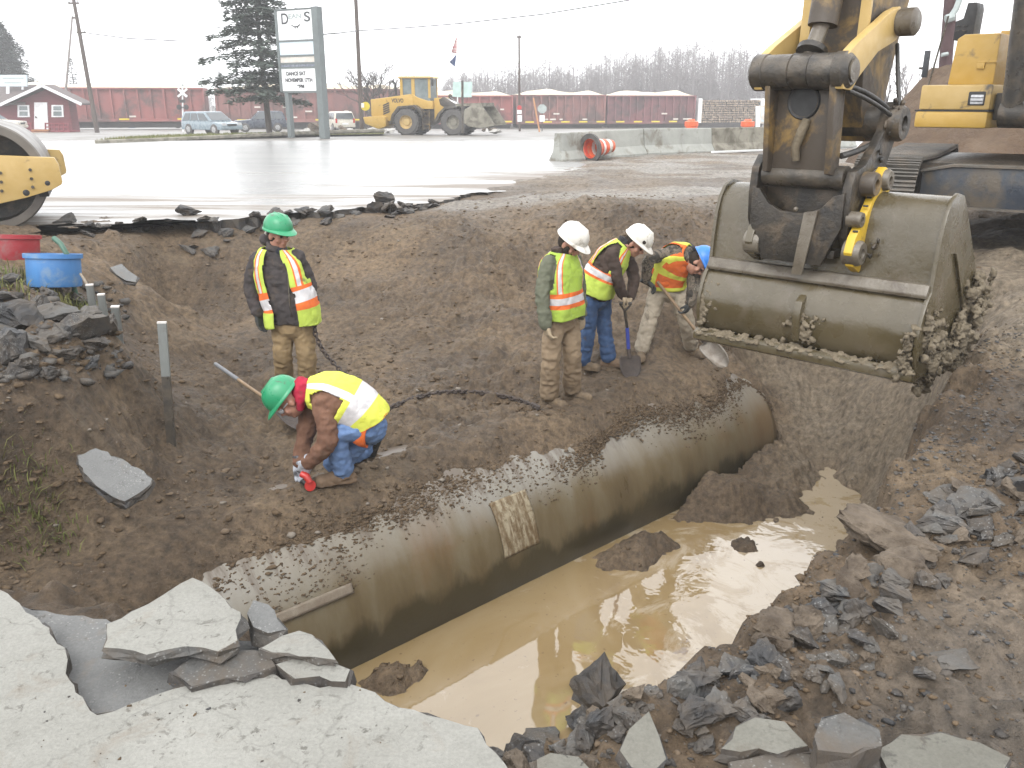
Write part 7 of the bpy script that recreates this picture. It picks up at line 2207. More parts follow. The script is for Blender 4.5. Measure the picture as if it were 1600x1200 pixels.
for (x0, z0, x1, z1_) in ((.40, .50, .48, .44), (.48, .44, .58, .45), (.58, .45, .64, .51), (.49, .44, .50, .38), (.57, .44, .56, .38)):
    A_ = FS @ Vector((xl + .1 + pw * x0, za + ph * z0, .13)); B_ = FS @ Vector((xl + .1 + pw * x1, za + ph * z1_, .13)); mb.path([A_, B_], .025, 6)
add(mb, 'emblem', M['letter'], parent=o_)
o_, za, zb = panels['letter_board']; ph = zb - za
text('DANCE SAT', ph * .22, xl + .10 + pw * .14, za + ph * .66, M['letter'], o_, width=pw * .56)
text('NOVEMBER 17TH', ph * .22, xl + .10 + pw * .10, za + ph * .38, M['letter'], o_, width=pw * .78)
text('9PM', ph * .22, xl + .10 + pw * .44, za + ph * .11, M['letter'], o_, width=pw * .20)

# small signs
def board(name, label, parts, base, top, r=.035, cat='sign'):
    t, add = wthing(name, label, cat, base)
    mb = MB(); mb.path([base, top], r, 8); add(mb, 'post', M['grey_steel'])
    for nm, poly, y_, mt, dz in parts:
        fr = frame_mat(Vector((0, y_, 0)), Vector((1, 0, 0)), Vector((0, 0, 1)), Vector((0, -1, 0)))
        mb = MB(); mb.prism([(PY(u, v, y_).x, PY(u, v, y_).z) for u, v in poly], fr, dz, dz + .02); add(mb, nm, M[mt], smooth=None)
    return t
def disc(u, v, r, n=8, ph=.3927): return [(u + r * math.cos(ph + 2 * math.pi * k / n), v + r * math.sin(ph + 2 * math.pi * k / n)) for k in range(n)]
b = PG(847, 205); board('road_sign', 'grey octagonal sign seen from behind, white plate below', [('plate', disc(847, 170, 7.5), b.y, 'grey_sign', .04), ('lower_plate', [(843, 180), (851, 180), (851, 190), (843, 190)], b.y, 'sign_white', .04)], b, PY(847, 163, b.y))
b = PG(812, 206); board('road_sign', 'red disc above two white plates on the slim dark pole', [('disc', disc(811.5, 168, 3.6, 12), b.y, 'red_lamp', .16), ('plate', [(808, 172), (815, 172), (815, 178), (808, 178)], b.y, 'sign_white', .16), ('lower_plate', [(808.5, 180), (815.5, 180), (815.5, 190), (808.5, 190)], b.y, 'sign_white', .16)], PY(812, 200, b.y - .13), PY(811.5, 166, b.y - .13), r=.02)
b = PG(723, 211); b = PY(723, 209, 46); board('road_sign', 'pale teal sign boards on a post in front of the loader bucket', [('left_board', [(708, 128), (720.5, 128), (720.5, 152), (707, 151)], 46, 'teal_sign', .03), ('right_board', [(724.5, 128), (738, 128), (737, 152), (724.5, 152)], 46, 'teal_sign', .03)], PY(723, 208, 46), PY(722.5, 126, 46), r=.06)
b = PG(568, 209); board('road_sign', 'round yellow crossing sign on the foot of the tall brown pole', [('disc', disc(571, 166, 7, 16), b.y - .3, 'yellow_sign', .0), ('plate', [(564.5, 161), (569, 161), (569, 168), (564.5, 168)], b.y - .32, 'sign_white', .01)], PY(571, 190, b.y - .28), PY(571, 160, b.y - .28), r=.03)
a, b = PG(843, 206), PY(833.5, 153, PG(843, 206).y)
t, add = wthing('plank', 'leaning orange tan plank beside the grey octagonal sign', 'plank', a); mb = MB(); mb.path([a, b], .085, 4); add(mb, 'board', M['tan_plank'], smooth=None)
b = PY(1194, 200, 42); b.z = 0
t, add = wthing('notice_board', 'white framed notice board left of the excavator arm', 'sign', b)
fr = frame_mat(Vector((0, 42, 0)), Vector((1, 0, 0)), Vector((0, 0, 1)), Vector((0, -1, 0)))
def pp(l, y_): return [(PY(u, v, y_).x, PY(u, v, y_).z) for u, v in l]
mb = MB(); mb.prism(pp([(1181, 200), (1187, 200), (1187, 166), (1181, 166)], 42), fr, -.06, .06); add(mb, 'post', M['sign_white'])
mb = MB(); mb.prism(pp([(1187, 193), (1212, 193), (1212, 165), (1187, 165)], 42), fr, -.03, .03); add(mb, 'frame', M['sign_cream'])
mb = MB(); mb.prism(pp([(1189, 190), (1210, 190), (1210, 168), (1189, 168)], 42), fr, .03, .045); add(mb, 'face', M['sign_blue'])
mb = MB(); mb.sphere(PY(1199, 183, 41.94), .25, 10, 6, s=(1.1, .1, .7)); mb.sphere(PY(1206, 179, 41.94), .2, 10, 6, s=(1, .1, .9)); add(mb, 'printed_shapes', M['sign_cream'])

# railway crossing signal
b = PG(286, 206)
t, add = wthing('crossing_signal', 'railway crossing signal with white crossed boards left of the grey van', 'signal', b)
yS = b.y
mb = MB(); mb.path([b, PY(285, 134, yS)], .06, 10); add(mb, 'post', M['sign_white'])
for s in (-1, 1):
    mb = MB(); mb.path([PY(285 - 7, 145 + s * 6, yS - .1), PY(285 + 7, 145 - s * 6, yS - .1)], .10, 4); add(mb, 'crossed_board', M['sign_white'])
mb = MB(); mb.path([PY(278, 167.5, yS - .1), PY(293, 167.5, yS - .1)], .04, 6); add(mb, 'lamp_bar', M['black'])
for u in (280, 291):
    mb = MB(); mb.lathe([(0, 0), (.20, 0), (.20, -.04), (0, -.05)], PY(u, 167.5, yS - .12), (0, 1, 0), 16); add(mb, 'lamp', M['black'])
mb = MB(); mb.lathe([(0, 0), (.1, .03), (.09, .15), (0, .2)], PY(285, 135, yS), (0, 0, 1), 10); add(mb, 'bell', M['grey_sign'])
mb = MB(); mb.box(PY(285, 158, yS - .1), (.45, .03, .22)); add(mb, 'count_plate', M['black'])
# flags
yf = 60; b = PY(715, 209, yf); b.z = ground_z(yf)
t, add = wthing('flagpole', 'white flagpole flying a striped flag above a blue one', 'flagpole', b)
mb = MB(); mb.path([b, PY(714.5, 40, yf)], [.05, .03], 8); add(mb, 'pole', M['sign_white'])
def flag(pts, nm, mt):
    mb = MB(); n_ = 8; vs = []
    for i in range(n_ + 1):
        k = i / n_; a_ = pts[0].lerp(pts[3], k); b_ = pts[1].lerp(pts[2], k)
        for j in range(n_ + 1):
            p = a_.lerp(b_, j / n_); p = p + Vector((0, .10 * math.sin(j * 1.7 + i * .6) * (j / n_), 0)); vs.append(p)
    mb.add(vs, [(i * (n_ + 1) + j, i * (n_ + 1) + j + 1, (i + 1) * (n_ + 1) + j + 1, (i + 1) * (n_ + 1) + j) for i in range(n_) for j in range(n_)]); o = add(mb, nm, M[mt], smooth=60); solid(o, .01)
flag([PY(714, 54, yf), PY(710, 66, yf), PY(705, 82, yf), PY(713.5, 84, yf)], 'striped_flag', 'flag_pale')
flag([PY(713.5, 84, yf), PY(707, 92, yf), PY(702, 97, yf), PY(711, 105, yf)], 'blue_flag', 'flag_blue')

# ---------------------------------------------------------------- red house
hb_ = PG(70, 206); yH = hb_.y; gz_ = ground_z(yH)
t, add = wthing('red_house', 'small dark red house with a gabled porch and white door', 'house', hb_)
def hp(l, y_=None): return [(PY(u, v, y_ or yH).x, PY(u, v, y_ or yH).z) for u, v in l]
fh = frame_mat(Vector((0, yH, 0)), Vector((1, 0, 0)), Vector((0, 0, 1)), Vector((0, -1, 0)))
zH = gz_
gab = hp([(22, 163), (73, 139), (117, 158)]); xa, xb = hp([(22, 200), (113, 200)])[0][0], hp([(22, 200), (113, 200)])[1][0]
mb = MB(); mb.prism([(xa, zH), (xb, zH), (xb, gab[2][1]), gab[1], (xa, gab[0][1])], fh, -1.2, 0); hw_ = add(mb, 'wall', M['house_red'], smooth=None)
xm = hp([(-140, 200)])[0][0]; zr = hp([(0, 135)])[0][1]; ze = hp([(0, 163)])[0][1]
mb = MB(); mb.prism([(xm, zH), (xa - .02, zH), (xa - .02, ze), (xm, ze)], fh, -4, -.4); add(mb, 'wall', M['house_red'], smooth=None)
# roofs
rf = MB(); e1, rd, e2 = hp([(8, 165), (73, 135), (134, 164)])
for A_, B_ in ((e1, rd), (rd, e2)):
    dx, dz = B_[0] - A_[0], B_[1] - A_[1]; l_ = math.hypot(dx, dz); nx_, nz_ = -dz / l_ * .14, dx / l_ * .14
    rf.prism([A_, B_, (B_[0] + nx_, B_[1] + nz_), (A_[0] + nx_, A_[1] + nz_)], fh, -1.2, .7)
ro = add(rf, 'roof', M['roof'], smooth=None)
mb = MB()
for A_, B_ in ((e1, rd), (rd, e2)):
    dx, dz = B_[0] - A_[0], B_[1] - A_[1]; l_ = math.hypot(dx, dz); nx_, nz_ = -dz / l_, dx / l_
    mb.prism([(A_[0] - nx_ * .06, A_[1] - nz_ * .06), (B_[0] - nx_ * .06, B_[1] - nz_ * .06), (B_[0] + nx_ * .15, B_[1] + nz_ * .15), (A_[0] + nx_ * .15, A_[1] + nz_ * .15)], fh, .705, .76)
add(mb, 'barge_board', M['white_paint'], smooth=None, parent=ro)
mb = MB(); fmr = frame_mat(Vector((xm, yH, 0)), Vector((0, 1, 0)), Vector((0, 0, 1)), Vector((1, 0, 0)))
mb.prism([(-.1, ze - .05), (2.0, zr), (4.1, ze - .05), (4.1, ze + .1), (2.0, zr + .16), (-.1, ze + .1)], fmr, 0, hp([(38, 150)])[0][0] - xm); add(mb, 'main_roof', M['roof'], smooth=None)
mb = MB(); mb.prism(hp([(54, 202), (76, 202), (74, 160), (54, 160)]), fh, .0, .06); dr_ = add(mb, 'door', M['white_paint'], smooth=None)
mb = MB(); mb.sphere(Vector((hp([(57, 183)])[0][0], yH - .1, hp([(57, 183)])[0][1])), .07, 8, 6); add(mb, 'handle', M['dark_steel'], parent=dr_)
for u in (28, 81):
    mb = MB(); mb.prism(hp([(u, 183), (u + 19, 183), (u + 18, 164), (u, 164)]), fh, .0, .06); wo_ = add(mb, 'window', M['white_paint'], smooth=None)
    mb = MB(); mb.prism(hp([(u + 3, 181), (u + 16, 181), (u + 16, 174), (u + 3, 174)]), fh, .06, .075); mb.prism(hp([(u + 3, 172.5), (u + 16, 172.5), (u + 15, 166), (u + 3, 166)]), fh, .06, .075); add(mb, 'pane', M['pane'], smooth=None, parent=wo_)
mb = MB()
for (u0, u1) in ((22, 66), (86, 121)):
    for v in (192, 197.5): mb.prism(hp([(u0, v + 1), (u1, v + 1), (u1, v - .8), (u0, v - .8)]), fh, 1.5, 1.56)
    k = u0
    while k <= u1: mb.prism(hp([(k, 206), (k + 1.4, 206), (k + 1.4, 191), (k, 191)]), fh, 1.48, 1.58); k += 7
add(mb, 'porch_railing', M['house_trim'], smooth=None)
mb = MB(); mb.prism(hp([(20, 207.5), (125, 207.5), (125, 203), (20, 203)]), fh, -.0, 1.6); add(mb, 'porch_deck', M['house_trim'], smooth=None)
mb = MB()
for i in range(3): mb.prism(hp([(69, 203 + 3 * i), (95 + i, 203 + 3 * i), (95 + i, 201.5 + 3 * i), (69, 201.5 + 3 * i)]), fh, 1.6 + .25 * i, 1.9 + .25 * i)
add(mb, 'steps', M['tan_plank'], smooth=None)
t, add = wthing('roof_sign', 'white sign board above the roof of the red house', 'sign', PY(20, 140, yH + 1))
fs2 = frame_mat(Vector((0, yH + 1, 0)), Vector((1, 0, 0)), Vector((0, 0, 1)), Vector((0, -1, 0)))
mb = MB(); mb.prism(hp([(0, 135), (43, 135), (42, 117), (1, 117)], yH + 1), fs2, -.08, .08); add(mb, 'board', M['sign_blue'], smooth=None)
for q in ([(10, 148), (15, 148), (15, 135), (10, 135)], [(34, 140), (37, 140), (37, 135), (34, 135)]):
    mb = MB(); mb.prism(hp(q, yH + 1), fs2, -.05, .05); add(mb, 'leg', M['white_paint'], smooth=None)
mb = MB(); mb.prism(hp([(5, 123), (38, 123), (38, 121.5), (5, 121.5)], yH + 1), fs2, .08, .09); mb.prism(hp([(8, 130), (34, 130), (34, 128.5), (8, 128.5)], yH + 1), fs2, .08, .09); add(mb, 'faint_stripe', M['grey_sign'], smooth=None)

# ---------------------------------------------------------------- train
T0, T1 = PY(-140, 190, 82), PY(1100, 195, 97)
td = (T1 - T0); td.z = 0; td.normalize(); tn = Vector((td.y, -td.x, 0))
def t_at(u):
    r_ = ray(u, 180); s = T0.dot(tn) / (r_.x * tn.x + r_.y * tn.y); p = r_ * s; return (Vector((p.x, p.y, 0)) - Vector((T0.x, T0.y, 0))).dot(td), math.hypot(p.x, p.y) * 0 + p.y
def wagon(u0, u1, vt, vb, mat, label, ribs=14, chips=True, marks=0, seed=0):
    s0, y0 = t_at(u0); s1, y1 = t_at(u1); um = (u0 + u1) / 2
    zt = (PY(u0, vt, y0).z + PY(u1, vt + .6, y1).z) / 2; zb = (PY(u0, vb, y0).z + PY(u1, vb, y1).z) / 2
    gr = ground_z((y0 + y1) / 2); O_ = Vector((T0.x, T0.y, 0)) + td * s0; L = s1 - s0
    t, add = wthing('railway_wagon', label, 'railway wagon', (O_ + td * L / 2 + Vector((0, 0, gr))), 'railway wagons loaded with wood chips' if chips else None)
    fr = frame_mat(O_, td, Vector((0, 0, 1)), tn)
    mb = MB(); mb.prism([(0, zb), (L, zb), (L, zt), (0, zt)], fr, -2.9, 0)
    for k in range(ribs + 1):
        x = .08 + (L - .16) * k / ribs; mb.prism([(x - .08, zb), (x + .08, zb), (x + .08, zt), (x - .08, zt)], fr, 0, .24)
    mb.prism([(0, zt - .14), (L, zt - .14), (L, zt + .02), (0, zt + .02)], fr, .0, .27); mb.prism([(0, zb - .05), (L, zb - .05), (L, zb + .22), (0, zb + .22)], fr, .0, .25)
    add(mb, 'body', mat, smooth=None)
    mb = MB(); mb.prism([(.3, zb - .62), (L - .3, zb - .62), (L - .1, zb - .05), (.1, zb - .05)], fr, -2.3, -.2); add(mb, 'underframe', M['underframe'], smooth=None)  # underframe made deeper to stand for the dark shade under the wagon
    for xc in (1.9, L - 1.9):
        mb = MB()
        for dx in (-.85, .85): mb.lathe([(0, 0), (.45, 0), (.45, -.12), (0, -.12)], fr @ Vector((xc + dx, gr + .5, -.35)), tn, 18)
        mb.prism([(xc - 1.2, gr + .45), (xc + 1.2, gr + .45), (xc + .5, gr + .85), (xc - .5, gr + .85)], fr, -.35, -.2); add(mb, 'bogie', M['underframe'], smooth=40)
    if chips:
        nx_, ny_ = 40, 8; vs = []
        for i in range(nx_ + 1):
            for j in range(ny_ + 1):
                x = .1 + (L - .2) * i / nx_; w = -2.8 + 2.7 * j / ny_
                e = min(1, min(i, nx_ - i) / 6) * math.sin(math.pi * j / ny_) ** .6
                h_ = .50 * e * (0.75 + .25 * math.sin(x * 1.1 + seed) + .2 * float(vnoise(x * .8, w, seed))) + .02
                vs.append(fr @ Vector((x, zt + h_, w)))
        mb = MB().add(vs, [(i * (ny_ + 1) + j, i * (ny_ + 1) + j + 1, (i + 1) * (ny_ + 1) + j + 1, (i + 1) * (ny_ + 1) + j) for i in range(nx_) for j in range(ny_)]); add(mb, 'chip_load', M['chips'], smooth=60)
    rr = random.Random(seed); 
    if marks:
        mb = MB()
        for k in range(marks):
            x = L * rr.uniform(.05, .95); z = zb + rr.choice([.35, .35, .9, 1.3]); w = rr.uniform(.3, .7); mb.prism([(x, z), (x + w, z), (x + w, z + .14), (x, z + .14)], fr, .255, .27)
        add(mb, 'stencil_marks', M['sign_cream'], smooth=None)
        mb = MB()
        for k in range(5):
            x = L * (.1 + .2 * k); mb.prism([(x, zb + .1), (x + .9, zb + .1), (x + .9, zb + .24), (x, zb + .24)], fr, .255, .27)
        add(mb, 'reflector_stripe', M['yellow_sign'], smooth=None)
    return t
wagon(-150, 322, 136.5, 189.5, M['wagon'], 'bright oxide red railway wagon behind the red house', 22, True, 5, 1)
wagon(339, 640, 138.5, 190, M['wagon2'], 'faded brown railway wagon behind the big pine and the business sign', 18, True, 9, 2)
wagon(645, 801, 149, 193, M['wagon'], 'red railway wagon behind the wheel loader bucket', 9, True, 4, 3)
wagon(806, 945, 148, 193, M['wagon2'], 'brown railway wagon behind the octagonal sign', 11, True, 6, 4)
wagon(948, 1085, 149, 192.5, M['wagon3'], 'dark maroon railway wagon behind the tipped orange drum barrier', 12, True, 4, 5)
# log wagon
s0, y0 = t_at(1090); s1, y1 = t_at(1192); O_ = Vector((T0.x, T0.y, 0)) + td * s0; L = s1 - s0; fr = frame_mat(O_, td, Vector((0, 0, 1)), tn)
zt = PY(1140, 156, y0).z; zb = PY(1140, 192, y0).z; gr = ground_z(y0)
t, add = wthing('log_wagon', 'railway wagon stacked with short logs between white end posts', 'railway wagon', O_ + Vector((0, 0, gr)))
mb = MB(); mb.prism([(0, zb - .5), (L, zb - .5), (L, zb), (0, zb)], fr, -2.6, 0); add(mb, 'deck', M['underframe'], smooth=None)
for x in (0, L - .35):
    mb = MB(); mb.prism([(x, zb), (x + .4, zb), (x + .4, zt + .15), (x, zt + .15)], fr, -2.6, .1); add(mb, 'end_post', M['sign_white'], smooth=None)
mb = MB(); mb2 = MB(); rr = random.Random(5); rws = 10; 
for j in range(rws):
    x = .5; hh = (zt - zb) / rws
    while x < L - .5:
        r_ = hh * rr.uniform(.36, .55); mb.tube(fr @ Vector((x, zb + hh * (j + .5), -2.4)), fr @ Vector((x, zb + hh * (j + .5), rr.uniform(-.15, .05))), r_, n=7, mi=0)
        for q in range(len(mb.m) - 2, len(mb.m)): mb.m[q] = 1
        x += r_ * 2.05
lo_ = add(mb, 'log_load', [M['log_bark'], M['log_end']], smooth=40); lo_['kind'] = 'stuff'
mb = MB(); mb.prism([(0, gr), (L, gr), (L, zb - .5), (0, zb - .5)], fr, -2.2, -.5); add(mb, 'running_gear', M['underframe'], smooth=None)
# railway bank and distant low scrub line
mb = MB(); mb.prism([(-1.5, -3.0), (-1.2, .5), (.9, .5), (2.6, -1.0)], frame_mat(T0 + Vector((0, 0, ground_z(88) - .48)) - Vector((0, 0, T0.z)) - tn * 1.2, tn, Vector((0, 0, 1)), td), -60, 200)
tag(mb.build('railway_bank', M['yard']), kind='structure')

# ---------------------------------------------------------------- cars
def car(label, u, v, L, Wd, H, yaw, paint, kind='suv'):
    c = PG(u, v) if v > 100 else PY(u, 200, v); c.z = ground_z(c.y); t = thing('parked_car', label, 'car', tuple(c), yaw)
    if kind == 'van': top_ = [(-.46, .98), (-.48, .55), (.20, .55), (.10, 1.0)]; low = [(-.49, .22), (.49, .22), (.50, .40), (.48, .50), (.22, .60), (-.485, .60)]; gh = [(-.485, .60), (-.455, .97), (-.40, 1.0), (.06, 1.0), (.26, .60)]
    else: low = [(-.49, .22), (.49, .22), (.50, .42), (.49, .54), (.20, .60), (-.49, .60)]; gh = [(-.485, .60), (-.43, .96), (-.37, 1.0), (.02, 1.0), (.20, .60)]
    fr = Matrix(((1, 0, 0, 0), (0, 0, -1, 0), (0, 1, 0, 0), (0, 0, 0, 1)))
    S = lambda l: [(x * L, z * H) for x, z in l]
    mb = MB(); mb.prism(S(low), fr, -Wd / 2, Wd / 2); mb.build('body', paint, t, smooth=40, bevel=.06)
    mb = MB(); n = len(gh); g = S(gh); A_ = [fr @ Vector((p[0], p[1], -Wd / 2 * (1 if p[1] < .65 * H else .82))) for p in g]; B_ = [fr @ Vector((p[0], p[1], Wd / 2 * (1 if p[1] < .65 * H else .82))) for p in g]
    mb.add(A_ + B_, [tuple(range(n)), tuple(range(2 * n - 1, n - 1, -1))] + [(i, (i + 1) % n, n + (i + 1) % n, n + i) for i in range(n)]); mb.build('roof', paint, t, smooth=40, bevel=.04)
    # glazing, set just proud of the roof panels
    zl_, zh_ = .63 * H, .93 * H
    def sidex(z, k): 
        return None
    for s in (-1, 1):
        mb = MB()
        xr_, xf = g[0][0], g[-1][0]
        segs = [(.05, .30), (.33, .60), (.63, .93)] if kind == 'van' else [(.06, .30), (.33, .62), (.65, .93)]
        for a_, b_ in segs:
            q = []
            for (k, z) in ((a_, zl_), (b_, zl_), (b_, zh_), (a_, zh_)):
                tt = (z - .60 * H) / (.40 * H); x0 = g[0][0] + (g[2][0] - g[0][0]) * tt; x1 = g[-1][0] + (g[-2][0] - g[-1][0]) * tt
                w = Wd / 2 * (1 - .18 * tt) + .012; q.append(Vector((x0 + (x1 - x0) * k, s * w, z)))
            mb.add(q, [(0, 1, 2, 3)])
        mb.build('side_window', M['car_glass'], t, smooth=None)
    for nm, i0, i1 in (('windscreen', -1, -2), ('rear_window', 0, 1)):
        p, q = g[i0], g[i1]; ox = .02 if nm == 'windscreen' else -.02
        mb = MB(); zz = [.08, .90]; vs = []
        for k in zz:
            x = p[0] + (q[0] - p[0]) * k + ox; z = p[1] + (q[1] - p[1]) * k + .012; w = Wd / 2 * (1 - .18 * (z - .6 * H) / (.4 * H)) * .90
            vs += [Vector((x, -w, z)), Vector((x, w, z))]
        mb.add([vs[0], vs[1], vs[3], vs[2]], [(0, 1, 2, 3)]); mb.build(nm, M['car_glass'], t, smooth=None)
    for x in (-.31 * L, .31 * L):
        for s in (-1, 1):
            mb = MB(); mb.lathe([(0, -.11), (.30, -.11), (.34, -.08), (.34, .08), (.30, .11), (0, .11)], (x, s * (Wd / 2 - .08), .34), (0, s, 0), 20); w_ = mb.build('wheel', M['tyre'], t, smooth=40)
            mb = MB(); mb.lathe([(0, .125), (.19, .115), (.2, .09)], (x, s * (Wd / 2 - .08), .34), (0, s, 0), 16); mb.build('rim', M['chrome'], w_, smooth=40)
    for s in (-1, 1):
        mb = MB(); mb.box((.488 * L, s * Wd * .36, .47 * H), (.06, .34, .16)); mb.build('headlight', M['lamp_glass'], t, smooth=None, bevel=.02)
        mb = MB(); mb.box((-.49 * L, s * Wd * .43, .55 * H), (.05, .14, .34)); mb.build('tail_light', M['red_lamp'], t, smooth=None)
    mb = MB(); mb.box((.497 * L, 0, .44 * H), (.04, Wd * .42, .12)); mb.build('grille', M['black'], t, smooth=None)
    mb = MB(); mb.box((.50 * L, 0, .30 * H), (.08, Wd * .94, .16)); mb.build('bumper', paint, t, smooth=None, bevel=.03)
    mb = MB(); mb.box((-.495 * L, 0, .40 * H), (.03, .5, .14)); mb.build('number_plate', M['sign_white'], t, smooth=None)
    return t
car('pale blue grey van parked behind the grass verge', 331, 58, 3.9, 1.7, 1.42, math.radians(-32), M['van_paint'], 'van')
car('dark blue four wheel drive parked behind the pine trunk', 408, 206, 3.9, 1.7, 1.55, math.radians(200), M['suv_paint'])
car('cream white car parked right of the business sign post', 530, 205, 3.6, 1.7, 1.55, math.radians(118), M['white_car'])
car('white car half cut off at the left edge beside the red house', -12, 208, 4.3, 1.8, 1.5, math.radians(8), M['white_car'])
# heaps of broken concrete by the sign
M['pale_rubble'] = nmat('pale_broken_concrete', (0.40, 0.39, 0.37), (0.30, 0.29, 0.27), 2, .85, .4, world=True)
CHP = []
for k in range(3):
    me = chunk_mesh(400 + k, .5)
    for m in (M['pale_rubble'], M['pale_rubble']): me.materials.append(m)
    CHP.append(me)
rr = random.Random(31)
for i in range(26):
    u = rr.choice([rr.gauss(488, 12), rr.gauss(530, 9), rr.gauss(590, 14), rr.gauss(770, 22)]); v = rr.uniform(204, 209) 
    p = PG(u, v); chunk(0, 0, rr.uniform(7, 20), 'pale broken concrete block heaped in the yard beyond the road', 'broken concrete heaped in the yard', CHP if rr.random() < .75 else CHB, pos=p, sink=.1)
p = PG(496, 207); chunk(0, 0, 34, 'brown earth lump in the concrete heap beside the business sign', None, CHB, pos=p, sink=.1, k=1, name='earth_lump')
# blue and white odds and ends under the wagons
for (u, w, lab, mt) in ((205, 16, 'blue tarpaulin heap under the bright red wagon', 'blue_plastic'), (187, 9, 'grey tarpaulin heap under the bright red wagon', 'grey_sign'), (165, 6, 'small white box under the bright red wagon, beside the leaning pole', 'white_paint'), (268, 6, 'small white box under the bright red wagon, near the crossing signal', 'white_paint')):
    p = PG(u, 200); t, add = wthing('yard_bundle', lab, 'bundle', p); mb = MB(); s = w * p.y / FPX
    mb.sphere(p + Vector((0, 0, s * .18)), s * .5, 14, 8, s=(1, .7, .5)); o = add(mb, 'bundle', M[mt], smooth=60); noise_push(o, .12 * s, 3.0 / s, u)

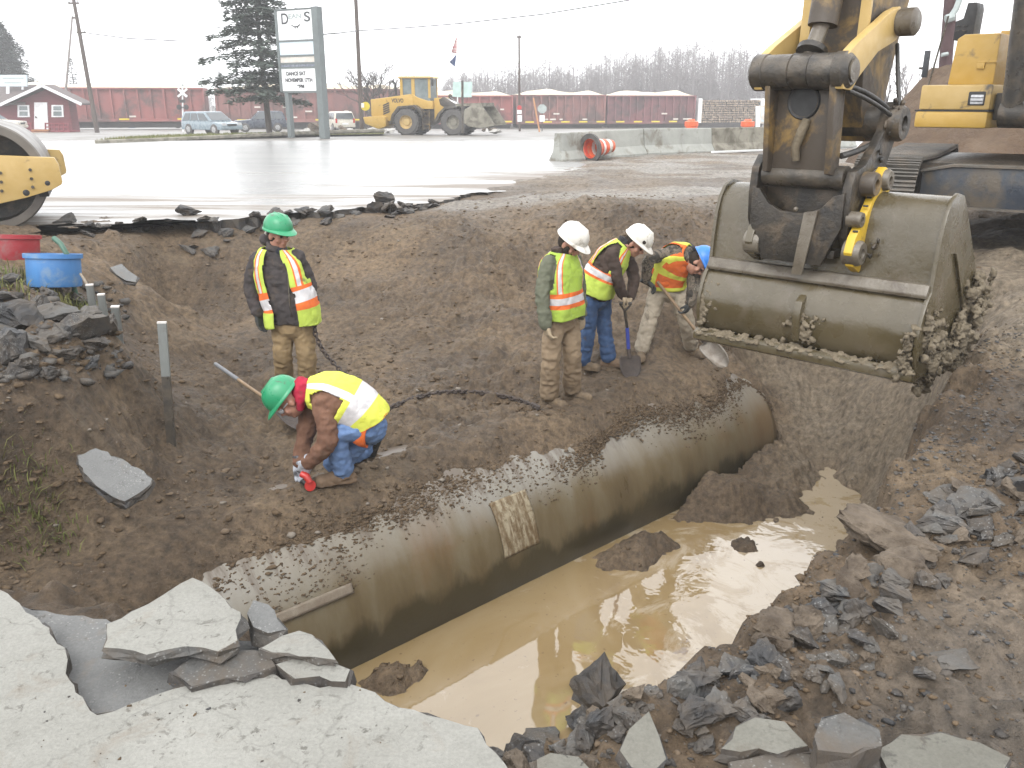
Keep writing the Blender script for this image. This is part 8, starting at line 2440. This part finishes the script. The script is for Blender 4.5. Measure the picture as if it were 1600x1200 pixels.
# ---------------------------------------------------------------- wheel loader
def wheel_loader():
    c = PG(672, 210.5); k = c.y * CP / FPX + CAM_H * SP / FPX
    t = thing('wheel_loader', 'yellow wheel loader with a grey bucket standing in the yard', 'wheel loader', tuple(c), math.radians(-14))
    sc = k / math.cos(math.radians(14))
    X = lambda u: (u - 672) * sc
    Z = lambda v: (210.5 - v) * k
    fr = Matrix(((1, 0, 0, 0), (0, 0, 1, 0), (0, 1, 0, 0), (0, 0, 0, 1)))     # (x, z, y)
    P = lambda l: [(X(u), Z(v)) for u, v in l]
    def part(mb, nm, mt, parent=None, smooth=40, bevel=.02): return mb.build(nm, mt if isinstance(mt, list) else M[mt], parent or t, smooth=smooth, bevel=bevel)
    mb = MB(); mb.prism(P([(586, 158), (612, 155), (652, 150), (655, 172), (640, 190), (600, 190), (586, 182)]), fr, -.85, .85); hood_ = part(mb, 'engine_hood', 'yel_clean', bevel=.06)
    mb = MB(); mb.prism(P([(584, 180), (585, 161), (587, 161), (587, 180)]), fr, -.7, .7); part(mb, 'rear_grille', 'grey_steel', hood_)
    mb = MB()
    for i in range(5): mb.prism(P([(606, 166 + 3.2 * i), (616, 162 + 3.2 * i), (616, 164 + 3.2 * i), (606, 168 + 3.2 * i)]), fr, -.875, -.855)
    part(mb, 'hood_louvre', 'black', hood_, bevel=0)
    mb = MB(); mb.prism(P([(575, 184), (605, 182), (612, 184), (612, 198), (600, 202), (578, 194)]), fr, -1.15, 1.15); part(mb, 'counterweight', 'yel_clean', bevel=.08)
    mb = MB(); mb.prism(P([(612, 153), (650, 148), (652, 150), (612, 156)]), fr, -.6, .6); part(mb, 'hood_top', 'black')
    FSx = Matrix(((1, 0, 0, 0), (0, 0, -1, 0), (0, 1, 0, 0), (0, 0, 0, 1)))
    text('VOLVO', .34, X(620), Z(162.5), M['grey_steel'], hood_, width=X(639) - X(620), lift=.856, FS=FSx, origin=Vector((0, 0, 0)))
    # exhaust, air filter
    mb = MB(); mb.path([(X(618), .2, Z(155)), (X(617), .2, Z(136)), (X(613), .2, Z(130))], .08, 10); part(mb, 'exhaust_pipe', 'black')
    # cab
    mb = MB()
    for (u0, u1, w0, w1) in ((633, 637, -.75, -.65), (633, 637, .65, .75), (651, 656, -.75, -.65), (651, 656, .65, .75), (677, 680, -.75, -.65), (677, 680, .65, .75)):
        mb.prism(P([(u0, 156), (u1, 156), (u1, 127), (u0, 127)]), fr, w0, w1)
    part(mb, 'cab_frame', 'yel_clean', bevel=0)
    mb = MB(); mb.prism(P([(630, 127.5), (684, 127.5), (681, 124.5), (633, 124.5)]), fr, -.85, .85); part(mb, 'cab_roof', 'yel_pale', bevel=.03)
    mb = MB(); mb.prism(P([(634, 156), (679, 162), (679, 128), (634, 128)]), fr, -.70, .70); part(mb, 'cab_glass', 'pane', bevel=0)
    mb = MB(); mb.prism(P([(652, 150), (660, 155), (676, 160), (684, 160), (684, 172), (652, 172)]), fr, -.82, .82); part(mb, 'cab_base', 'yel_clean', bevel=.03)
    mb = MB(); mb.path([(X(684), -.8, Z(126)), (X(686), -.95, Z(130))], .03, 6); mb.box((X(686), -.98, Z(134)), (.12, .05, .38)); part(mb, 'mirror', 'black', bevel=0)
    # frames, mudguards, steps
    mb = MB(); mb.prism(P([(640, 172), (690, 168), (692, 190), (668, 200), (640, 196)]), fr, -.5, .5); part(mb, 'centre_frame', 'dark_steel')
    mb = MB(); mb.prism(P([(684, 156), (700, 155), (706, 162), (712, 176), (700, 192), (684, 190)]), fr, -.55, .55); part(mb, 'front_frame', 'yel_clean', bevel=.05)
    for s in (-1, 1):
        y0, y1 = (-1.4, -.75) if s < 0 else (.75, 1.4)
        mb = MB(); mb.prism(P([(620, 194), (624, 180), (634, 168), (660, 166), (670, 172), (673, 182), (670, 182), (666, 174), (658, 169), (637, 171), (628, 181), (624, 194)]), fr, y0, y1); part(mb, 'rear_mudguard', 'grey_steel')
        mb = MB(); mb.prism(P([(690, 190), (696, 178), (706, 169), (726, 168), (726, 171), (708, 172), (700, 180), (694, 192)]), fr, y0, y1); part(mb, 'front_mudguard', 'grey_steel')
        for u, r_ in ((646, .81), (719, .81)):
            yc = s * 1.08
            mb = MB(); mb.lathe([(.42, -.30), (.72, -.30), (r_, -.20), (r_, .20), (.72, .30), (.42, .30)], (X(u), yc, .80), (0, 1, 0), 28)
            for q in range(22):
                a_ = 2 * math.pi * q / 22
                for w in (-.13, .13): mb.box((X(u) + math.cos(a_) * r_, yc + w, .80 + math.sin(a_) * r_), (.07, .26, .12), rot=Euler((.0, -a_, .0)))
            w_ = part(mb, 'wheel', 'tyre', bevel=0)
            mb = MB(); mb.lathe([(0, s * .16), (.20, s * .16), (.24, s * .10), (.38, s * .12), (.43, s * .27), (.43, -s * .2)], (X(u), yc, .80), (0, 1, 0), 24); part(mb, 'rim', 'yel_pale' if u < 700 else 'concrete_old', w_, bevel=0)
    mb = MB()
    for i in range(5): mb.box((X(675), -.95, Z(200 - 6 * i)), (.42, .30, .05))
    for du in (-5, 5): mb.prism(P([(675 + du - 1, 203), (675 + du + 1, 203), (675 + du + 1, 173), (675 + du - 1, 173)]), fr, -1.05, -.98)
    part(mb, 'ladder', 'yel_dirty', bevel=0)
    # lift arms and bucket
    mb = MB()
    for s in (-.5, .5): mb.prism(P([(692, 158), (700, 154), (716, 164), (738, 184), (752, 190), (750, 196), (736, 192), (712, 176), (694, 166)]), fr, s - .09, s + .09)
    part(mb, 'lift_arm', 'grey_steel')
    mb = MB(); mb.path([(X(700), 0, Z(158)), (X(732), 0, Z(172))], .10, 10); part(mb, 'tilt_cylinder', 'chrome')
    mb = MB()
    outer = [(762, 164), (750, 166), (738, 172), (734, 182), (736, 192), (744, 197), (762, 199), (784, 195)]
    inner = [(764, 168), (752, 170), (742, 175), (739, 183), (741, 190), (747, 194), (762, 196)]
    mb.prism(P(outer) + list(reversed(P(inner))), fr, -1.4, 1.4); bk = part(mb, 'bucket', 'concrete_old', bevel=0)
    mb = MB()
    for s in (-1.42, 1.38): mb.prism(P([(762, 164), (750, 166), (738, 172), (734, 182), (736, 192), (744, 197), (762, 199), (784, 195)]), fr, s, s + .05)
    mb.prism(P([(724, 164), (764, 163), (764, 167), (724, 168)]), fr, -1.4, 1.4)
    part(mb, 'bucket_side', 'concrete_old', bk, bevel=0)
    mb = MB(); mb.lathe([(0, 0), (.12, 0), (.12, .14), (.06, .2), (0, .2)], (X(703), .3, Z(155)), (0, 0, 1), 10); part(mb, 'work_lamp', 'dark_steel', bevel=0)
wheel_loader()

# ---------------------------------------------------------------- spoil heap behind the excavator
nx2, ny2 = 150, 110; hx = np.linspace(6.0, 30, nx2); hy = np.linspace(17.5, 36, ny2); HX, HY = np.meshgrid(hx, hy)
px0, py0 = 14.4, 25.0
dd = np.sqrt(((HX - px0) / 4.6) ** 2 + ((HY - py0) / 5.0) ** 2) + .10 * fbm(HX * .4, HY * .4, 3., 3)
HZ = np.minimum(5.4 * np.maximum(1 - dd, -.03), 2.75 + .25 * fbm(HX * .6, HY * .6, 5., 3))
HZ = HZ + (.10 * fbm(HX * 1.3, HY * 1.3, 2., 4) + .06 * np.maximum(0, vnoise(HX * 5, HY * 5, 2.))) * (HZ > 0.02)
ii = np.arange(nx2 * ny2).reshape(ny2, nx2); F = np.stack([ii[:-1, :-1], ii[:-1, 1:], ii[1:, 1:], ii[1:, :-1]], -1).reshape(-1, 4)
M['spoil'] = nmat('brown_spoil_soil', (0.085, 0.056, 0.036), (0.118, 0.083, 0.056), 1.2, .95, .8, 9, dirt=(.08, .055, .038), dscale=2.5, damt=.5, world=True, spec=.15, bdist=.08)
sp = np_mesh('spoil_heap', np.stack([HX, HY, HZ], -1).reshape(-1, 3), F, M['spoil'])
tag(sp, 'tall brown spoil heap behind the excavator body', 'soil heap')
o3 = np.array(sp.data.vertices[0].co)

# ---------------------------------------------------------------- trees
def conifer(label, u, base_v, y, H, R_, seed, mat, trunk_bare=.2, sparse=1.0, droop=.12, name='pine_tree', flat=.16, lean=0, nmul=1.0):
    b = PY(u, base_v, y); b.z = ground_z(y); r = random.Random(seed)
    t, add = wthing(name, label, 'tree', b)
    mb = MB(); mb.path([b, b + Vector((lean * .5, 0, H * .5)), b + Vector((lean, 0, H))], [H * .016, H * .011, .02], 10); add(mb, 'trunk', M['bark'], smooth=60)
    mb = MB(); lv = MB()
    z = H * trunk_bare
    while z < H * .99:
        k = (z / H - trunk_bare) / (1 - trunk_bare)
        Rk = R_ * (1 - k) ** .75 * (.55 + .45 * min(1, k * 5 + .3))
        nb = r.randint(4, 6)
        a0 = r.uniform(0, 6.28)
        for i in range(nb):
            if r.random() > sparse: continue
            a_ = a0 + 6.28 * i / nb + r.uniform(-.3, .3); L = Rk * r.uniform(.6, 1.12) + .15
            d = Vector((math.cos(a_), math.sin(a_), 0)); p0 = b + Vector((lean * z / H, 0, z))
            tipz = -droop * L + r.uniform(-.05, .08) * L
            pts = [p0 + d * (L * s) + Vector((0, 0, tipz * s * s * (1.4 - .4 * s))) for s in (0, .35, .7, 1)]
            mb.path(pts, [.035 * H / 12, .025 * H / 12, .015, .006], 4, caps=False)
            nl = int(max(8, L * 30 * nmul)); side = Vector((-d.y, d.x, 0))
            for q in range(nl):
                s = r.uniform(.12, 1.03); c = cr(pts, min(s, .999) * 3) + side * r.gauss(0, .17 * L * (1.15 - s * .75)) + Vector((0, 0, r.gauss(0, flat * .45)))
                w = r.uniform(.05, .13); l = r.uniform(.14, .34); dd_ = (d * r.uniform(.3, 1) + side * r.uniform(-1, 1) + Vector((0, 0, r.uniform(-.35, .25)))).normalized(); e = dd_.cross(Vector((r.uniform(-.4, .4), r.uniform(-.4, .4), 1))).normalized()
                lv.add([c - e * w, c + dd_ * l * .5 - e * w * .6, c + dd_ * l, c + e * w], [(0, 1, 2, 3)])
        z += H * r.uniform(.028, .05) * (1.25 - .5 * k)
    add(mb, 'branches', M['bark'])
    lv.v = [tuple(Vector(p) - b) for p in lv.v]; lv.build('crown', mat, t, fix=False)
    return t
conifer('big open pine with drooping layered branches beside the business sign', 421, 205, 50, 10.6, 3.45, 3, M['needle'], trunk_bare=.20, sparse=.95, droop=.15, flat=.20, lean=-.25, nmul=3.6)
conifer('dark dense conifer behind the red house at the left edge', 25, 190, 100, 10.8, 4.4, 4, M['needle_far'], trunk_bare=.06, nmul=5.0, flat=.6)
conifer('small far conifer between the leaning pole and the red wagon', 123, 185, 130, 9.2, 1.7, 5, M['needle_far'], trunk_bare=.05, nmul=.6)
conifer('tiny far conifer above the gap left of the big pine', 350, 185, 120, 6.8, 1.6, 6, M['needle_far'], trunk_bare=.05, nmul=.6)
def bare_tree(label, u, y, H, seed, spread=.6, stems=3, name='bare_tree', lv=5, base=None, mat=None):
    b = PY(u, 200, y); b.z = ground_z(y); r = random.Random(seed)
    t, add = wthing(name, label, 'tree', b); tr = MB(); tw = MB()
    def grow(p, d, L, rad, n):
        e = p + d * L; mid = p.lerp(e, .5) + Vector((r.gauss(0, .05 * L), r.gauss(0, .05 * L), 0))
        (tr if n > lv - 2 else tw).path([p, mid, e], [rad, rad * .85, rad * .65], 5 if n > 2 else 3, caps=False)
        if n == 0: return
        for _ in range(r.choice([2, 3, 3])):
            q = Vector((r.gauss(0, 1), r.gauss(0, 1), r.gauss(.25, .6))); nd = (d + q.normalized() * spread).normalized()
            grow(p.lerp(e, r.uniform(.55, 1)), nd, L * r.uniform(.6, .82), rad * .6, n - 1)
    for s in range(stems):
        d = Vector((r.gauss(0, .22), r.gauss(0, .22), 1)).normalized(); grow(b + Vector((r.gauss(0, .15), r.gauss(0, .15), 0)), d, H * .30, H * .017, lv)
    add(tr, 'trunk', M['bark']); tw_ = add(tw, 'crown', mat or M['twig'], smooth=None)
    return t
bare_tree('bare spreading tree behind the tall brown pole and the loader', 580, 72, 7.6, 2, .75, 5, mat=M['bark'])
bare_tree('tall thin bare tree behind the slim dark pole', 826, 120, 10.5, 5, .38, 1)
bare_tree('thin bare tree behind the spoil heap, nearest the arm', 1383, 60, 7.6, 7, .35, 2, lv=4)
bare_tree('thin bare tree behind the spoil heap, right of its neighbour', 1412, 62, 7.4, 8, .35, 2, lv=4)
# far bare wood beyond the railway: one hazy mass
rr = random.Random(41); mb = MB()
def wood(u0, u1, y0, y1, n, hfun):
    for i in range(n):
        u = rr.uniform(u0, u1); y = rr.uniform(y0, y1); b = PY(u, 195, y); b.z = ground_z(y) - .3
        H_ = hfun(u) * rr.uniform(.80, 1.04)
        top = b + Vector((rr.gauss(0, .3), 0, H_)); mb.path([b, b.lerp(top, .5) + Vector((rr.gauss(0, .1), 0, 0)), top], [.10, .06, .02], 3, caps=False)
        for k in range(rr.randint(22, 34)):
            s = rr.uniform(.22, .98); p = b.lerp(top, s); a_ = rr.uniform(0, 6.28); L = (1.08 - s) * H_ * rr.uniform(.10, .30) + .3
            d = Vector((math.cos(a_), math.sin(a_) * .5, rr.uniform(.35, 1.2))).normalized(); e = p + d * L
            mb.path([p, e], [.026, .009], 3, caps=False)
            for _ in range(3):
                q = p.lerp(e, rr.uniform(.3, 1)); d2 = (d + Vector((rr.gauss(0, .6), rr.gauss(0, .3), rr.gauss(.1, .4)))).normalized(); mb.path([q, q + d2 * L * rr.uniform(.3, .6)], [.016, .006], 3, caps=False)
def hf(u): 
    # height needed so that the wood tops out where the photograph shows it
    pts = [(690, 6.5), (740, 8.8), (800, 8.0), (850, 9.6), (905, 8.0), (960, 10.6), (1060, 11.8), (1200, 11.4), (1300, 11)]
    for (a_, h0), (b_, h1) in zip(pts[:-1], pts[1:]):
        if a_ <= u <= b_: return h0 + (h1 - h0) * (u - a_) / (b_ - a_)
    return 8
wood(690, 1300, 118, 155, 820, hf)
wood(160, 340, 150, 190, 30, lambda u: 7.5)
tag(mb.build('far_wood', M['twig'], fix=False), kind='stuff')
mb = MB()
for i in range(420):
    u = rr.uniform(700, 1480); y = rr.uniform(100, 118) if u < 1330 else rr.uniform(55, 70); b = PY(u, 195, y); b.z = ground_z(y)
    for k in range(9):
        d = Vector((rr.gauss(0, .35), rr.gauss(0, .35), 1)).normalized(); L = rr.uniform(1.0, 3.0) * (1 if u < 1330 else .8); mb.path([b, b + d * L], [.03, .008], 3, caps=False)
tag(mb.build('scrub', M['twig'], fix=False), kind='stuff')
# ================================================================ damp air
hz = nodes_of('damp_air')
m, nt, b = hz
nt.nodes.remove(b)
pvn = nt.nodes.new('ShaderNodeVolumePrincipled')
pvn.inputs['Color'].default_value = (0.97, 0.98, 1.0, 1)
pvn.inputs['Density'].default_value = 0.0015
pvn.inputs['Anisotropy'].default_value = 0.0
nt.links.new(pvn.outputs[0], nt.nodes['Material Output'].inputs['Volume'])
mb = MB(); mb.box((0, 90, 6), (700, 320, 24))
hzo = mb.build('haze', m)
tag(hzo, kind='stuff')
